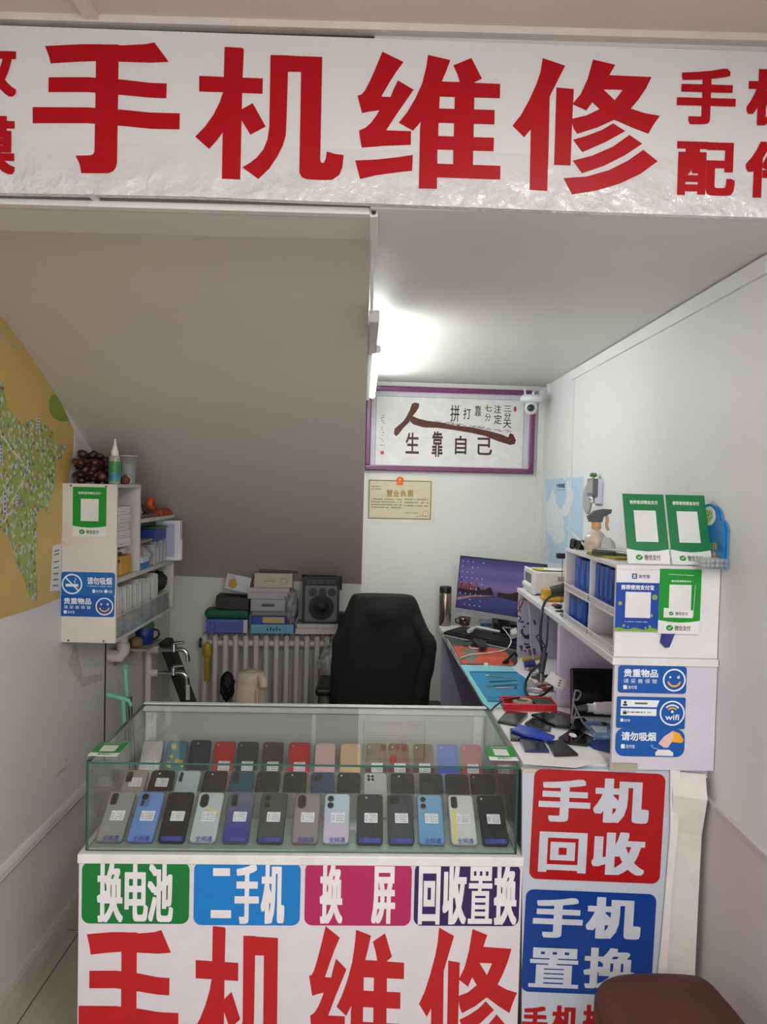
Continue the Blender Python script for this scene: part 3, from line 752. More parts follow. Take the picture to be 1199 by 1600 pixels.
def smoke_sticker(parent, pl, x0, y0, x1, y1, c):
    w, h = x1 - x0, y1 - y0
    s_ = pl.mb().prism(rrect(x0, y0, x1, y1, h * .12), c, c + .0006).build('sticker', SBL, parent, label='blue no smoking sticker')
    mb = pl.mb(); cx, cy = x0 + w * .2, y0 + h * .5; r = h * .42; k = c + .0010
    ring(mb, cx, cy, r * .86, r, k); bar(mb, cx - r * .62, cy + r * .62, cx + r * .62, cy - r * .62, r * .13, k + .0003)
    bar(mb, cx - r * .62, cy - r * .12, cx + r * .62, cy - r * .12, r * .26, k)
    mb.tube([(cx + r * .3, cy + r * .1, k), (cx + r * .2, cy + r * .3, k), (cx + r * .4, cy + r * .45, k), (cx + r * .3, cy + r * .62, k)], r * .035, 4)
    mb.build('logo', STW, s_)
    mb = pl.mb(); pl.text(mb, '请勿吸烟', x0 + w * .48, y0 + h * .5, x0 + w * .94, y0 + h * .8, k, .022)
    pl.dashes(mb, x0 + w * .48, y0 + h * .40, x0 + w * .94, y0 + h * .46, k, 0, 1, 3)
    mb.prism(rrect(x0 + w * .58, y0 + h * .16, x0 + w * .635, y0 + h * .30, .001), k - .0002, k); pl.text(mb, '支付宝', x0 + w * .65, y0 + h * .17, x0 + w * .77, y0 + h * .28, k, .01)
    mb.prism(circ(x0 + w * .83, y0 + h * .23, h * .07, 14), k - .0002, k); pl.text(mb, '公益', x0 + w * .87, y0 + h * .17, x0 + w * .95, y0 + h * .28, k, .01)
    mb.build('lettering', STW, s_)
def face_sticker(parent, pl, x0, y0, x1, y1, c):
    w, h = x1 - x0, y1 - y0; k = c + .0010
    s_ = pl.mb().prism(rrect(x0, y0, x1, y1, h * .12), c, c + .0006).build('sticker', SDB, parent, label='blue sticker with a smiling ring')
    mb = pl.mb(); cx, cy, r = x0 + w * .82, y0 + h * .5, h * .42
    ring(mb, cx, cy, r * .86, r, k); mb.face(circ(cx - r * .36, cy + r * .25, r * .1, 10), k); mb.face(circ(cx + r * .36, cy + r * .25, r * .13, 10), k)
    mb.face([(cx + r * .28, cy + r * .3), (cx + r * .4, cy + r * .46), (cx + r * .46, cy + r * .3)], k)
    ring(mb, cx, cy, r * .46, r * .62, k, 1, 195, 345)
    mb.build('logo', [STW, ORG], s_)
    mb = pl.mb(); pl.text(mb, '贵重物品', x0 + w * .08, y0 + h * .58, x0 + w * .58, y0 + h * .88, k, .026)
    for i, ch in enumerate('请妥善保管'): pl.text(mb, ch, x0 + w * (.08 + i * .104), y0 + h * .36, x0 + w * (.155 + i * .104), y0 + h * .52, k, .0)
    mb.prism(rrect(x0 + w * .08, y0 + h * .13, x0 + w * .135, y0 + h * .28, .001), k - .0002, k); pl.text(mb, '支付宝', x0 + w * .15, y0 + h * .14, x0 + w * .28, y0 + h * .27, k, .01)
    mb.build('lettering', STW, s_)

# ------------------------------------------------------------------ wall shelf unit on the left wall
SX = -0.955
BOXP = Plane((0, 2.77, 0), (1, 0, 0), (0, 0, 1))
t = T('wall_shelf_unit', 'white wall-hung shelf unit with stickers on its end panel, packed with bags and boxes', 'shelf unit', (-1.05, 3.1, 1.1))
CABM = M((216, 210, 200), .45, var=.05, scale=8); CABI = M((206, 204, 198), .45)
e = MB().box((XL, 2.77, 1.098), (SX, 2.786, 1.684)).build('end_panel', CABM, t, .002)
MB().box((XL, 3.035, 1.335), (SX, 3.051, 1.672)).build('upright', CABI, t, .001)
MB().box((XL, 2.786, 1.672), (SX, 3.051, 1.684)).build('shelf', CABI, t, .001)
MB().box((XL, 2.786, 1.318), (SX, 3.56, 1.335)).build('shelf', CABI, t, .001)
MB().box((XL, 3.051, 1.528), (SX, 3.56, 1.544)).build('shelf', CABI, t, .001)
MB().box((XL, 2.786, 1.098), (SX, 3.56, 1.110)).build('shelf', CABI, t, .001)
MB().box((XL, 3.545, 1.110), (SX, 3.56, 1.318)).build('upright', CABI, t, .001)
MB().box((XL, 3.545, 1.335), (SX - .08, 3.56, 1.528)).build('upright', CABI, t, .001)
MB().box((XL, 2.786, 1.110), (XL + .006, 3.545, 1.528)).box((XL, 2.786, 1.528), (XL + .006, 3.04, 1.672)).build('back_panel', CABI, t)
for px, py in ((111, 757.5), (166, 759), (107, 1003), (162, 1004)):
    a, b = BOXP.at(px, py); b = max(min(b, 1.676), 1.106)
    MB(BOXP.W).prism(circ(a, b, .004, 12), 0, .0015).build('screw', M((120, 112, 104), .4, .8), e)
x0, y0, x1, y1 = BOXP.boxpx(114, 761, 166.5, 838)
green_sign(t, BOXP, x0, y0, x1, y1, .0004, name='payment_sign', label='green payment sticker')
x0, y0, x1, y1 = BOXP.boxpx(96, 894, 180, 932); smoke_sticker(t, BOXP, x0, y0, x1, y1, .0004)
x0, y0, x1, y1 = BOXP.boxpx(93, 930.5, 179, 963.5); face_sticker(t, BOXP, x0, y0, x1, y1, .0008)
mb = BOXP.mb(); mb.prism(BOXP.pts([(96, 840), (104, 850), (113, 838), (106, 855), (98, 852)]), .0002, .0008); mb.build('tape_scrap', M((214, 200, 160), .5), e)

def boxthing(name, label, cat, a, b, mat, rz=0.0, group=None, bevel=.002, lid=None, print_=None):
    c = Vector(((a[0] + b[0]) / 2, (a[1] + b[1]) / 2, a[2])); hx, hy, hz = (b[0] - a[0]) / 2, (b[1] - a[1]) / 2, b[2] - a[2]
    t = T(name, label, cat, c, rz, group)
    W = PW[t.name]
    if lid:
        MB(W).box((-hx, -hy, 0), (hx, hy, hz * .55)).build('body', mat, t, bevel)
        MB(W).box((-hx - .001, -hy - .001, hz * .55), (hx + .001, hy + .001, hz)).build('lid', lid, t, bevel)
    else:
        MB(W).box((-hx, -hy, 0), (hx, hy, hz)).build('body', mat, t, bevel)
    if print_: print_(t, W, hx, hy, hz)
    return t
# things on and in the shelf unit
wb = M((226, 226, 228), .5, var=.03)
for k in range(5):
    z = 1.448 + k * .0305
    def pr(t, W, hx, hy, hz, k=k):
        pl = Plane(W @ Vector((hx + .0004, 0, 0)), W.to_3x3() @ Vector((0, 1, 0)), W.to_3x3() @ Vector((0, 0, 1)))
        mb = pl.mb(); pl.dashes(mb, -.05, .008, .02, .014, .0002, 0, 1, k); mb.build('print', M((150, 152, 160), .6), t)
    boxthing('white_box', ['lowest of five flat white boxes stacked behind the end panel of the wall shelf', 'second lowest of five flat white boxes stacked in the wall shelf', 'middle one of five flat white boxes stacked in the wall shelf', 'second highest of five flat white boxes stacked in the wall shelf', 'topmost of five flat white boxes stacked in the wall shelf'][k],
             'box', (-1.13, 2.80 + .004 * (k % 2), z), (-.962 - .004 * (k % 3), 2.955, z + .03), wb, group='flat white boxes in the wall shelf', print_=pr)
mb = MB(); mb.ball((-1.02, 2.905, 1.428), .05, sc=(1.2, 1.5, .38), lump=.35, freq=3.5, seed=3)
tag(mb.build('plastic_bag', M((206, 204, 198), .25, coat=.4, alpha=.85)), 'crumpled clear bag under the five flat white boxes in the wall shelf', 'bag')
boxthing('sponge_pack', 'yellow sponge pack on the middle board of the wall shelf beneath a clear bag', 'sponge', (-1.12, 2.86, 1.3355), (-.968, 2.99, 1.410), M((204, 158, 70), .8, var=.12, scale=60, bump=.4, bscale=120), bevel=.006)
t = T('plant_sprig', 'dark green leafy sprig tucked behind the end panel beside the yellow sponge', 'plant', (-.99, 2.82, 1.336))
rnd = random.Random(4); mb = MB()
for k in range(26):
    c = Vector((-.985 + rnd.uniform(-.03, .02), 2.82 + rnd.uniform(-.03, .035), 1.345 + rnd.uniform(0, .10)))
    mb.ball(c, .013, None, 0, 8, 5, (rnd.uniform(.5, 1), rnd.uniform(.5, 1), .35), .2, 2, k)
mb.build('leaves', M((40, 66, 30), .5, var=.3, scale=60), t)
MB().tube([(-.99, 2.82, 1.336), (-.988, 2.822, 1.40), (-.98, 2.825, 1.44)], .002, 6).build('stem', M((60, 60, 30), .6), t)
# upper board of the second bay
t = T('pliers_tool', 'flat orange-red hand tool lying at the end of the upper shelf board', 'tool', (-.99, 3.45, 1.5445))
MB().box((-1.0, 3.36, 1.5445), (-.958, 3.585, 1.572)).build('handle', M((176, 64, 30), .4), t, .006)
MB().box((-.99, 3.12, 1.547), (-.97, 3.36, 1.558)).build('blade', STEEL, t, .002)
t = T('tape_roll', 'small orange tape roll standing on the upper shelf board', 'tape', (-1.0, 3.36, 1.574))
W = Matrix.Translation((-1.0, 3.33, 1.600)) @ Matrix.Rotation(PI / 2, 4, 'Y')
MB(W).lathe([(.012, -.014), (.027, -.014), (.027, .014), (.012, .014), (.012, -.014)], seg=24).build('roll', M((214, 92, 40), .45), t)
MB(W).lathe([(.0085, -.0138), (.0119, -.0138), (.0119, .0138), (.0085, .0138), (.0085, -.0138)], seg=20).build('core', M((120, 60, 36), .6), t)
mb = MB(); mb.ball((-1.01, 3.17, 1.576), .034, sc=(.9, 1.6, .9), lump=.5, freq=4, seed=9)
tag(mb.build('dark_pouch', M((34, 32, 34), .5)), 'small black pouch on the upper shelf board beside the orange tape', 'pouch')
mb = MB(); mb.ball((-.985, 3.09, 1.57), .027, sc=(.9, 1.0, .95), lump=.5, freq=5, seed=12)
tag(mb.build('cable_bundle', M((168, 170, 172), .4)), 'small grey cable bundle at the near end of the upper shelf board', 'cable')
# second bay
for k, (y, sc, sd) in enumerate(((3.10, (1.5, .9, 1.2), 4), (3.20, (1.5, 1.1, 1.0), 6))):
    mb = MB(); mb.ball((-1.03, y, 1.385), .046, sc=sc, lump=.4, freq=3.2, seed=sd)
    tag(mb.build('plastic_bag', M((176, 176, 174), .3, coat=.3)), ['crumpled grey bag at the near end of the middle shelf bay', 'crumpled grey bag behind the first one in the middle shelf bay'][k], 'bag', 'grey bags in the wall shelf')
for k in range(7):
    y = 3.27 + k * .026
    MBt = MB().box((-1.12, y, 1.3355), (-.962 - .006 * (k % 2), y + .021, 1.425 + .012 * math.sin(k * 2)))
    tag(MBt.build('film_packet', M((170, 170, 170), .35, coat=.3), bevel=.003), f'{["first", "second", "third", "fourth", "fifth", "sixth", "seventh"][k]} grey film packet from the near end in the middle shelf bay', 'packet', 'grey film packets in the wall shelf')
boxthing('blue_box', 'blue box with white print lying on the grey film packets in the wall shelf', 'box', (-1.08, 3.27, 1.440), (-.962, 3.44, 1.490), M((44, 56, 140), .45), bevel=.002)
boxthing('cardboard_tray', 'flat brown card tray lying above the grey bags in the wall shelf', 'tray', (-1.11, 3.06, 1.4425), (-.962, 3.24, 1.4540), M((150, 138, 120), .7), bevel=.001)
tag(MB().box((-1.03, 3.30, 1.4905), (-.962, 3.53, 1.497)).build('green_strip', M((52, 122, 48), .4), bevel=.002), 'thin green strip lying on top of the blue box in the wall shelf', 'strip')
boxthing('blue_white_packet', 'small blue and white packet at the front edge of the middle shelf', 'packet', (-.985, 3.08, 1.3355), (-.957, 3.17, 1.385), M((46, 120, 182), .4), bevel=.002, lid=M((214, 220, 226), .4))
t = T('white_plastic_case', 'open white plastic case sticking out of the far end of the wall shelf', 'case', (-.93, 3.5, 1.335))
MB().box((-1.02, 3.47, 1.3355), (-.905, 3.515, 1.520)).build('body', M((222, 222, 228), .35), t, .004)
MB().box((-1.0, 3.4695, 1.352), (-.93, 3.471, 1.505)).build('inset_panel', M((176, 176, 200), .35), t, label='lilac inner panel')
MB().box((-.905, 3.475, 1.34), (-.899, 3.50, 1.43)).build('latch', M((226, 226, 228), .35), t, .001)
# lower bay: clear trays of white sleeves
ordn = ['nearest', 'second nearest', 'third nearest', 'fourth', 'fifth', 'farthest']
for k in range(6):
    ya = 2.79 + k * .118
    t = T('clear_tray', f'{ordn[k]} clear plastic tray of the six on the lowest shelf board', 'tray', (-1.05, ya + .055, 1.1105), group='clear trays on the lowest shelf board')
    mb = MB(); x0_, x1_ = -1.14, -.957
    mb.box((x0_, ya, 1.1105), (x1_, ya + .112, 1.113)); mb.box((x1_ - .003, ya, 1.113), (x1_, ya + .112, 1.195)); mb.box((x0_, ya, 1.113), (x0_ + .003, ya + .112, 1.195))
    mb.box((x0_ + .003, ya, 1.113), (x1_ - .003, ya + .003, 1.195)); mb.box((x0_ + .003, ya + .109, 1.113), (x1_ - .003, ya + .112, 1.195))
    mb.build('shell', CLEAR, t)
    MB().box((x1_ - .001, ya, 1.190), (x1_ + .0012, ya + .112, 1.197)).build('rim', M((200, 202, 204), .3), t)
    if k < 5:
        for j in range(3):
            yy = ya + .014 + j * .031
            hgt = 1.285 + .012 * math.sin(k * 3 + j * 1.7)
            mb = MB(); mb.hexa([(-1.13, yy, 1.1135), (-.968, yy, 1.1135), (-.968, yy + .013, 1.1135), (-1.13, yy + .013, 1.1135),
                                (-1.13, yy + .012, hgt), (-.972, yy + .012, hgt), (-.972, yy + .024, hgt - .004), (-1.13, yy + .024, hgt - .004)])
            tag(mb.build('paper_sleeve', M((206 - 4 * ((k + j) % 4), 207 - 4 * ((k + j) % 4), 208 - 4 * ((k + j) % 4)), .4, var=.06), bevel=.002),
                f'{["front", "middle", "rear"][j]} white paper sleeve in the {ordn[k]} clear tray of the wall shelf', 'sleeve', 'white sleeves in the clear trays')
mb = MB(); mb.ball((-1.0, 3.435, 1.245), .05, sc=(.9, 1.2, .9), lump=.3, freq=3, seed=21)
tag(mb.build('coiled_cable', M((30, 30, 26), .5)), 'black coiled cable lying above the farthest clear tray', 'cable')
mb = MB(); mb.ball((-1.02, 3.435, 1.155), .042, sc=(1.3, 1.0, .9), lump=.3, freq=5, seed=23)
tag(mb.build('bubble_bag', M((180, 182, 182), .3, bump=.8, bscale=150)), 'grey bubble bag inside the farthest clear tray', 'bag')

# on top of the shelf unit
t = T('dried_fruit_bag', 'heap of dark red dried fruit on top of the wall shelf unit', 'dried fruit', (-1.08, 2.88, 1.684))
rnd = random.Random(11)
for k in range(62):
    x = rnd.uniform(-1.135, -1.022); y = rnd.uniform(2.80, 2.96); mx = .115 if x > -1.125 else .06
    z = 1.694 + rnd.random() ** 1.1 * mx * (1 - abs(y - 2.88) * 3)
    mb = MB(); mb.ball((x, y, z), rnd.uniform(.014, .020), None, 0, 10, 7, (1, rnd.uniform(.6, 1), rnd.uniform(.6, .9)), .45, 2.5, k)
    mb.build('dried_berry', M([(52, 20, 22), (66, 24, 26), (42, 18, 18), (78, 34, 30)][k % 4], .4, var=.3, scale=70), t)
t = T('glue_bottle', 'clear squeeze bottle with green label and pointed white cap on the wall shelf unit', 'bottle', (-.985, 2.83, 1.684))
W = Matrix.Translation((-.985, 2.83, 1.684)); gb = M((170, 186, 170), .15, coat=.5, alpha=.75)
MB(W).lathe([(.02, 0), (.0215, .004), (.0215, .095), (.019, .103), (.012, .108)], seg=24).build('body', gb, t)
MB(W).lathe([(.0218, .012), (.0218, .085)], seg=24).build('label_wrap', M((52, 130, 60), .4, var=.3, scale=30), t, label='green printed wrap')
MB(W).lathe([(.0219, .014), (.0219, .045)], seg=24).build('label_band', M((60, 130, 150), .4, var=.3, scale=40), t)
MB(W).lathe([(.014, .106), (.014, .122), (.009, .135), (.005, .148), (.0035, .168), (.001, .170)], seg=20).build('cap', M((226, 226, 222), .4), t)
t = T('plastic_cup', 'clear tapered plastic cup standing beside the glue bottle', 'cup', (-.925, 2.95, 1.684))
W = Matrix.Translation((-.975, 2.95, 1.684))
MB(W).lathe([(.026, 0), (.034, .112), (.0325, .112), (.025, .003), (.001, .002)], seg=28).build('wall', CLEAR, t)
MB(W).lathe([(.0345, .108), (.0345, .112), (.0325, .112), (.0325, .108), (.0345, .108)], seg=28).build('rim', M((196, 198, 198), .3), t)
mb = MB(); mb.box((-1.0, 2.93, 1.688), (-.955, 2.97, 1.762)); mb.build('paper_inside', M((190, 188, 190), .6), t, .004)
t = T('walnut', 'round brown walnut between the glue bottle and the clear cup', 'walnut', (-.965, 2.875, 1.684))
MB().ball((-.963, 2.882, 1.7), .0185, None, 0, 16, 10, (1, 1, .9), .12, 5, 3).build('shell', M((104, 60, 38), .6, var=.2, scale=80), t)
MB().tube([(-.963, 2.882, 1.7165), (-.963, 2.881, 1.721)], .003, 6).build('tip', M((70, 40, 28), .6), t)
# white paper folded in the corner behind the dried fruit
mb = LEFT.mb(); mb.prism(LEFT.pts([(116, 672), (146, 712), (118, 745)]), 0, .001)
S('trim_10', mb, M((214, 212, 208), .5))

# ------------------------------------------------------------------ yellow wall map
def map_mat():
    m = bpy.data.materials.new('map_print'); m.use_nodes = True
    nt = m.node_tree; n = nt.nodes; L = nt.links; b = n['Principled BSDF']; b.inputs['Roughness'].default_value = .5
    tc = n.new('ShaderNodeTexCoord')
    n1 = n.new('ShaderNodeTexNoise'); n1.inputs['Scale'].default_value = 9; n1.inputs['Detail'].default_value = 4
    r1 = n.new('ShaderNodeValToRGB'); e = r1.color_ramp.elements
    e[0].position = .36; e[0].color = (*lin((96, 142, 92)), 1); e[1].position = .66; e[1].color = (*lin((206, 186, 96)), 1)
    x = e.new(.48); x.color = (*lin((150, 170, 84)), 1); x = e.new(.57); x.color = (*lin((186, 190, 100)), 1)
    n2 = n.new('ShaderNodeTexVoronoi'); n2.inputs['Scale'].default_value = 80
    r2 = n.new('ShaderNodeValToRGB'); r2.color_ramp.interpolation = 'CONSTANT'; e = r2.color_ramp.elements
    e[0].position = 0; e[0].color = (0, 0, 0, 1); e[1].position = .62; e[1].color = (1, 1, 1, 1)
    sp = n.new('ShaderNodeSeparateColor'); L.new(n2.outputs['Color'], sp.inputs[0]); L.new(sp.outputs[0], r2.inputs[0])
    r3 = n.new('ShaderNodeValToRGB'); r3.color_ramp.interpolation = 'CONSTANT'; e = r3.color_ramp.elements
    e[0].position = 0; e[0].color = (*lin((206, 210, 206)), 1); e[1].position = .45; e[1].color = (*lin((96, 108, 112)), 1)
    for p, c in ((.58, (176, 120, 84)), (.7, (92, 150, 176)), (.84, (222, 222, 212)), (.93, (150, 60, 50))):
        x = e.new(p); x.color = (*lin(c), 1)
    L.new(sp.outputs[1], r3.inputs[0])
    mx = n.new('ShaderNodeMix'); mx.data_type = 'RGBA'
    n3 = n.new('ShaderNodeTexNoise'); n3.inputs['Scale'].default_value = 60
    ml = n.new('ShaderNodeMath'); ml.operation = 'MULTIPLY'; L.new(r2.outputs[0], ml.inputs[0]); ml.inputs[1].default_value = .8
    L.new(ml.outputs[0], mx.inputs[0]); L.new(r1.outputs[0], mx.inputs[6]); L.new(r3.outputs[0], mx.inputs[7])
    L.new(mx.outputs[2], b.inputs['Base Color'])
    for q in (n1, n2, n3): L.new(tc.outputs['Object'], q.inputs['Vector'])
    return m
def zz(p): return [(x / 3.2, 480 + y / 3.2) for x, y in p]
t = T('wall_map', 'large ochre wall map with a green district and small labels on the left wall', 'map', (XL, 2.2, 1.28))
edge = LEFT.pts([(-1, 487), (14, 505), (22, 520), (44, 541), (58, 562), (70, 588), (85, 610), (99, 636), (115, 674), (112, 720), (97, 800), (93, 905), (93, 935), (60, 948), (0, 967)])
sheet = [(1.55, 2.19)] + edge + [(1.55, edge[-1][1] + .005)]
sheet = [(a, min(b, 2.185)) for a, b in sheet]
LEFT.mb().prism(sheet, .0005, .0016).build('sheet', M((206, 174, 100), .55, var=.06, scale=5, coat=.2), t)
land = zz([(-60,300),(0,370),(20,400),(25,450),(35,500),(70,540),(110,590),(150,560),(190,580),(240,590),(262,625),(268,690),(300,680),(330,700),(300,760),(272,760),(275,800),(270,900),(245,960),(240,1040),(215,1000),(180,1030),(180,1100),(185,1180),(175,1260),(185,1400),(185,1470),(165,1470),(140,1430),(110,1340),(80,1290),(65,1220),(50,1170),(20,1130),(0,1110),(-60,1060)])
LEFT.mb().prism(LEFT.pts(land), .0017, .0021).build('district', map_mat(), t)
pts = LEFT.pts(zz([(242,470),(252,440),(272,436),(290,452),(310,500),(345,570),(300,570),(262,552),(246,520)]))
lf = LEFT.mb().prism(pts, .0017, .0022).build('logo', M((132, 154, 62), .5), t)
mb = LEFT.mb()
for p0, p1 in (((0, 640), (150, 830)), ((40, 1000), (120, 850)), ((0, 1090), (60, 1010))):
    a = LEFT.at(*zz([p0])[0]); b = LEFT.at(*zz([p1])[0])
    for i in range(14):
        u = i / 14; bar(mb, a[0] + (b[0] - a[0]) * u, a[1] + (b[1] - a[1]) * u + .006 * math.sin(i), a[0] + (b[0] - a[0]) * (u + .05), a[1] + (b[1] - a[1]) * (u + .05), .008, .0025)
mb.build('road_line', M((226, 222, 206), .5), t)
for x0, y0, x1, y1 in ((180, 540, 194, 612), (12, 920, 28, 1040), (-4, 690, 8, 780), (76, 925, 88, 1000)):
    mc = LEFT.mb(); q = zz([(x0, y0), (x1, y0 + 4), (x1, y1 + 4), (x0, y1)]); lb_ = LEFT.mb().prism(LEFT.pts(q), .0024, .0027).build('map_label', M((206, 212, 218), .5), t)
    a0, b0, a1, b1 = LEFT.boxpx(q[0][0], q[0][1], q[2][0], q[2][1])
    for i in range(5): mc.face([(a0 + (a1 - a0) * .25, b0 + (b1 - b0) * (i + .2) / 5), (a0 + (a1 - a0) * .75, b0 + (b1 - b0) * (i + .2) / 5), (a0 + (a1 - a0) * .75, b0 + (b1 - b0) * (i + .75) / 5), (a0 + (a1 - a0) * .25, b0 + (b1 - b0) * (i + .75) / 5)], .0029)
    mc.build('print', M((70, 90, 150), .5), lb_)
mb = LEFT.mb(); mb.prism(LEFT.pts([(0, 515), (14, 530), (32, 545), (28, 548), (0, 536)]), .0017, .002)
mb.build('torn_patch', M((190, 172, 128), .6), t)
t = T('notice_sheet', 'narrow white notice sheet on the left wall between the ochre map and the shelf unit', 'notice', onX(85, 960, XL))
LEFT.mb().prism(LEFT.pts([(81.5, 853), (95, 849), (94, 920), (92.5, 923), (78, 924)]), .0018, .0026).build('sheet', PAPER, t)
mb = LEFT.mb(); q = [LEFT.at(82, 856), LEFT.at(94, 852), LEFT.at(92, 920), LEFT.at(79, 921)]
for r_ in (.08, .16, .34, .48, .62, .76, .9):
    mb.face([bil(q, .15, r_), bil(q, .8, r_), bil(q, .8, r_ + .03), bil(q, .15, r_ + .03)], .003)
mb.build('print', M((96, 104, 100), .6), t)

# ------------------------------------------------------------------ pipes, mop handles and odds and ends below the shelf unit
PIPE = M((210, 206, 198), .4, var=.08)
t = T('drain_pipe', 'white plastic pipe with an elbow coming down the left wall under the shelf unit', 'pipe', (-1.11, 3.1, .9))
p = onX(193, 1015, -1.09)
MB().tube([(-1.09, p.y, 1.0978), (-1.09, p.y, .985)], .019, 14).build('pipe', PIPE, t)
MB().tube([(-1.09, p.y, .995), (-1.09, p.y, .955), (-1.10, p.y, .938), (XL + .001, p.y, .935)], [.026, .027, .027, .027], 14).build('elbow', PIPE, t)
t = T('water_pipe', 'white water pipe rising along the left wall with a branch to each tap', 'pipe', (-1.12, 3.55, 0))
p2 = onX(232, 1040, -1.125)
MB().tube([(-1.125, p2.y, 0), (-1.125, p2.y, 1.02)], .016, 12).build('pipe', PIPE, t)
q1 = onX(222, 1066, -1.10)
for z in (.86, q1.z): MB().tube([(-1.125, p2.y, z), (-1.10, p2.y, z), (-1.075, p2.y, z)], .019, 12).build('branch', PIPE, t)
for zz_, lb in ((.86, 'small chrome tap on the upper branch of the water pipe'), (q1.z, 'chrome tap with lever handle on the lower branch of the water pipe')):
    t = T('water_tap', lb, 'tap', (-1.07, p2.y, zz_ - .02), group='taps on the left wall pipe')
    y = p2.y
    MB().tube([(-1.0745, y, zz_), (-1.0, y, zz_)], .010, 12).build('inlet', CHROME, t)
    MB().tube(spline([(-1.005, y, zz_), (-.96, y, zz_ + .004), (-.935, y, zz_ - .015), (-.928, y, zz_ - .055)]), .0115, 12).build('spout', CHROME, t)
    MB().tube([(-.998, y, zz_ - .006), (-.998, y, zz_ + .03)], [.016, .012], 14).build('valve', CHROME, t)
    MB().tube([(-.998, y, zz_ + .034), (-.95, y, zz_ + .04)], [.010, .006], 10).build('lever', CHROME, t)
    if zz_ < .8: MB().tube([(-.928, y, zz_ - .052), (-.926, y, zz_ - .13)], .011, 10).build('hose_end', M((206, 204, 200), .4), t)
t = T('shelf_bracket', 'small white bracket shelf on the left wall under the shelf unit', 'bracket', (-1.11, 3.42, .96))
pb = onX(215, 1030, -1.08)
MB().box((XL, pb.y - .12, .948), (-1.0, pb.y + .10, .958)).build('board', M((150, 140, 124), .6), t, .002)
for dy in (-.1, .08): MB().hexa([(XL, pb.y + dy, .88), (XL + .01, pb.y + dy, .88), (XL + .01, pb.y + dy + .006, .88), (XL, pb.y + dy + .006, .88), (XL, pb.y + dy, .948), (-1.02, pb.y + dy, .948), (-1.02, pb.y + dy + .006, .948), (XL, pb.y + dy + .006, .948)]).build('brace', STEEL, t)
t = T('mug', 'blue mug with a green lid standing on the small bracket under the shelf unit', 'mug', (-1.05, pb.y, .958))
W = Matrix.Translation((-1.05, pb.y, .9582))
MB(W).lathe([(.036, 0), (.04, .006), (.042, .075), (.04, .078)], seg=26).build('cup', M((26, 48, 112), .35), t)
MB(W).lathe([(.0425, .076), (.045, .082), (.043, .092), (.026, .108), (.004, .112)], seg=26).build('lid', M((66, 112, 78), .5, var=.15), t)
MB(W).tube(spline([(.04, 0, .066), (.062, 0, .06), (.064, 0, .035), (.041, 0, .018)]), .005, 8).build('handle', M((14, 18, 34), .4), t)
mb = MB(); mb.ball((-1.06, pb.y - .085, .982), .025, sc=(1.2, 1, 1), lump=.3, seed=31)
tag(mb.build('rag_bundle', M((120, 100, 78), .8)), 'brown rag bundle beside the blue mug on the small bracket', 'rag')
MINT = M((120, 196, 168), .4, var=.05)
def rod(name, label, top, bot, Hn, rodm):
    t = T(name, label, 'mop', (bot[0], bot[1], 0))
    A, B = Vector(top), Vector(bot); k = B.lerp(A, .87)
    MB().tube([B, k], .008, 10).build('pole', STEEL, t); MB().tube([B + Vector((.012, .012, 0)), k + Vector((.012, .012, 0))], .0035, 8).build('rail', M((70, 66, 62), .4, .6), t)
    if Hn == 'grip':
        MB().tube([k, k.lerp(A, .15), k.lerp(A, .8), A], [.009, .0105, .009, .008], 12).build('grip', MINT, t)
        ring_ = [(A.x + .008 * math.cos(a), A.y, A.z + .009 + .010 * math.sin(a)) for a in [2 * PI * i / 14 for i in range(15)]]
        MB().tube(ring_, .0032, 8).build('hanging_loop', MINT, t)
    else:
        MB().tube([k, A], [.009, .010], 12).build('collar', MINT, t)
        MB().tube(spline([A + Vector((.032, 0, -.03)), A + Vector((.022, 0, -.008)), A, A + Vector((-.045, 0, .012)), A + Vector((-.068, 0, .018))]), [.007] * 6 + [.009] * 6 + [.0105] * 6 + [.012] * 6 + [.011], 12).build('grip', MINT, t)
    MB().box((B.x - .13, B.y - .03, 0), (B.x + .03, B.y + .05, .03)).build('mop_head', M((150, 160, 160), .8), t, .008)
a1 = onX(196, 1046, -1.06); rod('mop', 'mop with a straight mint green grip leaning in the left corner', (a1.x, a1.y, a1.z), (-.96, a1.y - .1, .015), 'grip', None)
a2 = onX(193, 1092, -1.04); rod('mop', 'mop with a cranked mint green handle in the left corner', (a2.x, a2.y, a2.z), (-1.0, a2.y - .02, .015), 'crank', None)
# black board leaning
t = T('folding_board', 'thick black board leaning back against the wall behind the taps', 'board', (-.85, 4.0, 0))
A = onY(258, 1004, 3.94); B = onY(289, 1092, 3.92)
dx = (B.x - A.x) / (A.z - B.z); bx = A.x + dx * A.z
def slant(x0, x1, y, d, zlo, zhi):
    e0, e1 = dx * (A.z - zlo), dx * (A.z - zhi)
    return MB().hexa([(A.x + e0 + x0, y, zlo), (A.x + e0 + x1, y, zlo), (A.x + e0 + x1, y + d, zlo), (A.x + e0 + x0, y + d, zlo), (A.x + e1 + x0, y, zhi), (A.x + e1 + x1, y, zhi), (A.x + e1 + x1, y + d, zhi), (A.x + e1 + x0, y + d, zhi)])
slant(-.036, .004, 3.93, .15, 0, A.z).build('board', M((24, 22, 22), .6), t, .008)
slant(.004, .007, 3.945, .12, .05, A.z - .04).build('face_sheet', M((36, 34, 34), .35), t)
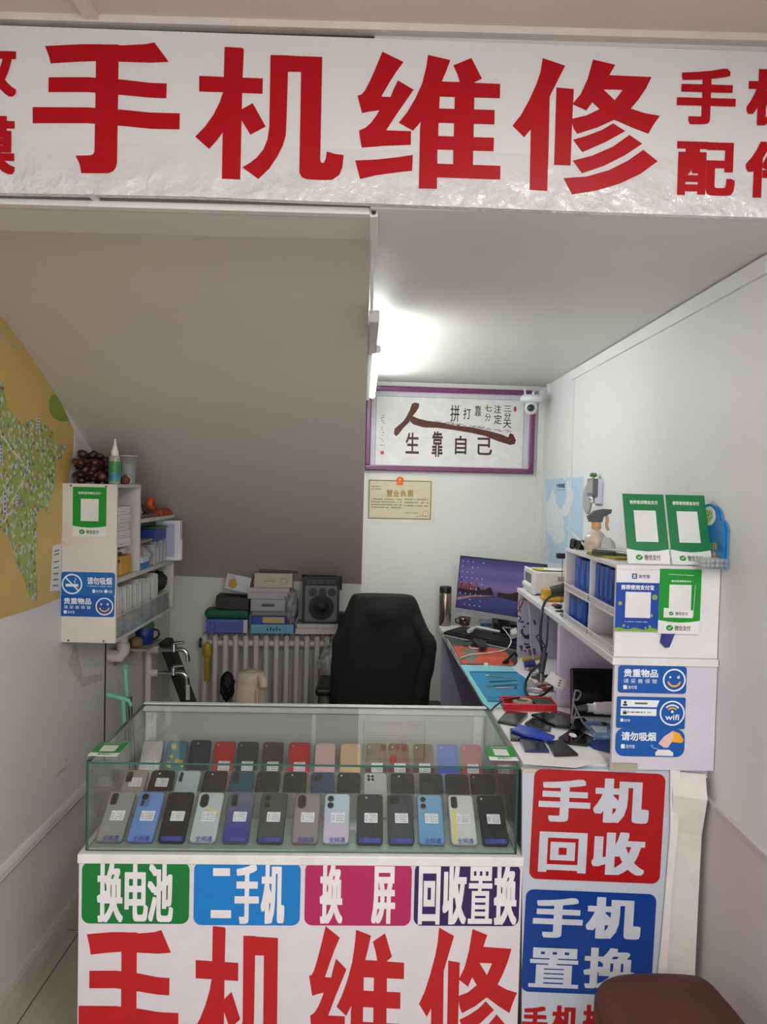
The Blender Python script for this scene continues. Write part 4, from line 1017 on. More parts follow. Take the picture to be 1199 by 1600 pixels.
# ------------------------------------------------------------------ calligraphy picture on the back wall
t = T('framed_calligraphy', 'wide calligraphy scroll in a purple frame high on the back wall', 'picture', BACK.W @ Vector((1.55, 1.79, 0)))
A = BACK.at(573, 603); B = BACK.at(838, 609); C_ = BACK.at(831, 741); D = BACK.at(574, 735)
x0, x1 = A[0], (B[0] + C_[0]) / 2; y0, y1 = (C_[1] + D[1]) / 2, (A[1] + B[1]) / 2 - .003
fw = .03
PUR = M((112, 50, 96), .3, var=.12, scale=30, coat=.3)
mb = BACK.mb()
for a, b in (((x0, y0, 0), (x1, y0 + fw, .026)), ((x0, y1 - fw, 0), (x1, y1, .026)), ((x0, y0 + fw, 0), (x0 + fw, y1 - fw, .026)), ((x1 - fw, y0 + fw, 0), (x1, y1 - fw, .026))): mb.box(a, b)
mb.build('frame', PUR, t, .006)
i = fw
mb = BACK.mb()
for a, b in (((x0 + i, y0 + i, .004), (x1 - i, y0 + i + .004, .018)), ((x0 + i, y1 - i - .004, .004), (x1 - i, y1 - i, .018)), ((x0 + i, y0 + i, .004), (x0 + i + .004, y1 - i, .018)), ((x1 - i - .004, y0 + i, .004), (x1 - i, y1 - i, .018))): mb.box(a, b)
mb.build('inner_bead', M((206, 190, 200), .35), t)
BACK.mb().box((x0 + i, y0 + i, .002), (x1 - i, y1 - i, .004)).build('mat_board', M((206, 206, 214), .6), t)
A2 = BACK.boxpx(587, 622, 818, 729)
BACK.mb().box((A2[0], A2[1], .004), (A2[2], A2[3], .0046)).build('sheet', M((232, 232, 228), .6), t)
mb = BACK.mb(); lw = .0016
for a, b in (((A2[0], A2[1]), (A2[2], A2[1] + lw)), ((A2[0], A2[3] - lw), (A2[2], A2[3])), ((A2[0], A2[1]), (A2[0] + lw, A2[3])), ((A2[2] - lw, A2[1]), (A2[2], A2[3]))): mb.box((*a, .0046), (*b, .005))
mb.build('line_border', M((60, 60, 64), .6), t)
def zb(p): return BACK.pts([(550 + x / 3.747, 580 + y / 3.747) for x, y in p])
BRN = M((84, 40, 24), .6, var=.35, scale=60)
mb = BACK.mb()
mb.face(zb([(352,190),(372,184),(394,190),(392,212),(375,240),(352,268),(335,300),(300,335),(275,368),(258,382),(246,366),(250,338),(272,318),(300,295),(322,262),(340,225)]), .0054)
mb.face(zb([(352,262),(390,278),(440,290),(520,300),(600,318),(700,328),(800,350),(880,372),(915,388),(925,362),(945,372),(960,405),(952,428),(925,432),(860,412),(780,380),(700,362),(600,345),(500,332),(420,330),(360,312),(340,295)]), .0055)
mb.build('brush_stroke', BRN, t)
mb = BACK.mb()
rnd = random.Random(3)
for k in range(60):
    u = rnd.random(); cx = 480 + 440 * u; cy = 298 + 62 * u - rnd.uniform(0, 14); w_ = rnd.uniform(6, 22)
    mb.face(zb([(cx, cy), (cx + w_, cy + 2), (cx + w_ * .9, cy + 4), (cx, cy + 2.5)]), .0056 + k * 1e-6)
mb.build('brush_fleck', BRN, t)
for ch, bx in (('生', (634, 676, 655, 709)), ('靠', (675, 674, 692, 714)), ('自', (711, 681, 729, 710)), ('己', (746, 684, 769, 711))):
    mb = BACK.mb(); BACK.textpx(mb, ch, *bx, .0054, .02); mb.build('lettering', M((64, 40, 30), .6), t)
for ch, bx in (('三', (787, 634, 799, 643)), ('分', (788, 645, 798, 655)), ('天', (786, 656, 799, 669)), ('注', (772, 633, 783, 646)), ('定', (772, 648, 784, 663)), ('七', (757, 633, 769, 643)), ('分', (758, 646, 767, 658)),
               ('靠', (742, 634, 752, 651)), ('打', (724, 638, 736, 655)), ('拼', (704, 633, 718, 659))): 
    mb = BACK.mb(); BACK.textpx(mb, ch, *bx, .0054, .009); mb.build('lettering', M((40, 30, 26), .6), t)
mb = BACK.mb()
for k in range(6):
    for j in range(4):
        cx = 178 + rnd.uniform(-10, 10); cy = 262 + k * 34 + rnd.uniform(-8, 12)
        bar(mb, *zb([(cx, cy)])[0], *zb([(cx + rnd.uniform(-9, 14), cy + rnd.uniform(-8, 10))])[0], .0025, .0054 + j * 1e-6 + k * 1e-5)
mb.build('signature_stroke', M((50, 46, 44), .6), t)
mb = BACK.mb(); mb.face(zb([(168, 468), (187, 468), (187, 487), (168, 487)]), .0054); mb.face(zb(circ(955, 222, 8, 14, 16)), .0054)
mb.build('seal_stamp', M((196, 60, 70), .6), t)

# ------------------------------------------------------------------ licence certificate
t = T('business_licence', 'cream licence certificate with gold title and red emblem taped below the purple frame', 'certificate', BACK.W @ Vector((1.25, 1.5, 0)))
c0 = BACK.boxpx(574, 741.5, 680.5, 818)
BACK.mb().box((c0[0], c0[1], .0008), (c0[2], c0[3], .0016)).build('sleeve', M((224, 222, 206), .25, var=.03), t)
c1 = BACK.boxpx(574.5, 751, 675, 812)
BACK.mb().box((c1[0], c1[1], .0017), (c1[2], c1[3], .0021)).build('sheet', M((212, 202, 168), .5, var=.05), t)
def boxborder(mb, c, w, z):
    for a, b in (((c[0], c[1]), (c[2], c[1] + w)), ((c[0], c[3] - w), (c[2], c[3])), ((c[0], c[1] + w), (c[0] + w, c[3] - w)), ((c[2] - w, c[1] + w), (c[2], c[3] - w))): mb.box((*a, z), (*b, z + .0004))
mb = BACK.mb(); boxborder(mb, BACK.boxpx(576, 750.5, 674, 811), .0055, .0021); mb.build('line_border', M((122, 116, 88), .6), t)
e0 = BACK.boxpx(619, 744, 631.5, 758); ex, ey = (e0[0] + e0[2]) / 2, (e0[1] + e0[3]) / 2; er = (e0[2] - e0[0]) / 2
mb = BACK.mb(); mb.prism(circ(ex, ey, er, 24), .0021, .003); mb.prism([(ex - er * .9, ey - er * 1.1), (ex + er * .9, ey - er * 1.1), (ex + er * .6, ey - er * .3), (ex - er * .6, ey - er * .3)], .0021, .0029)
em = mb.build('emblem', M((226, 88, 48), .5), t)
mb = BACK.mb(); star = [(ex + er * (.42 if k % 2 == 0 else .17) * math.sin(k * PI / 5), ey + er * .25 + er * (.42 if k % 2 == 0 else .17) * math.cos(k * PI / 5)) for k in range(10)]
mb.face(star, .0032); bar(mb, ex - er * .5, ey - er * .4, ex + er * .5, ey - er * .4, er * .12, .0032); mb.build('emblem_star', M((240, 196, 80), .5), em)
mb = BACK.mb()
for ch, bx in (('营', (604, 765, 613.5, 776)), ('业', (615, 766, 624, 776)), ('执', (626, 766, 635, 776)), ('照', (637, 766, 646, 777))): BACK.textpx(mb, ch, *bx, .0025, .03)
mb.build('lettering', M((160, 124, 44), .5), t)
mb = BACK.mb()
for bx, rws, sd in (((581, 758, 596, 766), 2, 1), ((580, 778, 628, 795), 4, 2), ((632, 778, 670, 793), 3, 3), ((632, 800, 654, 803), 1, 4), ((650, 805, 668, 808), 1, 5)):
    BACK.dashes(mb, *BACK.boxpx(*bx), .0024, 0, rws, sd)
mb.build('print', M((130, 122, 98), .6), t)
mb = BACK.mb(); s0 = BACK.boxpx(660, 798, 670, 808); ring(mb, (s0[0] + s0[2]) / 2, (s0[1] + s0[3]) / 2, (s0[2] - s0[0]) * .42, (s0[2] - s0[0]) * .5, .0026); mb.build('seal_stamp', M((206, 120, 96), .6), t)

# ------------------------------------------------------------------ security camera
cp = onY(830, 632, 4.16)
t = T('security_camera', 'white dome security camera bracketed in the corner over the right end of the purple frame', 'camera', (cp.x, cp.y, cp.z))
x, y, z = cp
WC = M((226, 228, 232), .35)
MB().tube(spline([(XR - .001, y + .08, z + .10), (XR - .03, y + .07, z + .10), (x + .03, y + .03, z + .085), (x + .01, y, z + .06)]), .008, 8).build('bracket', WC, t)
MB(Matrix.Translation((XR - .006, y + .08, z + .10)) @ Matrix.Rotation(-PI / 2, 4, 'Y')).lathe([(.03, -.005), (.03, .004), (.02, .010)], seg=20).build('mount_plate', WC, t)
W = Matrix.Translation((x, y, z))
MB(W).lathe([(.010, .055), (.05, .05), (.062, .035), (.062, .018), (.05, .010), (.012, .008)], seg=30).build('hood', WC, t)
MB(W).ball((0, 0, -.018), .036, None, 0, 22, 14, (1, 1, 1.05)).build('head', WC, t)
ln = MB(W @ Matrix.Translation((-.006, -.030, -.022)) @ Matrix.Rotation(R(90), 4, 'X')).lathe([(.020, -.006), (.020, .006), (.016, .010)], seg=22).build('lens_ring', M((60, 60, 66), .3), t)
MB(W @ Matrix.Translation((-.006, -.0405, -.022)) @ Matrix.Rotation(R(90), 4, 'X')).lathe([(.012, 0), (.009, .003), (.003, .004)], seg=18).build('lens', LENS, ln)
MB(W).tube([(-.03, .01, .04), (-.034, .012, .085)], .006, 8).build('antenna', WC, t)

# ------------------------------------------------------------------ radiator
t = T('radiator', 'white column radiator standing along the back wall', 'radiator', BACK.W @ Vector((.6, .1, .07)))
RDM = M((208, 206, 200), .35, var=.04)
ra0 = BACK.at(320, 1000)[0] + .02; pit = .0560; NC = 16
for k in range(NC):
    a = ra0 + k * pit
    mb = BACK.mb()
    for c in (.05, .115): mb.tube([(a, .12, c), (a, .845, c)], .0155, 10)
    mb.tube([(a, .845, .05), (a, .858, .0825), (a, .845, .115)], .0155, 8); mb.tube([(a, .12, .05), (a, .105, .0825), (a, .12, .115)], .0155, 8)
    mb.build('column', RDM, t)
for z in (.16, .81):
    BACK.mb().tube([(ra0 - .02, z, .0825), (ra0 + pit * (NC - 1) + .02, z, .0825)], .021, 12).build('header_tube', RDM, t)
BACK.mb().tube([(ra0 - .035, .81, .0825), (ra0 - .02, .81, .0825)], .027, 14).build('end_plug', M((60, 56, 52), .5), t)
for a in (ra0 + pit, ra0 + pit * (NC - 2)): BACK.mb().box((a - .02, 0, .03), (a + .02, .125, .13)).build('foot', RDM, t, .004)
RT = .876  # top of the columns
# helper: a box sitting on the radiator, by photo x-range on its front face
def rbx(name, label, cat, px0, px1, z0, z1, mat, c0=.02, c1=.14, tilt=0.0, group=None, bevel=.003, prints=None, lid=None):
    a0, a1 = BACK.at(px0, 960)[0], BACK.at(px1, 960)[0]
    k = 1 - .10 / 4.3; am = lambda a: (a - 1.155) * (1 - c1 / 4.3) + 1.155
    a0, a1 = am(a0), am(a1)
    ce = Vector(((a0 + a1) / 2, z0, (c0 + c1) / 2))
    W = BACK.W @ Matrix.Translation(ce) @ Matrix.Rotation(tilt, 4, 'Z')
    t = T(name, label, cat, mat=W, group=group)
    hx, hc, h = (a1 - a0) / 2, (c1 - c0) / 2, z1 - z0
    if lid:
        MB(W).box((-hx, 0, -hc), (hx, h * .6, hc)).build('body', mat, t, bevel)
        MB(W).box((-hx - .002, h * .6, -hc - .002), (hx + .002, h, hc + .002)).build('lid', lid, t, bevel)
    else: MB(W).box((-hx, 0, -hc), (hx, h, hc)).build('body', mat, t, bevel)
    if prints: prints(t, Plane(W @ Vector((0, 0, hc + .0005)), W.to_3x3() @ Vector((1, 0, 0)), W.to_3x3() @ Vector((0, 1, 0))), hx, h)
    return t
def zpx(y, Y=4.12): return onY(400, y, Y).z
def p_book(t, pl, hx, h):
    mb = pl.mb()
    for k in range(3): bar(mb, -hx * .3, h * (.25 + .22 * k), hx * .7, h * (.3 + .2 * k), h * .05, .0002)
    boxborder(mb, (-hx * .85, h * .2, -hx * .55, h * .8), h * .06, 0)
    mb.build('print', M((60, 66, 120), .4), t)
    pl.mb().box((hx * .82, 0, -.02), (hx * 1.03, h * .97, .0004)).build('wrap_end', M((196, 200, 206), .25, bump=.5), t, .002)
rbx('wrapped_book', 'blue book in clear wrap at the bottom left of the pile on the radiator', 'book', 320, 384, RT, RT + .076, M((74, 92, 176), .3, var=.15), prints=p_book)
rbx('green_pouch', 'dark green zip pouch lying on the blue wrapped book', 'pouch', 317, 386, RT + .077, RT + .128, M((18, 92, 66), .6), bevel=.018)
def p_blk(t, pl, hx, h):
    mb = pl.mb(); pl.dashes(mb, -hx * .6, h * .7, hx * .1, h * .85, .0002, 0, 1, 5); mb.build('print', M((60, 66, 30), .5), t)
rbx('black_box', 'black box lying on the green pouch', 'box', 334, 386, RT + .130, RT + .200, M((20, 20, 20), .5), prints=p_blk, tilt=-.06)
def p_logo(t, pl, hx, h):
    mb = pl.mb()
    for k in range(5): mb.prism(circ(-hx * .42 + .013 * math.cos(k * 1.3), h * .42 + .016 * math.sin(k * 1.3), .013, 12), 0, .0004 + k * .00005)
    mb.build('logo', M((200, 152, 40), .5), t)
    mb = pl.mb(); pl.dashes(mb, -hx * .85, h * .8, -hx * .4, h * .88, .0002, 0, 1, 5); mb.build('print', M((110, 110, 114), .5), t)
rbx('phone_box', 'white tilted box with a yellow blot printed on it on top of the black box', 'box', 347, 386, RT + .2305, RT + .318, M((206, 206, 210), .45), prints=p_logo, tilt=-.2, c0=.03, c1=.13)
def p_lb(t, pl, hx, h):
    mb = pl.mb()
    for k in range(5): mb.box((-hx * .25 + k * hx * .14, h * .3, 0), (-hx * .18 + k * hx * .14, h * (.6 + .15 * (k % 2)), .0004))
    mb.build('print', M((40, 70, 110), .5), t)
rbx('light_blue_box', 'light blue printed box at the bottom of the middle pile on the radiator', 'box', 390, 457, RT, RT + .052, M((110, 170, 206), .45, var=.1), prints=p_lb, c1=.15)
def p_bb(t, pl, hx, h): pl.mb().box((-hx * .35, h * .12, 0), (hx * .9, h * .88, .0006)).build('label_panel', M((196, 170, 120), .5), t)
rbx('blue_box', 'dark blue box with a cream label lying on the light blue box', 'box', 391, 445, RT + .053, RT + .096, M((30, 66, 160), .45), prints=p_bb)
rbx('grey_folder', 'thin grey folder between the dark blue box and the box with a handle slot', 'folder', 391, 447, RT + .097, RT + .122, M((122, 122, 130), .5))
def p_slot(t, pl, hx, h): pl.mb().prism(rrect(-hx * .4, h * .38, hx * .3, h * .62, .006), 0, .001).build('handle_slot', M((70, 72, 86), .5), t)
rbx('grey_box', 'grey box with a dark handle slot in the middle pile on the radiator', 'box', 389, 447, RT + .123, RT + .189, M((168, 168, 174), .45), prints=p_slot)
rbx('plain_box', 'plain pale grey box under the beige box in the middle pile', 'box', 384, 449, RT + .190, RT + .252, M((178, 178, 178), .5), lid=M((184, 184, 184), .5), tilt=0)
def p_be(t, pl, hx, h):
    mb = pl.mb(); pl.dashes(mb, -hx * .5, h * .4, hx * .1, h * .52, .0002, 0, 1, 8); mb.build('print', M((120, 112, 96), .5), t)
    mb = pl.mb(); ring(mb, hx * .55, h * .45, h * .2, h * .25, .0003); mb.build('logo', M((150, 146, 132), .5), t)
rbx('beige_box', 'beige box with a faint ring mark on top of the plain grey box', 'box', 394, 454, RT + .253, RT + .333, M((194, 188, 170), .5), prints=p_be, tilt=0)
rbx('purple_magazine', 'dark mottled magazine lying on the beige box under the clear bag', 'magazine', 402, 462, RT + .334, RT + .356, M((58, 48, 58), .5, var=.5, scale=60))
a0 = BACK.at(438, 960)[0]
mb = BACK.mb(); mb.ball((a0 - .005, RT + .392, .09), .055, None, 0, 24, 14, (1.55, .55, .9), .45, 2.6, 5)
tag(mb.build('plastic_bag', M((200, 198, 194), .25, coat=.4, bump=.5, bscale=40)), 'crumpled clear bag on top of the middle pile under the slope', 'bag')
a0 = BACK.at(457.5, 960)[0]
mb = BACK.mb(); mb.ball((a0 - .004, RT + .152, .112), .095, None, 0, 24, 18, (.42, 1.12, .5), .3, 3.2, 8)
bg = mb.build('foil_bag', M((150, 150, 152), .22, .2, var=.35, scale=30, bump=.6, bscale=40)); tag(bg, 'grey striped foil bag standing between the pile and the loudspeaker', 'bag')

# ------------------------------------------------------------------ speaker on two white boards
def board(name, label, px0, px1, z0, z1, m, tilt=0): return rbx(name, label, 'board', px0, px1, z0, z1, m, c0=.015, c1=.15, bevel=.002, tilt=tilt)
board('white_board', 'lower white board lying on the radiator under the loudspeaker', 460, 527, RT, RT + .032, M((204, 202, 194), .5))
board('white_board', 'upper thin white board directly beneath the loudspeaker', 462, 526, RT + .033, RT + .058, M((196, 194, 186), .5))
a0, a1 = [(BACK.at(p, 940)[0] - 1.155) * .967 + 1.155 for p in (470, 528)]
z0 = RT + .0585; z1 = z0 + .262
W = BACK.W @ Matrix.Translation(((a0 + a1) / 2, z0, .085))
hw = (a1 - a0) / 2
t = T('loudspeaker', 'black portable loudspeaker with a grey front standing on white boards on the radiator', 'speaker', mat=W)
MB(W).prism(rrect(-hw, 0, hw, z1 - z0, .018), -.065, .065).build('cabinet', M((24, 24, 26), .5), t, .006)
MB(W).prism(rrect(-hw + .016, .014, hw - .012, z1 - z0 - .05, .012), .065, .071).build('front_panel', M((104, 106, 110), .45), t, .002)
for k in range(3):
    MB(W).prism(circ(-.043 + k * .052, z1 - z0 - .086, .0225, 24), .071, .076).build('tweeter', M((18, 18, 20), .4), t, .002)
cn = MB(W).prism(circ(.004, .092, .070, 36), .071, .076).build('woofer', M((14, 14, 16), .5), t, .003)
MB(W @ Matrix.Translation((.004, .092, .076))).lathe([(.062, 0), (.05, .002), (.03, -.003), (.02, .004), (.004, .008)], seg=30).build('cone', M((20, 20, 22), .6), cn)
MB(W).box((-hw + .02, z1 - z0 - .045, .06), (hw - .016, z1 - z0 - .012, .072)).build('control_panel', M((40, 40, 44), .4), t, .003)
for k in range(4): MB(W).prism(circ(-.06 + k * .04, z1 - z0 - .028, .008, 14), .072, .082).build('knob', BLACK, t, .001)
MB(W).tube(spline([(-hw + .008, z1 - z0 - .03, 0), (-hw + .006, z1 - z0 + .03, 0), (-hw * .7, z1 - z0 + .052, 0), (hw * .7, z1 - z0 + .05, 0), (hw - .002, z1 - z0 + .025, 0), (hw + .004, z1 - z0 - .08, 0)]), .011, 10).build('handle', M((46, 30, 32), .5), t)
rbx('black_adapter', 'small black adapter brick beside the loudspeaker behind the chair', 'adapter', 526, 537, RT, RT + .11, BLACK, c0=.03, c1=.1)

# things hanging on the radiator
aa = ra0 + .018
t = T('yellow_tape_measure', 'yellow handled tool hanging on the left end of the radiator', 'tool', BACK.W @ Vector((aa, .6, .14)))
BACK.mb().ball((aa, .78, .145), .03, None, 0, 18, 12, (.85, 1.6, .5), .1, 2, 2).build('head', M((176, 152, 22), .4), t)
BACK.mb().box((aa - .014, .615, .131), (aa + .016, .745, .156)).build('handle', M((160, 136, 20), .4), t, .006)
mb = BACK.mb(); mb.ball((ra0 + pit * 2.35, .585, .155), .06, None, 0, 18, 14, (.6, 1.25, .45), .5, 3, 6)
tag(mb.build('black_glove', M((16, 16, 18), .6)), 'black cloth glove hanging on the radiator beside the thermos jug', 'glove')
for k, (f, z, s_) in enumerate(((11.4, .70, .036), (12.5, .665, .085))):
    mb = BACK.mb(); mb.ball((ra0 + pit * f, z, .150), s_, None, 0, 20, 16, (.55 + .2 * k, 1.1 + .9 * k * .6, .35), .5, 3, 14 + k)
    tag(mb.build('plastic_bag', M((184, 186, 188), .25, var=.3, scale=40, coat=.3)), ['small white bag tucked in front of the radiator columns', 'larger crumpled white bag hanging on the radiator behind the chair'][k], 'bag')
# ------------------------------------------------------------------ thermos jug on a low stool
kp = onY(392, 1048, 3.45)
t = T('side_stool', 'low wooden stool under the cream thermos jug', 'stool', (kp.x, 3.45, 0))
zt = kp.z - .315
MB(Matrix.Translation((kp.x, 3.45, 0))).lathe([(.13, zt - .022), (.135, zt - .015), (.13, zt)], seg=28).build('seat', M((150, 118, 84), .5), t)
for sx in (-1, 1):
    for sy in (-1, 1): MB().tube([(kp.x + sx * .11, 3.45 + sy * .11, 0), (kp.x + sx * .08, 3.45 + sy * .08, zt - .02)], .014, 8).build('leg', M((140, 108, 76), .5), t)
t = T('thermos_jug', 'cream thermos jug with a press lid in front of the radiator', 'thermos', (kp.x, 3.45, zt))
CRM = M((204, 190, 170), .4)
W = Matrix.Translation((kp.x, 3.45, zt))
MB(W).lathe([(.070, 0), (.073, .006), (.071, .20), (.066, .255), (.0635, .265)], seg=32).build('body', CRM, t)
MB(W).lathe([(.066, .2655), (.066, .285), (.063, .298), (.055, .310), (.03, .315), (.002, .315)], seg=32).build('lid', M((196, 182, 162), .4), t)
MB(W).lathe([(.034, .3155), (.034, .319), (.028, .321), (.002, .321)], seg=24).build('press_button', M((182, 168, 148), .4), t)
MB(W).tube(spline([(.05, -.035, .30), (.066, -.06, .285), (.07, -.066, .255)]), [.018] * 6 + [.02] * 6 + [.014], 12).build('spout', CRM, t)
MB(W).box((.036, -.078, .02), (.05, -.06, .25)).build('spine', M((190, 176, 156), .4), t, .004)
MB(W).tube(spline([(0, .064, .25), (.0, .10, .22), (.0, .10, .10), (0, .071, .06)]), .009, 8).build('handle', CRM, t)

# ------------------------------------------------------------------ office chair with jacket
CHY = 3.52
chx = onY(597, 1000, CHY).x
t = T('office_chair', 'black office chair seen from behind with a jacket hung over its back', 'chair', (chx, CHY + .2, 0))
BF = M((22, 22, 25), .8, var=.2, scale=60)
MB().box((chx - .24, CHY + .07, .44), (chx + .24, CHY + .50, .53)).build('seat', BF, t, .03)
MB().prism(rrect(-.19, .56, .19, 1.10, .08), -.03, .03, Matrix.Translation((chx, CHY + .04, 0)) @ Matrix.Rotation(PI / 2, 4, 'X')).build('backrest', BF, t, .02)
MB().tube([(chx, CHY + .31, .1), (chx, CHY + .31, .44)], .028, 14).build('gas_column', M((50, 50, 54), .4), t)
for k in range(5):
    a = 2 * PI * k / 5 + .3
    e = Vector((chx + .29 * math.cos(a), CHY + .31 + .29 * math.sin(a), .07))
    l = MB().tube([(chx, CHY + .31, .12), tuple(e)], [.028, .018], 10).build('base_spoke', BLACK, t)
    MB().ball((e.x, e.y, .03), .03, None, 0, 12, 8, (.8, .8, 1)).build('caster', BLACK, l)
for s_ in (-1, 1):
    ar = MB().box((chx + s_ * .27 - .045, CHY + .08, .68 if s_ < 0 else .56), (chx + s_ * .27 + .045, CHY + .36, .72 if s_ < 0 else .60)).build('armrest', BLACK, t, .015)
    MB().tube([(chx + s_ * .24, CHY + .25, .5), (chx + s_ * .27, CHY + .25, .57)], .016, 10).build('arm_post', M((40, 40, 44), .4), ar)
# the jacket: a cloth shell over the backrest (back side towards the viewer)
lv = []
for py, xl, xr in ((932, 556, 643), (934, 550, 648), (940, 546, 653), (955, 541, 658), (975, 531, 666), (995, 523, 676), (1012, 520, 682), (1040, 517, 679), (1070, 515, 675), (1100, 513, 672)):
    A = onY(xl, py, CHY - .03); B = onY(xr, py, CHY - .03); lv.append(((A.x + B.x) / 2, (B.x - A.x) / 2, (A.z + B.z) / 2))
for dz in (.1, .2, .28): lv.append((lv[9][0], lv[9][1] + dz * .02, lv[9][2] - dz))
NS = 56; vs = []; fs = []
for i, (cx, hw_, z) in enumerate(lv):
    dep = .055 + .035 * min(1, i / 5)
    for k in range(NS):
        a = 2 * PI * k / NS
        ca, sa = math.cos(a), math.sin(a)
        e_ = .55
        x = hw_ * math.copysign(abs(ca) ** e_, ca); y = dep * math.copysign(abs(sa) ** .8, sa)
        nn = noise.noise(Vector((x * 7, z * 4, y * 6))) * .020 + noise.noise(Vector((x * 22, z * 9, y * 10 + 4))) * .011
        if sa < 0:
            q = math.exp(-((x - .0) / .085) ** 2 - ((z - 1.10) / .045) ** 2)
            y -= .05 * q; nn += .02 * q * math.sin(z * 90 + abs(x) * 40)
            pass
        vs.append((cx + x, CHY + .04 + y - nn * (1 if i > 1 else .3), z))
for i in range(len(lv) - 1):
    for k in range(NS): fs.append((i * NS + k, (i + 1) * NS + k, (i + 1) * NS + (k + 1) % NS, i * NS + (k + 1) % NS))
fs.append(list(range(NS)))
jm = M((10, 11, 14), .9, var=.25, scale=50, bump=.3, bscale=200)
j = MB().add(vs, fs, sm=True).build('jacket', jm)
ss = j.modifiers.new('smooth', 'SUBSURF'); ss.levels = 1; ss.render_levels = 2
tag(j, 'black jacket draped over the back of the office chair', 'jacket')
mb = MB(); mb.ball((lv[3][0] + .005, CHY - .012, lv[4][2] + .005), .085, None, 0, 26, 16, (1.35, .5, .62), .35, 2.4, 41)
mb.build('hood', jm, j)
for s_ in (-1, 1):
    e = [(lv[i][0] + s_ * (lv[i][1] - d_), CHY + y_, lv[i][2]) for i, d_, y_ in ((2, .03, .02), (4, .035, -.012), (6, .03, -.03), (8, .045, -.032), (9, .06, -.03))]
    e.append((e[-1][0] - s_ * .015, CHY - .028, lv[9][2] - .16))
    P = spline(e, 6); rr = [.026 + .012 * min(1, i / 10) + .004 * math.sin(i * 1.3) for i in range(len(P))]
    mb = MB(); mb.tube(P, rr, 16, flat=.75); mb.build('sleeve', jm, j)
# ------------------------------------------------------------------ right wall: map, thermometer
t = T('country_map', 'pale blue country map taped to the right wall above the monitor', 'map', (XR, 3.8, 1.35))
q = RIGHT.pts([(853, 749), (912, 745), (911, 868), (904, 885), (857, 878), (854, 850)])
RIGHT.mb().prism(q, .0005, .0015).build('sheet', M((176, 206, 226), .45, var=.05, scale=4), t)
def zm(p): return RIGHT.pts([(840 + x / 9.99, 720 + y / 9.99) for x, y in p])
land = [(470,300),(500,310),(505,420),(560,470),(570,560),(545,690),(500,800),(470,860),(400,870),(430,960),(410,1060),(440,1150),(425,1250),(330,1300),(250,1260),(235,1180),(170,1130),(150,1000),(140,800),(135,640),(190,610),(230,470),(260,450),(285,580),(310,690),(370,765),(430,680),(460,560),(470,480),(455,400)]
RIGHT.mb().prism(zm(land), .0016, .002).build('land', M((222, 226, 232), .5, var=.06, scale=60), t)
RIGHT.mb().prism(zm([(100,1330),(185,1330),(185,1580),(100,1570)]), .0016, .002).build('inset_panel', M((206, 214, 214), .5), t)
mb = RIGHT.mb(); RIGHT.textpx(mb, '中国地图', 871, 755.5, 883.5, 762.5, .0024, .03); RIGHT.dashes(mb, *RIGHT.boxpx(871, 764, 884, 766.5), .0024, 0, 1, 2)
mb.build('lettering', M((60, 74, 84), .5), t)
mb = RIGHT.mb(); rnd = random.Random(8)
for k in range(70):
    x, y = rnd.uniform(160, 560), rnd.uniform(480, 1250)
    mb.face(zm([(x, y), (x + rnd.uniform(4, 14), y), (x + 10, y + 7), (x, y + 5)]), .0022 + k * 1e-6)
mb.build('print', M((150, 160, 176), .5), t)
RIGHT.mb().prism(RIGHT.pts([(881, 738), (886, 738), (886, 750), (881, 750)]), .0016, .0022).build('tape', M((226, 226, 210), .4), t)
t = T('wall_disc', 'grey oval disc fixed on the right wall behind the thermometer', 'disc', onX(920, 800, XR))
cc = RIGHT.at(919.5, 780); RIGHT.mb().prism([(cc[0] + .066 * math.cos(a), cc[1] + .066 * math.sin(a)) for a in [2 * PI * k / 36 for k in range(36)]], 0, .006).build('disc', M((146, 150, 148), .4), t, .002)
RIGHT.mb().prism([(cc[0] + .060 * math.cos(a), cc[1] + .060 * math.sin(a)) for a in [2 * PI * k / 36 for k in range(36)]], .006, .0068).build('face_sheet', M((150, 156, 153), .35), t)
t = T('digital_thermometer', 'small white thermometer with grey display and green sprig on top on the right wall', 'thermometer', onX(932, 786, XR))
b0 = RIGHT.boxpx(931, 749, 943, 787)
RIGHT.mb().box((b0[0], b0[1], 0), (b0[2], b0[3], .022)).build('case', M((206, 210, 222), .35), t, .004)
b1 = RIGHT.boxpx(932.5, 748, 943, 775)
RIGHT.mb().box((b1[0], b1[1], .022), (b1[2], b1[3], .042)).build('display_housing', M((96, 98, 102), .35), t, .003)
RIGHT.mb().box((b1[0] + .01, b1[1] + .014, .042), (b1[2] - .01, b1[3] - .010, .0428)).build('display', M((150, 152, 146), .2), t)
bc = RIGHT.at(936, 780); hd = RIGHT.mb().ball((bc[0], bc[1], .030), .014, None, 0, 18, 12, (1.2, 1, .6)).build('animal_base', WC, t)
mb = RIGHT.mb()
for d in (-.007, .007): mb.ball((bc[0] + d, bc[1] - .001, .0375), .003, None, 0, 8, 6)
mb.build('eye', BLACK, hd)
mb = RIGHT.mb(); tp = RIGHT.at(938, 742)
for k in range(9):
    a = k * 2 * PI / 9; mb.ball((tp[0] + .014 * math.cos(a), tp[1] + .004 * math.sin(a * 2), .028 + .010 * math.sin(a)), .010, None, 0, 8, 6, (1, .6, .6))
mb.build('leaves', M((90, 140, 70), .5, var=.2), t)
RIGHT.mb().tube([(tp[0], tp[1] - .018, .028), (tp[0], tp[1] - .001, .028)], .007, 8).build('stem', M((150, 176, 130), .5), t)

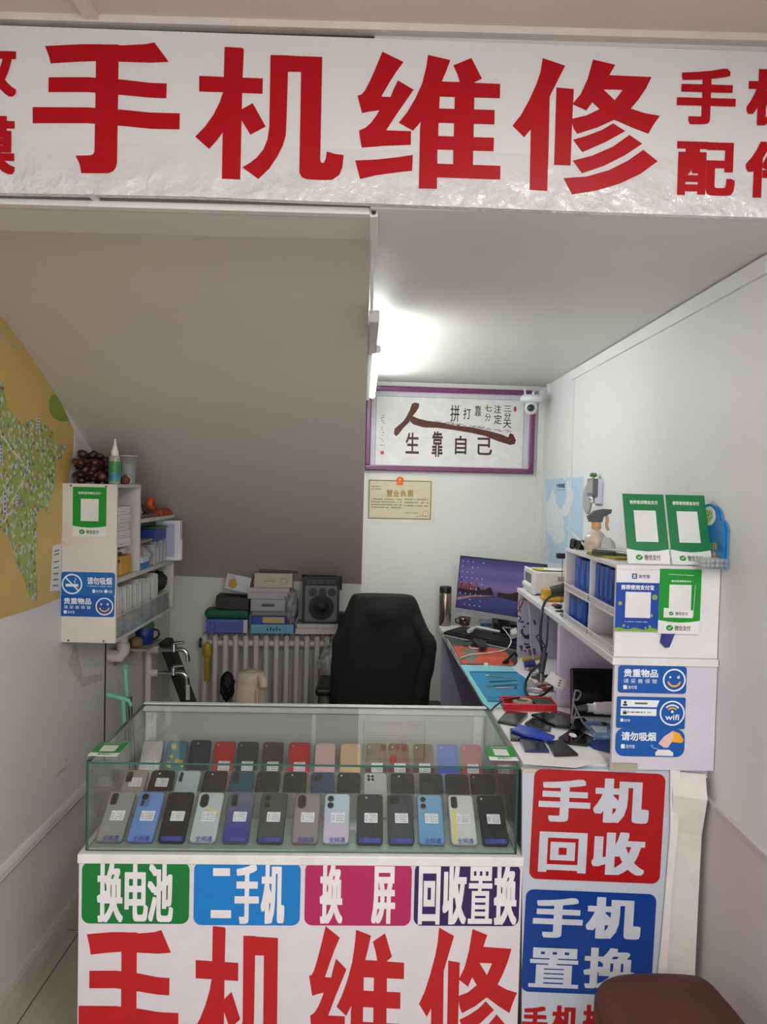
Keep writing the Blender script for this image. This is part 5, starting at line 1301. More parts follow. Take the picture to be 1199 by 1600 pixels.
# ------------------------------------------------------------------ desk along the right wall
DZ = 0.935
DESK = Plane((0, 0, DZ), (1, 0, 0), (0, 1, 0))
t = T('work_desk', 'white work desk with chipped edges running along the right wall', 'desk', (.68, 3.1, 0))
DM = M((222, 222, 222), .4, var=.05, scale=10)
d0, d1, d2 = .418, .355, 4.20
MB().prism([(.424, 2.095), (XR - .001, 2.085), (XR - .001, 4.26), (.355, 4.17)], DZ - .03, DZ).build('top', DM, t, .003)
LIL = M((176, 172, 196), .45, var=.03)
MB().box((.47, 2.10, 0), (XR - .015, 2.118, DZ - .03)).build('end_panel', DM, t)
MB().prism([(.362, 4.02), (.382, 4.02), (.66, 4.05), (.66, 4.07), (.362, 4.04)], 0, DZ - .03).build('end_panel', LIL, t)
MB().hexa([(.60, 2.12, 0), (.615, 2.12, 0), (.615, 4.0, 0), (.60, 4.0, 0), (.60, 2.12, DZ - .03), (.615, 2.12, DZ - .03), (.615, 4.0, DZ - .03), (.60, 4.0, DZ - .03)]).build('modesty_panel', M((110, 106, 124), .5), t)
mb = MB(); rnd = random.Random(5); y = 2.66
while y < 4.1:
    L_ = rnd.uniform(.02, .09); xx = .4245 - (y - 2.075) * .0333
    mb.box((xx - .0016, y, DZ - .026 + rnd.random() * .01), (xx + .001, y + L_, DZ - rnd.random() * .008 - .001), None, rnd.randint(0, 2)); y += L_ + rnd.uniform(.0, .06)
mb.build('edge_chipping', [M((150, 140, 126), .6), M((196, 196, 192), .5), M((90, 130, 140), .5)], t)
# white paper over the front end of the desk
q = DESK.pts([(772, 1112), (870, 1112), (942, 1140), (957, 1180), (945, 1190), (900, 1200), (860, 1197), (818, 1194)])
mb = DESK.mb(); mb.prism(q, .0004, .0014)
tag(mb.build('paper_sheet', PAPER), 'white paper sheet spread over the front end of the desk under the phone parts', 'paper')
def slab(name, label, cat, quad, z0, th, mat, group=None, bevel=.0015, parts=None, z1=None):
    """thin thing lying on the desk, outline from photo points met with the desk plane"""
    pl = Plane((0, 0, DZ + z0), (1, 0, 0), (0, 1, 0))
    q = pl.pts(quad)
    cx = sum(p[0] for p in q) / len(q); cy = sum(p[1] for p in q) / len(q)
    t = T(name, label, cat, (cx, cy, DZ + z0), group=group)
    pl.mb().prism(q, 0, th).build('body', mat, t, bevel)
    if parts: parts(t, pl, q, th)
    return t
def zd(p): return [(670 + x / 3.997, 960 + y / 3.997) for x, y in p]
def zk(p): return [(680 + x / 7.494, 960 + y / 7.494) for x, y in p]
slab('desk_mat', 'dark green cutting mat under the keyboard and the orange mat', 'mat', zk([(105, 250), (960, 430), (965, 560), (940, 600), (870, 610), (330, 590), (150, 290)]), .0004, .0015, M((56, 66, 62), .6))
slab('desk_mat', 'orange red silicone work mat in front of the keyboard', 'mat', zk([(215, 375), (600, 385), (780, 410), (850, 460), (930, 605), (700, 600), (550, 585), (320, 580)]), .0021, .002, M((186, 74, 50), .55, var=.4, scale=12),
     parts=lambda t, pl, q, th: pl.mb().prism(pl.pts(zk([(340, 410), (460, 400), (520, 480), (440, 560), (560, 570), (380, 572), (330, 500)])), th, th + .0003).build('worn_patch', M((110, 116, 96), .6, var=.3, scale=30), t))
slab('desk_mat', 'pale turquoise mat beneath the blue tool mat', 'mat', zk([(300, 598), (600, 598), (900, 612), (970, 690), (1075, 760), (1090, 1060), (640, 1110), (560, 1040)]), .0006, .0015, M((128, 200, 204), .55, var=.08, scale=14))
slab('tool_mat', 'blue silicone tool mat holding tweezers and screwdrivers', 'mat', zk([(400, 680), (960, 685), (1070, 760), (1090, 960), (1020, 1030), (620, 1025)]), .0022, .003, M((26, 128, 170), .55, var=.08), bevel=.001,
     parts=lambda t, pl, q, th: [pl.mb().prism(pl.pts(zk(r_)), th, th + .002).build('ridge', M((20, 112, 152), .55), t) for r_ in ([(410, 676), (960, 684), (962, 692), (415, 688)], [(612, 972), (1040, 955), (1045, 975), (620, 990)], [(618, 1010), (1030, 1012), (1022, 1030), (628, 1026)])])
ZT = .0075
def stick(name, label, cat, A, B, r, mats, z=ZT):
    pl = Plane((0, 0, DZ + z), (1, 0, 0), (0, 1, 0))
    a = Vector((*pl.at(*A), DZ + z)); b = Vector((*pl.at(*B), DZ + z))
    t = T(name, label, cat, a.lerp(b, .5)); n = len(mats)
    for i, (u0, u1, rr, m, nm) in enumerate(mats): MB().tube([a.lerp(b, u0), a.lerp(b, u1)], rr, 10).build(nm, m, t)
k = lambda x, y: zk([(x, y)])[0]
GRY = M((110, 116, 120), .35, .6); TEAL = M((70, 104, 104), .4, .4)
stick('screwdriver', 'screwdriver with a silver body lying nearest the back of the blue tool mat', 'screwdriver', k(590, 715), k(930, 748), .004, [(0, .12, .006, CHROME, 'cap'), (.12, .6, .0045, GRY, 'handle'), (.6, 1, .0016, STEEL, 'shaft')])
stick('screwdriver', 'screwdriver with a blue tail lying at the front of the blue tool mat', 'screwdriver', k(960, 862), k(600, 856), .004, [(0, .1, .006, M((30, 70, 160), .4), 'cap'), (.1, .68, .0048, CHROME, 'handle'), (.68, 1, .0016, STEEL, 'shaft')])
def tweezer(label, pts):
    pl = Plane((0, 0, DZ + .006), (1, 0, 0), (0, 1, 0)); P = [Vector((*pl.at(*k(*p)), DZ + .0065)) for p in pts]
    t = T('tweezers', label, 'tweezers', P[0], group=None)
    MB().tube([P[0], P[1]], .0022, 6).build('arm', TEAL, t); MB().tube([P[0], P[2]], .0022, 6).build('arm', TEAL, t)
    MB().ball(P[0], .005, None, 0, 10, 8, (1, 1, .5)).build('joint', TEAL, t)
tweezer('dark tweezers in the middle of the blue tool mat', [(950, 775), (640, 785), (640, 795)])
tweezer('tweezers with bent tips touching the blue-tailed screwdriver', [(970, 822), (690, 835), (600, 850)])
slab('eraser', 'tiny white eraser block on the pale turquoise mat', 'eraser', zk([(572, 598), (618, 598), (622, 614), (580, 614)]), .0022, .012, WHITE)

# keyboard (parallel to the monitor)
kq = DESK.pts(zk([(95, 150), (560, 165), (965, 330), (962, 425), (95, 243)]))
A = Vector(DESK.at(*k(97, 238))); B = Vector(DESK.at(*k(962, 425)))
u = (B - A).normalized(); ang = math.atan2(u.y, u.x)
W = Matrix.Translation((A.x, A.y, DZ + .002)) @ Matrix.Rotation(ang, 4, 'Z')
Lk = (B - A).length
t = T('keyboard', 'black computer keyboard on the dark mat in front of the monitor', 'keyboard', mat=W)
MB(W).hexa([(0, 0, 0), (Lk, 0, 0), (Lk, .155, 0), (0, .155, 0), (0, 0, .014), (Lk, 0, .014), (Lk, .155, .026), (0, .155, .026)]).build('body', M((22, 22, 24), .4), t, .003)
for r_ in range(6):
    x = .012
    for c in range(20):
        w_ = (Lk - .024) / 20
        if r_ == 0 and 6 <= c <= 12:
            if c == 6: pass
            else: x += w_; continue
        wk = w_ * (7 if (r_ == 0 and c == 6) else 1)
        if r_ > 4 and c in (1, 6): x += w_; continue
        y = .012 + r_ * .0225; zq = .0145 + y * .0775
        if r_ * 20 + c < 90: MB(W).box((x + .0012, y, zq), (x + wk - .0012, y + .0185, zq + .006)).build('key', M((30, 30, 33), .45), t)
        x += w_
MB(W).box((.012, .125, .0247), (Lk - .012, .148, .0295)).build('key_row', M((30, 30, 33), .45), t, .001)

# monitor
mc = Vector((.625, 3.90, 0)); MA = R(-44)
tlp = onY(719, 866, 4.09)
MW = .535; MH = .305
ux = Vector((math.cos(MA), math.sin(MA), 0)); 
o = Vector((tlp.x, 4.09, 1.335)); W = Matrix.Translation(o) @ Matrix.Rotation(MA, 4, 'Z') @ Matrix.Rotation(R(-6), 4, 'X')
t = T('monitor', 'flat computer monitor showing a purple river landscape in the far right corner', 'monitor', mat=Matrix.Translation(Vector((tlp.x + MW / 2 * ux.x, 4.09 + MW / 2 * ux.y, DZ))) @ Matrix.Rotation(MA, 4, 'Z'))
SV = M((168, 166, 170), .35, .3)
MB(W).box((0, .0, -MH), (MW, .022, 0)).build('housing', M((30, 30, 34), .4), t, .004)
MB(W).box((0, -.003, -MH), (MW, .001, -MH + .022)).build('chin', SV, t, .001)
def screen_mat():
    m = bpy.data.materials.new('screen_picture'); m.use_nodes = True
    nt = m.node_tree; n = nt.nodes; L = nt.links; b = n['Principled BSDF']
    tc = n.new('ShaderNodeTexCoord'); sx = n.new('ShaderNodeSeparateXYZ'); L.new(tc.outputs['Generated'], sx.inputs[0])
    nz = n.new('ShaderNodeTexNoise'); nz.inputs['Scale'].default_value = 6; L.new(tc.outputs['Generated'], nz.inputs['Vector'])
    ad = n.new('ShaderNodeMath'); ad.operation = 'MULTIPLY_ADD'; ad.inputs[1].default_value = .14; L.new(nz.outputs['Fac'], ad.inputs[0]); L.new(sx.outputs['Z'], ad.inputs[2])
    rp = n.new('ShaderNodeValToRGB'); e = rp.color_ramp.elements
    e[0].position = 0; e[0].color = (*lin((46, 48, 92)), 1); e[1].position = 1; e[1].color = (*lin((70, 66, 122)), 1)
    for p, c in ((.34, (66, 68, 120)), (.41, (82, 76, 124)), (.46, (96, 86, 122)), (.56, (120, 106, 150)), (.7, (96, 86, 148)), (.85, (106, 96, 152))):
        x = e.new(p); x.color = (*lin(c), 1)
    L.new(ad.outputs[0], rp.inputs[0]); b.inputs['Base Color'].default_value = (.01, .01, .01, 1); b.inputs['Roughness'].default_value = .3
    L.new(rp.outputs[0], b.inputs['Emission Color']); b.inputs['Emission Strength'].default_value = .62
    return m
sc_ = MB(W).box((.008, -.0012, -MH + .024), (MW - .008, .0002, -.008)).build('screen', screen_mat(), t)
SP = Plane(W @ Vector((.008, -.0016, -MH + .024)), W.to_3x3() @ Vector((1, 0, 0)), W.to_3x3() @ Vector((0, 0, 1)))
SWd, SHt = MW - .016, MH - .032
def scr(c, em=.5): return M(c, .4, emit=em, var=.15, scale=40, key=('scr', c))
mb = SP.mb(); rnd = random.Random(2)
tree = [(0, SHt * .30)] + [(SWd * (.02 + .4 * i / 16), SHt * (.44 + rnd.uniform(0, .13) - .006 * i)) for i in range(17)] + [(SWd * .47, SHt * .30), (SWd * .36, SHt * .28), (SWd * .18, SHt * .24)]
mb.face(tree, .0004); mb.face([(SWd * .5, SHt * .315)] + [(SWd * (.5 + .5 * i / 12), SHt * (.36 + rnd.uniform(0, .07) + .012 * i)) for i in range(13)] + [(SWd, SHt * .22), (SWd * .8, SHt * .27)], .0004)
mb.build('picture_trees', scr((34, 32, 36), .25), sc_)
mb = SP.mb(); mb.face([(0, SHt * .14), (SWd * .2, SHt * .25), (SWd * .45, SHt * .315), (SWd * .45, SHt * .33), (SWd * .18, SHt * .28), (0, SHt * .2)], .0006); mb.build('picture_shore', scr((132, 92, 92), .4), sc_)
mb = SP.mb()
for i in range(7): mb.face([(SWd * (.01 + .035 * i), SHt * .38), (SWd * (.035 + .035 * i), SHt * .38), (SWd * (.035 + .035 * i), SHt * (.48 + .06 * (i % 3 == 0))), (SWd * (.01 + .035 * i), SHt * (.48 + .06 * (i % 3 == 0)))], .0007)
mb.build('picture_houses', scr((112, 62, 66), .4), sc_)
mb = SP.mb()
for r_ in range(9):
    for c in range(5):
        if rnd.random() < .8:
            x = SWd * (.03 + c * .065); y = SHt * (.94 - r_ * .105); mb.face([(x, y - .007), (x + .008, y - .007), (x + .008, y), (x, y)], .0009)
mb.build('desktop_icon', scr((130, 132, 182), .4), sc_)
cx, cy = PW[t.name].translation.x, PW[t.name].translation.y
Wb = Matrix.Translation((cx, cy, 0)) @ Matrix.Rotation(MA, 4, 'Z')
MB(Wb).box((-.035, .035, DZ + .012), (.035, .055, 1.2)).build('stand_neck', M((46, 46, 50), .4), t, .003)
MB(Wb).prism(rrect(-.12, -.0, .12, .12, .03), DZ, DZ + .012).build('stand_base', M((40, 40, 44), .4), t, .002)

# thermos bottle
bp_ = DESK.at(695, 977)
t = T('steel_flask', 'steel flask with a black cap standing at the far left corner of the desk', 'flask', (bp_[0], bp_[1], DZ))
W = Matrix.Translation((bp_[0], bp_[1], DZ))
MB(W).lathe([(.033, 0), (.0345, .003), (.0345, .178), (.032, .182)], seg=30).build('body', M((150, 138, 118), .25, .9), t)
MB(W).lathe([(.0335, .1825), (.0335, .212), (.030, .218), (.004, .219)], seg=30).build('cap', BLACK, t)
# little dark glass, blue-white dispenser, black hub and cables near the monitor foot
gp = DESK.at(726, 977)
t = T('dark_cup', 'small dark amber cup with a handle beside the monitor foot', 'cup', (gp[0], gp[1], DZ))
W = Matrix.Translation((gp[0], gp[1], DZ))
MB(W).lathe([(.028, 0), (.036, .045), (.034, .045), (.026, .004), (.002, .004)], seg=24).build('bowl', M((44, 34, 28), .12, coat=.5), t)
MB(W).tube(spline([(-.034, 0, .04), (-.05, 0, .034), (-.046, 0, .014), (-.031, 0, .012)]), .004, 8).build('handle', M((40, 32, 26), .2), t)
slab('tape_dispenser', 'small white and blue block behind the keyboard', 'dispenser', zk([(520, 110), (660, 118), (665, 150), (530, 145)]), .0004, .045, M((190, 196, 206), .4), bevel=.005,
     parts=lambda t, pl, q, th: pl.mb().prism(q, th * .1, th * .45, Matrix.Translation((0, -.002, 0))).build('blue_base', M((60, 96, 140), .4), t))
slab('usb_hub', 'flat black hub behind the keyboard under the monitor', 'hub', zk([(670, 95), (955, 110), (958, 190), (690, 160)]), .0004, .03, M((26, 26, 28), .4), bevel=.004)
def wire(name, label, pts, r, mat, cat='cable', z=.012, plug=None):
    P = []
    for p in pts:
        pl = Plane((0, 0, DZ + (p[2] if len(p) > 2 else z)), (1, 0, 0), (0, 1, 0)); P.append((*pl.at(p[0], p[1]), DZ + (p[2] if len(p) > 2 else z)))
    if plug is None:
        return tag(MB().tube(spline(P, 6), r, 7).build(name, mat), label, cat)
    t = T(name, label, cat, P[0]); MB().tube(spline(P, 6), r, 7).build('cord', mat, t)
    d = (Vector(P[0]) - Vector(P[1])).normalized()
    MB().tube([Vector(P[0]), Vector(P[0]) + d * .03], r * 1.8, 10).build('plug', plug, t)
    return t
kk = lambda *a: [(*k(p[0], p[1]), *p[2:]) for p in a]
WCB = M((206, 206, 206), .4)
wire('white_cable', 'white cable looping over the keyboard onto the orange mat', kk((960, 175, .04), (800, 150, .05), (830, 200, .05), (890, 290, .045), (870, 370, .04), (800, 420, .012), (600, 455, .008), (420, 470, .008), (300, 510, .008)), .003, WCB, plug=WCB)
wire('white_cable', 'thick white cable bundle lying across the top of the keyboard', kk((430, 180, .045), (500, 150, .05), (600, 170, .048), (700, 190, .046), (760, 200, .045)), .006, WCB, plug=WCB)
slab('white_charger', 'white charger cube lying on the right end of the keyboard', 'charger', kk((880, 230), (950, 200), (962, 270), (900, 290)), .034, .022, WHITE, bevel=.004)
t = T('reading_glasses', 'pair of glasses with dark frames lying on the orange mat by the keyboard', 'glasses', (*DESK.at(*k(430, 360)), DZ))
pl = Plane((0, 0, DZ + .012), (1, 0, 0), (0, 1, 0)); g = lambda x, y: Vector((*pl.at(*k(x, y)), DZ + .012))
MB().tube(spline([g(325, 350), g(340, 320), g(400, 310), g(440, 318), g(420, 360), g(350, 372), g(325, 350)]), .0028, 6).build('rim', M((24, 26, 40), .3), t)
MB().tube([g(440, 318), g(560, 345), g(600, 370)], .003, 6).build('temple', BLACK, t)
MB().tube([g(400, 370), g(420, 395), g(540, 400)], .0022, 6).build('temple', M((220, 220, 224), .3), t)
slab('card_reader', 'dark card reader lying across the orange mat and the keyboard edge', 'reader', kk((460, 305), (600, 340), (590, 410), (530, 415), (440, 330)), .016, .012, M((40, 40, 44), .4))
wire('black_clip', 'black clip lead at the right edge of the orange mat', kk((840, 545), (880, 500, .02), (930, 450, .03), (960, 490)), .006, BLACK, 'clip', plug=BLACK)

# ------------------------------------------------------------------ hutch (long board on panels) standing on the desk
HX = .648; HB = 1.2265; HT = 1.247
HE = Plane((0, 2.048, 0), (1, 0, 0), (0, 0, 1))
t = T('desk_hutch', 'long white hutch shelf standing on the desk with three blue stickers on its end panel', 'hutch', (.8, 2.7, DZ))
LILW = M((206, 202, 214), .45, var=.05, scale=5)
e = MB().box((.660, 2.05, DZ + .0018), (XR - .002, 2.066, HB)).build('end_panel', LILW, t, .001)
MB().box((.652, 2.044, HB), (XR - .002, 3.47, HT)).build('top_board', M((222, 222, 224), .4, var=.05, scale=12), t, .002)
MB().box((HX, 2.645, DZ + .0005), (XR - .002, 2.660, HB)).build('divider_panel', M((198, 192, 212), .45), t, .001)
MB().box((HX, 3.40, DZ + .0005), (XR - .002, 3.414, HB)).build('divider_panel', M((172, 174, 190), .45), t, .001)
MB().box((.655, 2.04, DZ + .0018), (.73, 2.05, DZ + .02)).build('clear_tape', M((206, 196, 170), .3, alpha=.5), t)
x0, y0, x1, y1 = HE.boxpx(966, 1040.5, 1073, 1083); face_sticker(t, HE, x0, y0, x1, y1, .0004)
x0, y0, x1, y1 = HE.boxpx(963.5, 1089, 1071, 1138); w, h = x1 - x0, y1 - y0; kz = .0015
s_ = HE.mb().prism(rrect(x0, y0, x1, y1, .004), .0004, .001).build('sticker', SDB, t, label='blue wifi sticker')
mb = HE.mb(); cx, cy, r = x0 + w * .81, y0 + h * .5, h * .40
ring(mb, cx, cy, r * .88, r, kz); HE.text(mb, 'wifi', cx - r * .55, cy - r * .55, cx + r * .55, cy - r * .08, kz, .03)
ring(mb, cx, cy - r * .0, r * .58, r * .70, kz, 0, 40, 140); ring(mb, cx, cy, r * .36, r * .48, kz, 1, 40, 140); mb.face(circ(cx, cy + r * .12, r * .11, 12), kz)
mb.build('logo', [STW, ORG], s_)
mb = HE.mb(); mb.prism([(x0 + w * .06, y0 + h * .68), (x0 + w * .58, y0 + h * .68), (x0 + w * .62, y0 + h * .9), (x0 + w * .06, y0 + h * .9)], .001, .0013); mb.prism([(x0 + w * .06, y0 + h * .40), (x0 + w * .58, y0 + h * .40), (x0 + w * .58, y0 + h * .62), (x0 + w * .06, y0 + h * .62)], .001, .0013)
mb.build('blank_field', STW, s_)
mb = HE.mb(); cxx = x0 + w * .12
mb.face(circ(cxx, y0 + h * .82, h * .045, 12), .0016); mb.prism(rrect(cxx - h * .07, y0 + h * .71, cxx + h * .07, y0 + h * .77, .001), .0014, .0016)
mb.prism(rrect(cxx - h * .06, y0 + h * .44, cxx + h * .06, y0 + h * .53, .0008), .0014, .0016); ring(mb, cxx, y0 + h * .53, h * .03, h * .045, .0016, 0, 0, 180, 10)
HE.dashes(mb, x0 + w * .26, y0 + h * .72, x0 + w * .45, y0 + h * .86, .0015, 0, 1, 6); HE.dashes(mb, x0 + w * .16, y0 + h * .46, x0 + w * .5, y0 + h * .56, .0015, 0, 1, 9)
mb.build('print', INK, s_)
mb = HE.mb(); mb.prism(rrect(x0 + w * .06, y0 + h * .2, x0 + w * .1, y0 + h * .3, .001), kz - .0002, kz); HE.text(mb, '支付宝', x0 + w * .11, y0 + h * .2, x0 + w * .2, y0 + h * .29, kz, .01); mb.build('lettering', STW, s_)
x0, y0, x1, y1 = HE.boxpx(962, 1138.5, 1070, 1182); w, h = x1 - x0, y1 - y0
s_ = HE.mb().prism(rrect(x0, y0, x1, y1, h * .3), .0002, .0008).build('sticker', M((14, 86, 170), .3), t, label='blue no smoking sticker with a hand')
mb = HE.mb(); HE.text(mb, '请勿吸烟', x0 + w * .08, y0 + h * .56, x0 + w * .58, y0 + h * .88, kz, .026)
mb.prism(rrect(x0 + w * .08, y0 + h * .28, x0 + w * .135, y0 + h * .43, .001), kz - .0002, kz); HE.text(mb, '支付宝', x0 + w * .15, y0 + h * .29, x0 + w * .28, y0 + h * .42, kz, .01)
mb.tube([(x0 + w * .62, y0 + h * .28, kz), (x0 + w * .54, y0 + h * .32, kz), (x0 + w * .51, y0 + h * .42, kz), (x0 + w * .55, y0 + h * .4, kz)], .0007, 4)
mb.build('lettering', STW, s_)
mb = HE.mb(); P_ = lambda L_: [(x0 + w * a, y0 + h * b) for a, b in L_]
mb.face(P_([(.62, .48), (.70, .74), (.82, .94), (.88, .72), (.80, .50), (.76, .34), (.70, .34)]), kz, None, 0)
mb.face(P_([(.82, .95), (.92, .86), (.985, .62), (.96, .52), (.80, .54), (.84, .72)]), kz + .0002, None, 1)
mb.face(P_([(.58, .04), (.84, .04), (.84, .16), (.78, .26), (.62, .26), (.58, .16)]), kz, None, 2)
mb.build('picture', [M((226, 190, 180), .5), ORG, M((226, 226, 226), .5)], s_)
# dark magnets / tools stuck on the far divider
mb = Plane((0, 3.3995, 0), (1, 0, 0), (0, 0, 1)); FPn = mb
def zq(p): return FPn.pts([(780 + x / 5.995, 920 + y / 5.995) for x, y in p])
sp = [[(200,305),(228,300),(230,312),(205,318)],[(258,325),(285,310),(290,330),(265,335)],[(318,295),(335,292),(348,330),(335,338)],[(222,350),(245,346),(246,354),(224,360)],[(205,385),(225,375),(215,405),(250,440),(270,430),(298,415),(280,470),(240,462),(205,412)],[(232,510),(275,515),(272,528),(235,520)],[(245,540),(298,535),(300,550),(252,558)],[(188,535),(215,528),(220,545),(212,575),(200,575),(205,550),(190,545)],[(232,572),(256,580),(252,590),(230,580)]]
for p in sp: FPn.mb().prism(zq(p), .0003, .006).build('stuck_part', M((24, 26, 34), .5), t, .001)
FPn.mb().prism(zq([(275,575),(338,555),(348,610),(285,625)]), .0003, .004).build('stuck_plate', M((96, 92, 90), .5), t, .001)
mb = FPn.mb(); o_, i_ = zq([(338,440),(375,425),(440,545),(410,560)]), zq([(352,445),(372,438),(425,540),(412,545)])
for a in range(4): mb.face([o_[a], o_[(a + 1) % 4], i_[(a + 1) % 4], i_[a]], .003)
mb.build('stuck_frame', M((22, 24, 28), .5), t)

# ------------------------------------------------------------------ pigeonhole unit on the hutch, with payment posters on its end
PZ0, PZ1 = HT + .0005, 1.500
PE = Plane((0, 2.052, 0), (1, 0, 0), (0, 0, 1))
t = T('pigeonhole_unit', 'white pigeonhole unit on the hutch with blue and green payment posters on its end', 'pigeonhole unit', (.8, 2.35, PZ0))
PW_ = M((224, 222, 226), .42, var=.03)
X0, X1, Y0, Y1 = .664, XR - .002, 2.054, 2.645
MB().box((X0 - .006, Y0, PZ0), (X1, Y0 + .014, PZ1)).build('end_panel', PW_, t, .001)
MB().box((X0, Y1 - .014, PZ0), (X1, Y1, PZ1)).build('end_panel', PW_, t, .001)
MB().box((X0, Y0 + .014, PZ1 - .012), (X1, Y1 - .014, PZ1)).build('top_board', PW_, t, .001)
MB().box((X0, Y0 + .014, PZ0), (X1, Y1 - .014, PZ0 + .008)).build('bottom_board', PW_, t, .001)
yd = onX(921, 920, X0).y
MB().box((X0 + .002, yd - .006, PZ0 + .008), (X1, yd + .006, PZ1 - .012)).build('divider', PW_, t)
ZM = onX(925, 938, X0).z
ZM = 1.372
MB().box((X0 + .002, Y0 + .014, ZM - .006), (X1, yd - .006, ZM)).build('shelf', PW_, t); MB().box((X0 + .002, yd + .006, ZM - .006), (X1, Y1 - .014, ZM)).build('shelf', PW_, t)
MB().box((X1 - .004, Y0 + .014, PZ0 + .008), (X1, Y1 - .014, PZ1 - .012)).build('back_panel', LIL, t)
for nm, z in (('middle', ZM), ('lower', PZ0 + .019)):
    for ya, yb in ((Y0 + .014, yd - .006), (yd + .006, Y1 - .014)):
        mb = MB(); mb.box((X0 - .004, ya, z - .018), (X0, yb, z - .012)); mb.box((X0 - .004, ya, z + .003), (X0, yb, z + .007))
        n_ = 16
        for i in range(n_): yy = ya + (yb - ya) * (i + .5) / n_; mb.box((X0 - .0038, yy - .0022, z - .012), (X0 - .0002, yy + .0022, z + .003))
        mb.box((X0 - .001, ya, z - .012), (X0 + .0, yb, z + .003), None, 1)
        mb.build('grille_strip', [PW_, M((120, 118, 124), .5)], t)
# posters
def alipay_poster(px):
    x0, y0, x1, y1 = px; w, h = x1 - x0, y1 - y0
    p = PE.mb().prism([(x0, y0), (x1, y0), (x1, y1), (x0, y1)], .0024, .0034).build('payment_poster', M((224, 224, 230), .4), t, label='blue and white payment poster')
    PE.mb().box((x0, y0, .0034), (x1, y0 + h * .79, .0038)).build('blue_panel', M((12, 62, 160), .35, var=.03), p)
    mb = PE.mb(); hill = [(x0, y0)] + [(x0 + w * i / 12, y0 + h * (.045 + .018 * math.sin(i * 1.4))) for i in range(13)] + [(x1, y0)]
    mb.face(hill, .0042)
    for cx_, cy_, rr in ((.2, .09, .035), (.8, .075, .035), (.3, .07, .02), (.7, .06, .025)): mb.face(circ(x0 + w * cx_, y0 + h * cy_, w * rr, 12), .0043)
    mb.build('picture', M((116, 164, 50), .5, var=.25, scale=80), p)
    PE.mb().prism(rrect(x0 + w * .22, y0 + h * .22, x0 + w * .80, y0 + h * .64, .002), .0038, .0042).build('blank_square', M((222, 222, 226), .5), p)
    mb = PE.mb(); PE.text(mb, '推荐使用支付宝', x0 + w * .11, y0 + h * .675, x0 + w * .87, y0 + h * .755, .0042, .026); PE.dashes(mb, x0 + w * .22, y0 + h * .145, x0 + w * .74, y0 + h * .165, .0042, 0, 1, 3)
    mb.build('lettering', STW, p)
    mb = PE.mb()
    for cx_, cy_, rr in ((.10, .45, .045), (.89, .56, .06), (.83, .26, .035)): ring(mb, x0 + w * cx_, y0 + h * cy_, w * rr * .55, w * rr, .0042); mb.face(circ(x0 + w * cx_, y0 + h * cy_, w * rr * .4, 10), .0042)
    mb.build('coin', M((150, 176, 60), .5), p)
    mb = PE.mb(); square_logo(PE, mb, x0 + w * .41, y0 + h * .895, w * .06, .0034); mb.build('logo', [M((26, 56, 120), .4), STW], p)
    mb = PE.mb(); PE.text(mb, '支付宝', x0 + w * .5, y0 + h * .865, x0 + w * .76, y0 + h * .925, .0038, .02); mb.build('lettering', M((44, 54, 84), .5), p)
alipay_poster(PE.boxpx(962, 890, 1030, 986))
x0, y0, x1, y1 = PE.boxpx(1029, 889, 1094, 990)
cd = green_sign(t, PE, x0, y0, x1, y1, .0034, heading=False, name='payment_poster', label='green and white payment poster')
w, h = x1 - x0, y1 - y0
ci = PE.mb().prism([(x0 + w * .12, y0 + h * .25), (x0 + w * .82, y0 + h * .25), (x0 + w * .82, y0 + h * .37), (x0 + w * .12, y0 + h * .40)], .0056, .006).build('inner_card', M((226, 228, 226), .4), cd)
mb = PE.mb(); tick_logo(PE, mb, x0 + w * .3, y0 + h * .315, w * .055, .006); mb.build('logo', [GREENP, PAPER], cd)
mb = PE.mb(); PE.text(mb, '微信支付', x0 + w * .40, y0 + h * .29, x0 + w * .70, y0 + h * .34, .0064, .01); mb.build('lettering', INK, cd)
mb = PE.mb(); PE.text(mb, '推荐使用微信支付', x0 + w * .28, y0 + h * .80, x0 + w * .76, y0 + h * .83, .0056, .02)
bar(mb, x0 + w * .2, y0 + h * .92, x0 + w * .82, y0 + h * .905, h * .006, .0056); bar(mb, x0 + w * .86, y0 + h * .76, x0 + w * .83, y0 + h * .27, h * .006, .0056)
mb.build('lettering', PAPER, cd)
mb = PE.mb(); mb.prism(PE.pts([(1034, 988), (1055, 989), (1046, 1011), (1039, 1012), (1031, 1003)]), .0024, .003); mb.build('phone_picture', M((52, 56, 130), .3, var=.4, scale=30), t, label='blue phone printed below the green poster')
# blue file boxes in the pigeonholes
FB = [M((20, 66, 160), .4, var=.08), M((16, 56, 142), .4, var=.08)]
k_ = 0
for (ya, yb, z0, z1, n_, txt) in ((yd + .016, yd + .016 + .205, ZM + .0005, ZM + .105, 3, 'upper far'), (Y0 + .03, yd - .02, ZM + .0005, ZM + .108, 5, 'upper near'), (yd + .09, Y1 - .025, PZ0 + .0085, ZM - .012, 2, 'lower far')):
    for i in range(n_):
        w_ = (yb - ya) / n_
        t2 = T('file_box', f'{["farthest", "second farthest", "middle", "second nearest", "nearest"][n_ - 1 - i] if n_ == 5 else ["nearest", "middle", "farthest"][i] if n_ == 3 else ["near", "far"][i]} blue file box in the {txt} pigeonhole', 'file box', (.8, ya + w_ * (i + .5), z0), group='blue file boxes in the pigeonholes')
        MB().box((X0 + .012, ya + w_ * i + .001, z0), (X1 - .01, ya + w_ * (i + 1) - .001, z1 - .004 * (i % 2))).build('body', FB[i % 2], t2, .004)
        MB().box((X0 + .0105, ya + w_ * (i + .5) - w_ * .22, z0 + .02), (X0 + .012, ya + w_ * (i + .5) + w_ * .22, z0 + .07)).build('spine_label', M((40, 92, 176), .4), t2)
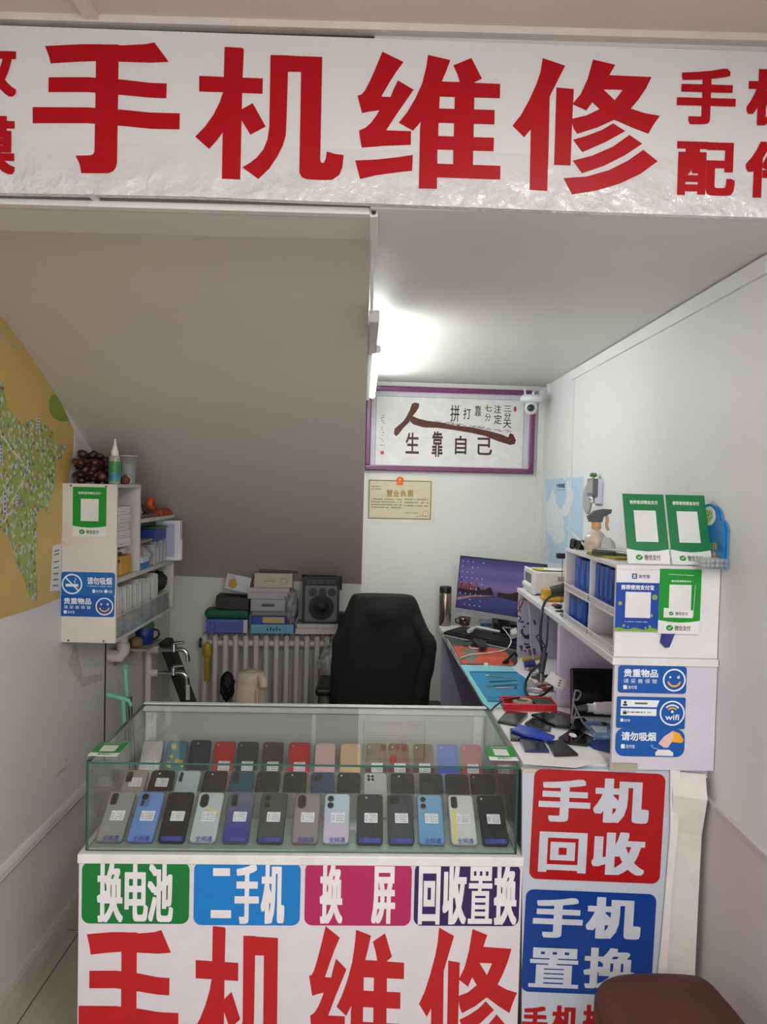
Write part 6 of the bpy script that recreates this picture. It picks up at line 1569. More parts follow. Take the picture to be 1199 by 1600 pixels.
boxthing('white_carton', 'small white carton beside the blue file boxes in the lower far pigeonhole', 'box', (X0 + .02, yd + .012, PZ0 + .0085), (X1 - .04, yd + .075, PZ0 + .055), M((214, 218, 226), .5))

# ------------------------------------------------------------------ on top of the pigeonhole unit
def stand(label, px):
    A = onY(*px[3], 2.085); B = onY(*px[2], 2.085); w = (B - A).length
    lean = R(20); yaw = math.atan2(.0, 1); h = .205
    u = Vector((1, 0, 0)); v = Vector((0, math.sin(lean), math.cos(lean)))
    A.z = PZ1 + .001
    pl = Plane(A, u, v)
    t = T('payment_stand', label, 'payment stand', (A.x + w / 2, A.y + .03, PZ1), group=None)
    green_sign(t, pl, 0, 0, w, h, 0, card=.004, name='card', gm=M((10, 116, 66), .35, var=.03))
    mb = MB(); hh = h * .8
    mb.hexa([(A.x + w * .3, A.y + .012, PZ1 + .0005), (A.x + w * .7, A.y + .012, PZ1 + .0005), (A.x + w * .7, A.y + .10, PZ1 + .0005), (A.x + w * .3, A.y + .10, PZ1 + .0005),
             (A.x + w * .3, A.y + .062, PZ1 + hh * .6), (A.x + w * .7, A.y + .062, PZ1 + hh * .6), (A.x + w * .7, A.y + .066, PZ1 + hh * .6), (A.x + w * .3, A.y + .066, PZ1 + hh * .6)])
    mb.build('easel', ACRYL, t)
stand('left green payment stand on the pigeonhole unit, a blue bottle cap behind it', [(976, 804), (1037, 805), (1047, 883), (981, 881)])
stand('right green payment stand on the pigeonhole unit, in front of the blue arch sign', [(1041, 805), (1102, 807), (1112.5, 888), (1050, 884)])
p = onY(1009, 797, 2.36)
t = T('blue_cap_bottle', 'bottle with a blue screw cap behind the left green payment stand', 'bottle', (p.x, p.y, PZ1))
W = Matrix.Translation((p.x, p.y, PZ1 + .0005)); hb = p.z - PZ1 - .012
MB(W).lathe([(.024, 0), (.026, .004), (.026, hb * .7), (.013, hb * .9), (.0125, hb)], seg=22).build('body', M((170, 200, 220), .1, alpha=.5, coat=.4), t)
MB(W).lathe([(.0165, hb - .004), (.0165, hb + .018), (.014, hb + .021), (.002, hb + .021)], seg=22).build('cap', M((16, 58, 130), .4), t)
# blue arch sign standing flat against the right wall
AP = Plane((XR - .012, 0, 0), (0, -1, 0), (0, 0, 1))
c = AP.at(1108.5, 806); a1 = AP.at(1130.5, 840)[0]; a0 = c[0] - (a1 - c[0]) * .75
t = T('arch_sign', 'blue round-topped sign with yellow wording against the right wall behind the payment stands', 'sign', (XR, -c[0], PZ1))
rr_ = AP.at(1096, 806)[0]; rr_ = abs(c[0] - rr_); rz_ = abs(AP.at(1108, 787)[1] - c[1])
out = [(a0, PZ1 + .001), (a1, PZ1 + .001), (a1, c[1] - .03), (a1 - .012, c[1] - .012), (c[0] + rr_ * 1.05, c[1] - .004)] + [(c[0] + rr_ * math.cos(R(t_)), c[1] + rz_ * math.sin(R(t_))) for t_ in range(10, 175, 12)] + [(c[0] - rr_ * 1.05, c[1] - .006), (a0, c[1] - .02)]
AP.mb().prism(out, -.006, 0).build('board', M((24, 120, 190), .35, var=.05), t)
AP.mb().prism([(p_[0] + .012, p_[1] - (.004 if p_[1] > PZ1 + .01 else 0)) for p_ in out], -.010, -.0062).build('back_board', M((40, 140, 206), .3), t)
mb = AP.mb(); mb.prism(circ(c[0], c[1], rr_ * .78, 28, rz_ * .78), 0, .0008); dd = mb.build('round_panel', M((226, 230, 222), .4), t)
mb = AP.mb()
for k in range(18): mb.face(circ(c[0] + rr_ * .5 * math.cos(k * 2.4) * (k / 18) ** .5, c[1] + rz_ * .5 * math.sin(k * 2.4) * (k / 18) ** .5, .004, 8), .0011 + k * 1e-6)
mb.build('logo', M((132, 170, 50), .5, var=.4, scale=200), dd)
mb = AP.mb()
for ch, bx in (('科', (1106, 848, 1113, 859)), ('技', (1114, 847, 1122, 859)), ('服', (1106, 863, 1113, 872)), ('务', (1114, 863, 1121, 872))): AP.textpx(mb, ch, *bx, .0008, .02)
mb.build('lettering', M((216, 190, 70), .4), t)
# roll of bubble wrap
p = onY(1122, 884, 2.085)
t = T('bubble_wrap', 'strip of clear bubble wrap at the right front corner of the pigeonhole unit', 'bubble wrap', (.92, 2.09, PZ1))
mb = MB()
for i in range(6):
    for j in range(3):
        for l in range(2): mb.ball((XR - .070 + i * .0125, 2.010 + j * .016, PZ1 + .0085 + l * .013), .0075, None, 0, 8, 6)
mb.build('bubbles', CLEAR, t)
MB().box((XR - .08, 1.998, PZ1 + .0003), (XR - .005, 2.09, PZ1 + .0010)).build('film', CLEAR, t)
# spray bottle
p = onX(931, 868, .80)
sy = 2.44
pc = onY(931, 850, sy)
t = T('spray_bottle', 'round clear spray bottle with a grey trigger head on the pigeonhole unit', 'spray bottle', (pc.x, sy, PZ1))
W = Matrix.Translation((pc.x, sy, PZ1 + .0005))
MB(W).lathe([(.024, 0), (.034, .006), (.038, .028), (.034, .05), (.022, .066), (.013, .072), (.012, .082)], seg=28).build('body', M((226, 208, 186), .1, alpha=.6, coat=.5), t)
MB(W).lathe([(.0345, .007), (.0355, .02), (.002, .0202)], seg=28).build('liquid', M((206, 196, 186), .15), t)
MB(W).lathe([(.0155, .078), (.0165, .082), (.015, .1)], seg=20).build('collar', M((214, 166, 118), .4), t)
GRH = M((84, 86, 92), .4)
MB(W).prism([(-.022, .1), (.016, .1), (.02, .118), (.044, .13), (.046, .142), (.02, .143), (-.006, .137), (-.03, .118)], -.012, .012, Matrix.Rotation(PI / 2, 4, 'X')).build('trigger_head', GRH, t, .004)
MB(W).tube(spline([(.03, 0, .128), (.036, 0, .108), (.034, 0, .09), (.04, 0, .074)]), .005, 8).build('trigger', M((206, 166, 124), .4), t)
# black torch pair, white pen, papers
tz = PZ1 + .0005
p = onX(898, 846, .70)
for i, (px, py, lab) in enumerate(((893, 849, 'left black leather pen case leaning at the far end of the pigeonhole unit'), (903, 852, 'right black leather pen case leaning against the spray bottle'))):
    A = onY(px, py, 2.60 - .03 * i); base = Vector((A.x + .055, A.y - .02, tz + .012))
    d = (A - base).normalized(); q_ = d.to_track_quat('Z', 'Y').to_matrix().to_4x4(); W = Matrix.Translation(base) @ q_
    L_ = (A - base).length
    t = T('pen_case', lab, 'case', base, group=None)
    MB(W).box((-.012, -.016, 0), (.012, .016, L_ * .75)).build('body', M((20, 20, 22), .5), t, .006)
    MB(W).box((-.0135, -.0175, L_ * .75), (.0135, .0175, L_ + .004)).build('flap', M((26, 26, 28), .5), t, .006)
A = onY(886, 824, 2.62); B_ = onY(908, 852, 2.55)
t = T('white_pen', 'slim white pen sticking up behind the black pen cases', 'pen', B_)
Bb = Vector((B_.x + .02, B_.y - .02, tz + .004))
MB().tube([Bb, Bb.lerp(A, .7)], .004, 8).build('barrel', M((214, 224, 236), .3), t); MB().tube([Bb.lerp(A, .7), A], .0045, 8).build('cap', M((196, 210, 230), .3), t)
t = T('webcam', 'small black webcam block on a stalk beyond the pigeonhole unit', 'webcam', (0.72, 2.78, HT))
p = onY(880, 869, 2.80)
MB().box((p.x - .022, 2.79, p.z - .009), (p.x + .022, 2.82, p.z + .010)).build('head', BLACK, t, .003)
MB().tube([(p.x, 2.805, HT + .0005), (p.x, 2.805, p.z - .008)], .0012, 6).build('stalk', BLACK, t)
MB().prism(circ(p.x, 2.805, .02, 16), HT + .0003, HT + .004).build('foot', BLACK, t)
PT = Plane((0, 0, tz), (1, 0, 0), (0, 1, 0))
def leafq(x, y, w, d, rz): c_, s__ = math.cos(rz), math.sin(rz); return [(x + a * c_ - b * s__, y + a * s__ + b * c_) for a, b in ((-w, -d), (w, -d), (w, d), (-w, d))]
px_, py_ = .735, 2.30
for i, (nm, lab, cat, dx, dy, w_, d_, rz, z_, th, m) in enumerate((
    ('yellow_folder', 'olive yellow folder lying in front of the spray bottle on the pigeonhole unit', 'folder', 0, .0, .055, .09, .2, 0, .006, M((160, 152, 50), .5)),
    ('black_wallet', 'black wallet lying on the olive yellow folder', 'wallet', -.03, .03, .035, .05, -.3, .0065, .010, M((22, 22, 24), .5)),
    ('white_envelope', 'white envelope lying loose on top of the wallet and folder', 'envelope', .02, .04, .04, .055, .5, .017, .003, PAPER),
    ('black_strap', 'black strap tail lying beside the left payment stand', 'strap', .055, -.085, .02, .045, -.5, 0, .012, BLACK))):
    tag(MB().prism(leafq(px_ + dx, py_ + dy, w_, d_, rz), tz + z_, tz + z_ + th).build(nm, m, bevel=.001), lab, cat)
mb = MB(); cr = onY(947, 860, 2.36)
for i in range(3): mb.add([(cr.x - .01 + i * .008, 2.38, tz + .022), (cr.x + .02 + i * .008, 2.37, tz + .022), (cr.x + .03 + i * .006, 2.40, tz + .05 - i * .006), (cr.x + .004 + i * .01, 2.41, tz + .056 - i * .01)], [(0, 1, 2, 3)])
o_ = mb.build('crumpled_tissue', PAPER); o_.modifiers.new('thick', 'SOLIDIFY').thickness = .002; tag(o_, 'crumpled white tissue lying behind the envelope', 'tissue')

# ------------------------------------------------------------------ things on the far part of the hutch board
t = T('power_supply', 'white bench power supply standing on the far end of the hutch board', 'power supply', (.8, 3.32, HT))
a = onY(836, 900, 3.22); IX0 = a.x; IT = onY(850, 894, 3.22).z
MB().box((IX0, 3.22, HT + .006), (XR - .01, 3.42, IT)).build('case', M((214, 210, 200), .4), t, .006)
MB().box((IX0 - .006, 3.215, HT + .004), (IX0 + .006, 3.425, IT + .004)).build('front_bezel', M((222, 220, 214), .4), t, .003)
MB().box((IX0 - .0075, 3.26, IT - .055), (IX0 - .006, 3.39, IT - .015)).build('display', M((92, 90, 92), .3), t)
for i in range(3): MB(Matrix.Translation((IX0 - .006, 3.27 + i * .05, HT + .035)) @ Matrix.Rotation(-PI / 2, 4, 'Y')).lathe([(.012, 0), (.012, .012), (.009, .016)], seg=16).build('knob', M((226, 226, 224), .4), t)
mb = MB()
for i in range(12): mb.box((IX0 + .10 + i * .007, 3.2185, IT - .04), (IX0 + .104 + i * .007, 3.2205, IT - .018))
mb.build('vent_slots', M((120, 118, 114), .5), t)
for i in range(2): MB().box((IX0 + .01, 3.24 + i * .14, HT + .0003), (IX0 + .03, 3.26 + i * .14, HT + .007)).build('foot', BLACK, t)
for i, (nm, m) in enumerate((('yellow_note', M((190, 176, 60), .6)), ('white_note', PAPER))):
    tag(MB().prism(leafq(IX0 + .05 + i * .045, 3.30 - .01 * i, .04, .05, .3 - i * .5), IT + .0042 + i * .0015, IT + .0052 + i * .0015).build(nm, m), ['yellow paper slip lying on the white power supply', 'white paper slip lying on the white power supply over the yellow one'][i], 'note')
t = T('yellow_drill', 'yellow and black hand tool lying against the white power supply', 'power tool', (.78, 3.0, HT))
yx0 = onY(846, 940, 3.08).x; zt_ = onY(860, 922, 3.08).z
MB().box((yx0, 3.04, HT + .0005), (yx0 + .12, 3.12, zt_ - .02)).build('body', M((196, 152, 24), .4), t, .012)
MB().box((yx0 + .004, 3.05, zt_ - .025), (yx0 + .035, 3.11, zt_ + .006)).build('hook', M((190, 146, 24), .4), t, .006)
MB().tube([(yx0 + .04, 3.08, zt_ - .008), (yx0 + .11, 3.07, zt_ + .012)], [.022, .026], 14).build('grip', M((46, 44, 44), .6), t)
MB().tube([(yx0 + .10, 3.035, HT + .025), (yx0 + .10, 3.045, HT + .025)], .02, 16).build('dial', BLACK, t)
rnd = random.Random(14)
for i in range(7):
    px, py = rnd.uniform(.665, .80), 2.70 + i * .045
    nm, cat, lab, m, s__ = [('grey_clip', 'clip', 'grey metal clip', STEEL, .012), ('brown_bolt', 'bolt', 'brown rusty bolt', M((120, 86, 60), .6), .012), ('clear_wrapper', 'wrapper', 'clear crumpled wrapper', CLEAR, .03), ('white_plug', 'plug', 'white plug', WHITE, .014), ('plastic_button', 'button', 'black plastic button', BLACK, .014), ('bottle_cap', 'cap', 'red bottle cap', M((170, 40, 40), .5), .010), ('white_cube', 'charger', 'white charger cube', WHITE, .016)][i]
    mb = MB(); mb.ball((px, py, HT + s__ * .62), s__, None, 0, 12, 8, (1.3, 1, .62), .25, 3, i)
    tag(mb.build(nm, m), f'{lab} among the small parts on the hutch board near the power supply', cat)
def wire3(name, label, P, r, mat): return tag(MB().tube(spline(P, 6), r, 8).build(name, mat), label, 'cable')
G = lambda px, py, Y: tuple(onY(px, py, Y))
wire3('black_hose', 'thick black hose hanging from the yellow tool down past the hutch board', [G(886, 930, 3.0), G(862, 932, 2.98), G(850, 945, 2.92), G(846, 970, 2.86), G(845, 1000, 2.84), G(850, 1030, 2.84)], .0055, BLACK)
wire3('black_cable', 'black cable hanging beside the thick hose below the hutch board', [G(857, 957, 2.9), G(856, 980, 2.86), G(854, 1010, 2.85), G(846, 1035, 2.85), G(842, 1045, 2.86)], .004, M((60, 58, 60), .5))
wire3('red_lead', 'thin red lead looping over the far end of the hutch board', [G(824, 938, 3.3), G(816, 936, 3.28), G(811, 942, 3.27), G(814, 958, 3.27)], .0025, M((170, 60, 60), .5))
wire3('white_lead', 'thin white lead hanging down the far divider panel', [G(825, 940, 3.3), G(828, 965, 3.28), G(829, 1000, 3.28), G(834, 1030, 3.28)], .0025, WCB)
wire3('black_lead', 'black lead hanging in loops beside the monitor edge', [(.68, 3.36, HT + .003), G(812, 952, 3.27), G(806, 960, 3.27), G(814, 965, 3.27), G(810, 972, 3.27)], .0025, BLACK)

# ------------------------------------------------------------------ small parts on the desk beneath the hutch
def z6(p): return [(780 + x / 5.995, 920 + y / 5.995) for x, y in p]
slab('blue_pack', 'small dark blue card pack standing near the far divider panel', 'pack', z6([(228, 718), (245, 752), (345, 738), (330, 700)]), .0004, .018, M((34, 50, 124), .4), bevel=.002)
slab('yellow_ruler', 'yellow ruler lying against the far divider panel', 'ruler', z6([(215, 672), (378, 656), (380, 664), (216, 682)]), .0004, .012, M((200, 172, 70), .5))
mb_i = 0
rnd = random.Random(21)
cols = [(M((190, 192, 196), .3, .6), 'silver'), (M((150, 60, 50), .5), 'red'), (M((226, 226, 224), .4), 'white'), (M((60, 60, 64), .4), 'dark'), (M((176, 150, 100), .5), 'tan')]
spots = [(295, 760), (320, 790), (345, 815), (365, 850), (300, 890), (330, 920), (390, 880), (350, 960), (400, 940), (430, 900), (310, 970), (450, 960), (380, 790), (410, 830)]
nms = ['screw_packet', 'flex_cable', 'shield_plate', 'battery_cell', 'connector_strip']
where = ['next to the blue pack', 'behind the card tag', 'at the far side of the loose heap', 'in the middle of the loose heap', 'at the edge of the blue tool mat', 'by the loop of the black cable', 'under the hanging hose', 'right behind the red tray', 'near the card tag', 'leaning on the divider panel', 'next to the tray of coils', 'under the white divider', 'near the yellow ruler', 'beside the grey connector']
for i, (sx_, sy_) in enumerate(spots):
    m, cn = cols[i % 5]; a_ = rnd.uniform(0, 3)
    c_ = DESK.at(*z6([(sx_, sy_)])[0]); l_ = rnd.uniform(.018, .038)
    W = Matrix.Translation((c_[0], c_[1], DZ + .0022)) @ Matrix.Rotation(a_, 4, 'Z')
    mb = MB(W); mb.box((-l_, -.007, 0), (l_, .007, .006 + .004 * (i % 3))); mb.box((-l_ * .6, -.009, .001), (-l_ * .2, .009, .009))
    tag(mb.build(nms[i % 5], m, bevel=.0015), f'{cn} {nms[i % 5].replace("_", " ")} {where[i]}', 'phone part', 'loose repair parts on the desk')
t = T('card_tag', 'white folded card tag hanging on the divider panel of the hutch', 'tag', (.66, 2.62, 1.0))
DP = Plane((0, 2.642, 0), (1, 0, 0), (0, 0, 1))
cq = DP.pts(z6([(545, 812), (635, 855), (590, 955), (515, 910)])); DP.mb().prism(cq, 0, .0012).build('card', PAPER, t)
DP.mb().prism(DP.pts(z6([(490, 770), (545, 812), (515, 912), (428, 860)])), .0, .0012).build('card_flap', PAPER, t)
mb = DP.mb()
for a_ in ((568, 850), (560, 872), (553, 895)): mb.face(DP.pts(z6([a_, (a_[0] + 16, a_[1] + 6), (a_[0] + 12, a_[1] + 18), (a_[0] - 4, a_[1] + 12)])), .0015)
mb.build('print', INK, t)
# red tray
pl = Plane((0, 0, DZ + .002), (1, 0, 0), (0, 1, 0))
A = Vector(pl.at(788, 1111)); B_ = Vector(pl.at(871, 1113)); u = (B_ - A).normalized(); v = Vector((-u.y, u.x)); Lw = (B_ - A).length
W = Matrix(((u.x, v.x, 0, A.x), (u.y, v.y, 0, A.y), (0, 0, 1, DZ + .002), (0, 0, 0, 1)))
t = T('red_tray', 'red plastic parts tray on the desk at the edge of the blue tool mat', 'tray', mat=W)
RD = M((186, 20, 40), .35)
mb = MB(W); d_ = .10
mb.box((0, 0, 0), (Lw, d_, .004)); mb.box((0, 0, .004), (Lw, .005, .026)); mb.box((0, d_ - .005, .004), (Lw, d_, .026)); mb.box((0, .005, .004), (.005, d_ - .005, .026)); mb.box((Lw - .005, .005, .004), (Lw, d_ - .005, .026))
mb.build('shell', RD, t, .002)
t2 = T('lens_ring', 'round beige ring with a dark centre lying in the red tray', 'ring', W @ Vector((Lw * .45, .05, .004)))
MB(W @ Matrix.Translation((Lw * .40, .055, .0045))).lathe([(.024, 0), (.036, 0), (.036, .020), (.024, .022), (.024, 0)], seg=28).build('ring_body', M((160, 146, 120), .5, var=.3, scale=90), t2)
MB(W @ Matrix.Translation((Lw * .40, .055, .0045))).lathe([(.0239, .0), (.0239, .014), (.002, .015)], seg=24).build('centre', BLACK, t2)
tag(MB(W).box((Lw * .62, .012, .0045), (Lw * .95, .085, .022)).build('circuit_board', M((42, 70, 62), .4, var=.3, scale=120)), 'dark green circuit board standing in the red tray', 'circuit board')
wire('black_cable', 'black cable curving from the hanging hose around the loose parts to the red tray', [(*z6([(400, 690)])[0], .16), (*z6([(310, 770)])[0], .09), (*z6([(255, 870)])[0], .035), (*z6([(245, 950)])[0], .012), (*z6([(290, 1010)])[0], .010), (*z6([(400, 1000)])[0], .012), (*z6([(500, 920)])[0], .03)], .005, BLACK)
wire('black_cable', 'thin black cable running from the red tray to the corner of the glass case', [(812, 1090, .03), (790, 1094, .03), (776, 1102, .012), (768, 1110, .006)], .003, BLACK)
t = T('grey_connector', 'long grey probe body hanging down at the end of the black hose', 'probe', G(850, 1030, 2.84))
P1, P2 = Vector(G(851, 1020, 2.84)), Vector(G(846, 1052, 2.80))
MB().tube([P1, P2], [.013, .011], 12).build('body', M((52, 52, 54), .4), t); MB().tube([P2, P2 + Vector((0, -.002, -.03))], .006, 10).build('tip', STEEL, t)
# ------------------------------------------------------------------ dead phones and glass on the white paper
DK = M((20, 21, 24), .12, coat=.4); DGR = M((44, 43, 41), .25); BLK2 = M((12, 12, 14), .1, coat=.4); NB = M((44, 72, 190), .15, coat=.4); NB2 = M((32, 42, 98), .12, coat=.4)
pile = [('broken_phone', 'dark phone with a reddish sheen at the far left of the phone parts heap', 'phone', [(430, 680), (490, 614), (620, 630), (552, 704)], .0018, .008, DK),
 ('phone_screen', 'black phone screen nearest the red tray in the heap of phone parts', 'phone screen', [(640, 634), (730, 620), (895, 660), (890, 712), (790, 702)], .009, .006, BLK2),
 ('silver_phone', 'silver edged phone lying right of the red tray behind the black screens', 'phone', [(762, 622), (815, 614), (895, 640), (872, 655)], .0018, .007, M((90, 90, 94), .25, .4)),
 ('bare_phone', 'black phone shell with a white round mark in the heap of phone parts', 'phone', [(810, 782), (900, 722), (1032, 782), (990, 828), (872, 814)], .0018, .007, DK),
 ('black_cover', 'black phone cover lying behind the blue bag', 'phone cover', [(890, 662), (970, 654), (1010, 692), (962, 742), (880, 712)], .010, .005, BLK2),
 ('black_case', 'black phone case under the curved blue cover', 'phone case', [(508, 728), (600, 720), (640, 770), (560, 795), (512, 792)], .0018, .009, DK),
 ('gutted_phone', 'stripped phone with open insides under the black screen', 'phone part', [(600, 690), (650, 655), (770, 690), (760, 735), (690, 730)], .0018, .0065, M((70, 72, 72), .4, .3, var=.5, scale=150)),
 ('blue_cover', 'bright blue curved phone cover in the heap of phone parts', 'phone cover', [(515, 730), (570, 700), (640, 712), (790, 770), (770, 796), (600, 762)], .012, .006, NB),
 ('phone_screen', 'blue tinted phone screen lying in front of the bright blue cover', 'phone screen', [(552, 768), (700, 782), (755, 866), (602, 862)], .0018, .007, NB2),
 ('grey_phone', 'grey phone lying alone at the front edge of the heap', 'phone', [(738, 806), (830, 796), (935, 886), (785, 890)], .0018, .007, DGR)]
for nm, lab, cat, qd, z0, th, m in pile:
    def pp(t, pl, q, th, nm=nm):
        cx = sum(p[0] for p in q) / len(q); cy = sum(p[1] for p in q) / len(q)
        ins = [(cx + (p[0] - cx) * .86, cy + (p[1] - cy) * .86) for p in q]
        pl.mb().prism(ins, th, th + .0006).build('glass_face', BLK2 if nm in ('broken_phone', 'black_case', 'bare_phone', 'silver_phone') else M((34, 36, 44), .15, coat=.3) if nm not in ('blue_cover', 'grey_phone') else NB if nm == 'blue_cover' else DGR, t)
        if nm == 'bare_phone': pl.mb().prism([(cx - .004 + .011 * math.cos(a), cy + .022 + .02 * math.sin(a)) for a in [2 * PI * i / 20 for i in range(20)]], th + .0006, th + .0012).build('round_mark', PAPER, t)
    slab(nm, lab, cat, zd(qd), z0, th, m, parts=pp)
t = T('zip_bag', 'blue and white printed zip bag at the right end of the heap', 'bag', (*DESK.at(933, 1150), DZ))
pl = Plane((0, 0, DZ + .0025), (1, 0, 0), (0, 1, 0)); q = pl.pts(zd([(968, 700), (1000, 688), (1132, 705), (1140, 800), (1062, 802)]))
pl.mb().prism(q, 0, .014).build('body', M((120, 150, 196), .25, var=.5, scale=50, coat=.3), t, .004)
pl.mb().prism(pl.pts(zd([(1010, 720), (1110, 730), (1115, 765), (1045, 765)])), .014, .0146).build('label_panel', M((206, 212, 222), .4, var=.2, scale=90), t)
pl.mb().prism(pl.pts(zd([(1075, 700), (1100, 700), (1122, 722), (1090, 722)])), .0146, .0152).build('print', INK, t)
slab('blue_pouch', 'dark blue pouch under the printed zip bag', 'pouch', zd([(1000, 820), (1060, 795), (1140, 805), (1142, 868), (1030, 842)]), .0018, .010, M((26, 50, 120), .4), bevel=.003)
# black laptop/monitor, white handset and cable below the hutch
t = T('black_screen', 'black flat screen leaning under the hutch shelf beside the divider panel', 'screen', (.80, 2.5, DZ))
A = onY(893, 1044, 2.55); sw = .22
MB(Matrix.Translation((A.x, 2.53, DZ + .001)) @ Matrix.Rotation(R(-9), 4, 'X')).box((0, 0, 0), (XR - .01 - A.x, .018, (A.z - DZ) * 1.0)).build('panel', M((14, 14, 16), .25), t, .006)
MB(Matrix.Translation((A.x, 2.53, DZ + .001)) @ Matrix.Rotation(R(-9), 4, 'X')).box((.01, -.001, .012), (XR - .02 - A.x, 0, A.z - DZ - .012)).build('glass_face', BLACKG, t)
t = T('white_handset', 'white hair-dryer shaped handset lying in front of the black screen', 'handset', (.75, 2.38, DZ))
A, B_ = Vector(G(918, 1106, 2.42)), Vector(G(956, 1104, 2.42)); A.z = max(A.z, DZ + .022); B_.z = A.z
MB().tube(spline([A, A.lerp(B_, .3), A.lerp(B_, .7), B_, B_ + Vector((.06, 0, 0))]), [.014] * 6 + [.019] * 6 + [.021] * 6 + [.021] * 6 + [.016], 14).build('body', M((222, 222, 224), .35), t)
MB().tube([A, A - Vector((.035, 0, .004))], [.012, .008], 10).build('strain_relief', M((70, 70, 74), .5), t)
GC_ = M((110, 108, 112), .45)
P0 = A - Vector((.033, 0, .004))
wire3('grey_cable', 'grey cable looping up from the white handset in front of the black screen', [tuple(P0), (P0.x - .02, 2.41, DZ + .01), G(898, 1085, 2.42), G(902, 1079, 2.42), G(908, 1083, 2.42), G(903, 1093, 2.42), G(896, 1098, 2.42), (P0.x + .03, 2.36, DZ + .006), (P0.x + .12, 2.34, DZ + .006)], .0034, GC_)

# ------------------------------------------------------------------ free-standing sign board beside the counter
BRD = onY(938, 1205, 2.03)
bu = Vector((math.cos(R(1.6)), 0, -math.sin(R(1.6)))) ; bu = Vector((1, .0, 0)); 
rot = R(-1.25)
u = Vector((math.cos(rot), 0, math.sin(rot))); v = Vector((-math.sin(rot), 0, math.cos(rot)))
o0 = onY(820, 1203, 2.062)
SB = Plane(o0, u, v)
t = T('service_board', 'pale blue upright board with red and blue service badges leaning on the desk end', 'sign board', (.62, 2.03, 0))
tr_ = SB.at(1055, 1201); w_ = tr_[0]
top0 = SB.at(820, 1203)[1]
bot = -(o0.z - .004)
pa, pb = SB.at(816.5, 1203), SB.at(815.5, 1600); kx = (pb[0] - pa[0]) / (pb[1] - pa[1])
SB.mb().prism([(pa[0] + kx * (bot - pa[1]), bot), (w_, bot + .009), (w_, tr_[1]), (pa[0], top0)], -.018, 0).build('panel', M((188, 196, 208), .35, var=.03, coat=.2), t, .002)
for nm, px, col, rowz in (('red badge', (831, 1205, 1036, 1377), (168, 8, 18), (('手', 842, 1217, 923, 1284), ('机', 928, 1217, 1015, 1286), ('回', 842, 1300, 917, 1363), ('收', 925, 1300, 1008, 1367))),
                         ('blue badge', (818, 1393, 1022, 1553), (6, 58, 140), (('手', 833, 1402, 911, 1465), ('机', 916, 1402, 1002, 1467), ('置', 827, 1481, 905, 1543), ('换', 912, 1481, 993, 1545)))):
    a0, b0, a1, b1 = SB.boxpx(*px)
    b = SB.mb().prism(rrect(a0, b0, a1, b1, .022), 0, .001).build('badge', M(col, .33, var=.04), t, label=nm)
    mb = SB.mb()
    for ch, *bx in rowz: SB.textpx(mb, ch, *bx, .0014, (.04, .018) if ch == '置' else (.034, .022) if ch == '换' else (.045, .034))
    mb.build('lettering', M((196, 200, 212), .4), b)
for ch, bx in (('手', (816, 1572, 856, 1618)), ('机', (862, 1571, 905, 1618)), ('换', (911, 1570, 952, 1618)), ('屏', (958, 1570, 1000, 1618))): 
    mb = SB.mb(); SB.textpx(mb, ch, *bx, .0008, (.045, .034)); mb.build('lettering', M((168, 12, 22), .35), t)
MB().box((SB.o.x - .004, 2.058, SB.o.z - .004), (SB.o.x + .03, 2.0618, SB.o.z + .004)).build('tape', M((196, 186, 150), .3), t)
# folded white card sheets beside it
t = T('white_card_sheet', 'narrow folded white card strip standing at the right edge of the service board', 'card sheet', (.85, 2.05, 0))
YP = 2.045
L1 = [onY(*p, YP) for p in ((1056, 1203), (1064, 1250), (1057, 1310), (1056, 1400), (1043, 1470), (1040, 1510))]
R1 = [onY(*p, YP + .012) for p in ((1063, 1203), (1060, 1240), (1059, 1310), (1056, 1400), (1046, 1470), (1043, 1510))]
def strip(L_, R_, th, mat, name, par, ext=True):
    if ext:
        for Q in (L_, R_): d = (Q[-1] - Q[-2]).normalized(); Q.append(Q[-1] + d * ((Q[-1].z - .002) / -d.z))
    mb = MB(); n = len(L_)
    for i in range(n - 1):
        mb.hexa([L_[i + 1], R_[i + 1], R_[i + 1] + Vector((0, th, 0)), L_[i + 1] + Vector((0, th, 0)), L_[i], R_[i], R_[i] + Vector((0, th, 0)), L_[i] + Vector((0, th, 0))])
    return mb.build(name, mat, par)
L1 = [onY(*p, 2.050) for p in ((1048, 1203), (1048, 1300), (1040, 1400), (1034, 1470), (1030, 1510))]
R1 = [onY(*p, 2.052) for p in ((1063, 1204), (1060, 1300), (1050, 1400), (1046, 1470), (1043, 1510))]
strip(L1, R1, .006, M((226, 222, 218), .5), 'sheet', t)
t = T('white_card_sheet', 'wide bent white card sheet standing between the service board and the right wall', 'card sheet', (.9, 2.08, 0))
PL = [onY(1052, 1205, 2.062), onY(1052, 1243, 2.042), onY(1052, 1300, 2.062), onY(1046, 1400, 2.062), onY(1040, 1510, 2.062)]
PR = [onY(1103, 1210, 2.062), onY(1106, 1250, 2.042), onY(1097, 1305, 2.062), onY(1092, 1400, 2.062), onY(1087, 1510, 2.062)]
strip(PL, PR, .003, M((216, 210, 204), .55), 'sheet', t)
MB().box((.838, 2.070, .905), (XR - .012, 2.083, .934)).build('edge_rail', LILW, [o_ for o_ in COL.objects if o_.name == 'work_desk'][0], .001)

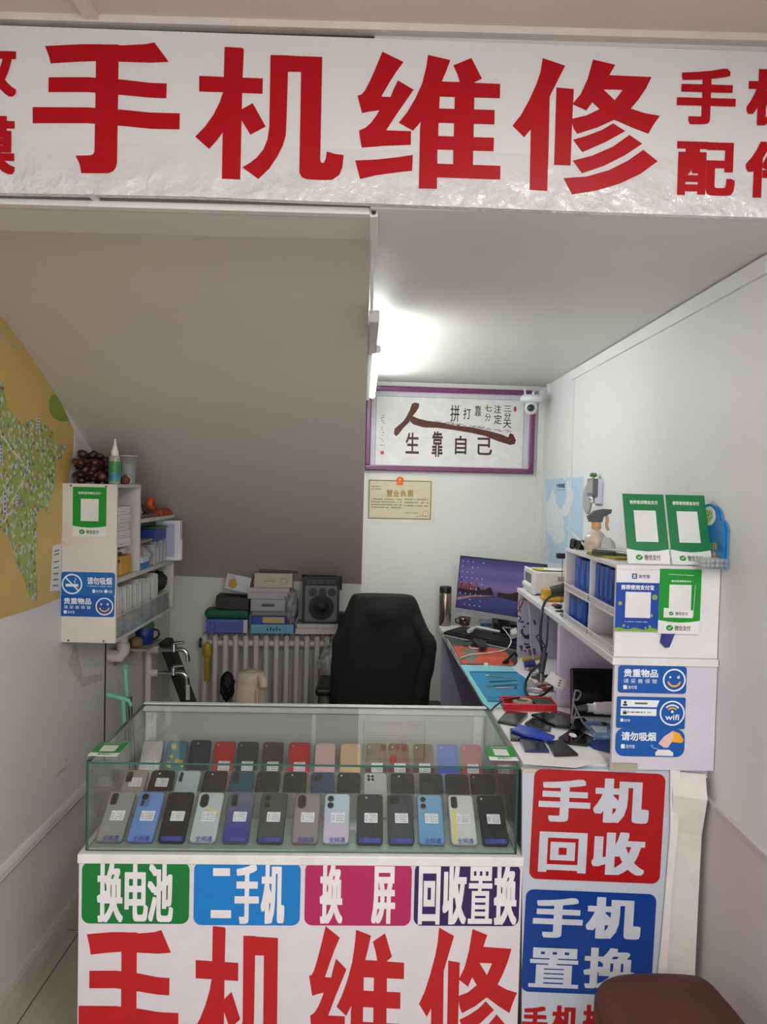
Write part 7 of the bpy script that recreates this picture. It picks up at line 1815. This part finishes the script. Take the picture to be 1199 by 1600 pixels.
# ------------------------------------------------------------------ stool in the foreground
SZ = .50
SP_ = Plane((0, 0, SZ), (1, 0, 0), (0, 1, 0))
q = [SP_.at(*p) for p in ((932, 1562), (931, 1545), (940, 1529), (965, 1519), (1000, 1516), (1040, 1516), (1085, 1519), (1110, 1530), (1130, 1551), (1152, 1576), (1176, 1606))]
cx, cy = .735, 1.70
full = q + [(q[-1][0] + .004, q[-1][1] - .05), (q[-1][0] - .05, q[-1][1] - .12), (q[0][0] + .10, q[0][1] - .19), (q[0][0] + .02, q[0][1] - .13)]
full = [tuple(p) for p in spline([(*p, 0) for p in full + [full[0]]], 3)][:-1]
full = [(p[0], p[1]) for p in full]
cx = sum(p[0] for p in full) / len(full); cy = sum(p[1] for p in full) / len(full)
t = T('stool', 'brown leather topped stool in the right foreground', 'stool', (cx, cy, 0))
LEA = M((70, 32, 14), .6, var=.25, scale=9, bump=.25, bscale=60)
vs = []; fs = []; n = len(full)
prof = [(1.0, -.05), (1.015, -.035), (1.01, -.012), (.97, 0.0), (.85, .008), (.55, .012), (.2, .013)]
for s__, dz in prof:
    for p in full: vs.append((cx + (p[0] - cx) * s__, cy + (p[1] - cy) * s__, SZ - .006 + dz))
for i in range(len(prof) - 1):
    for k2 in range(n): fs.append((i * n + k2, i * n + (k2 + 1) % n, (i + 1) * n + (k2 + 1) % n, (i + 1) * n + k2))
fs.append(list(range((len(prof) - 1) * n, len(prof) * n))); fs.append(list(range(n - 1, -1, -1)))
mb = MB(); a_ = sum(full[i][0] * full[(i + 1) % n][1] - full[(i + 1) % n][0] * full[i][1] for i in range(n))
if a_ < 0: fs = [list(reversed(f)) for f in fs]
mb.add(vs, fs, sm=True).build('seat', LEA, t)
WD = M((52, 30, 22), .5, var=.3, scale=20)
MB().prism([(cx + (p[0] - cx) * .97, cy + (p[1] - cy) * .97) for p in full], SZ - .085, SZ - .056).build('seat_frame', WD, t, .003)
wx = [p[0] for p in full]; wy = [p[1] for p in full]
for ix in (.2, .8):
    for iy in (.2, .8):
        lx = min(wx) + (max(wx) - min(wx)) * ix; ly = min(wy) + (max(wy) - min(wy)) * iy
        MB().tube([(lx + (ix - .5) * .06, ly + (iy - .5) * .06, 0), (lx, ly, SZ - .085)], [.016, .019], 10).build('leg', WD, t)
sp_ = SP_.at(938, 1590)
mb = MB()
for k2 in range(5): mb.tube([(sp_[0] + .012 + .016 * math.cos(a), sp_[1] + .016 * math.sin(a), SZ - .10 - k2 * .009) for a in [2 * PI * i / 16 for i in range(17)]], .0035, 6)
mb.build('carved_trim', M((46, 40, 44), .4, .3), t)
SC.view_settings.view_transform = 'Standard'
SC.view_settings.look = 'None'
SC.view_settings.gamma = 1.0
SC.view_settings.use_curve_mapping = False
SC.view_settings.exposure = 0.08
SC.cycles.max_bounces = 10
SC.cycles.transparent_max_bounces = 24
SC.cycles.caustics_reflective = False
SC.cycles.caustics_refractive = False
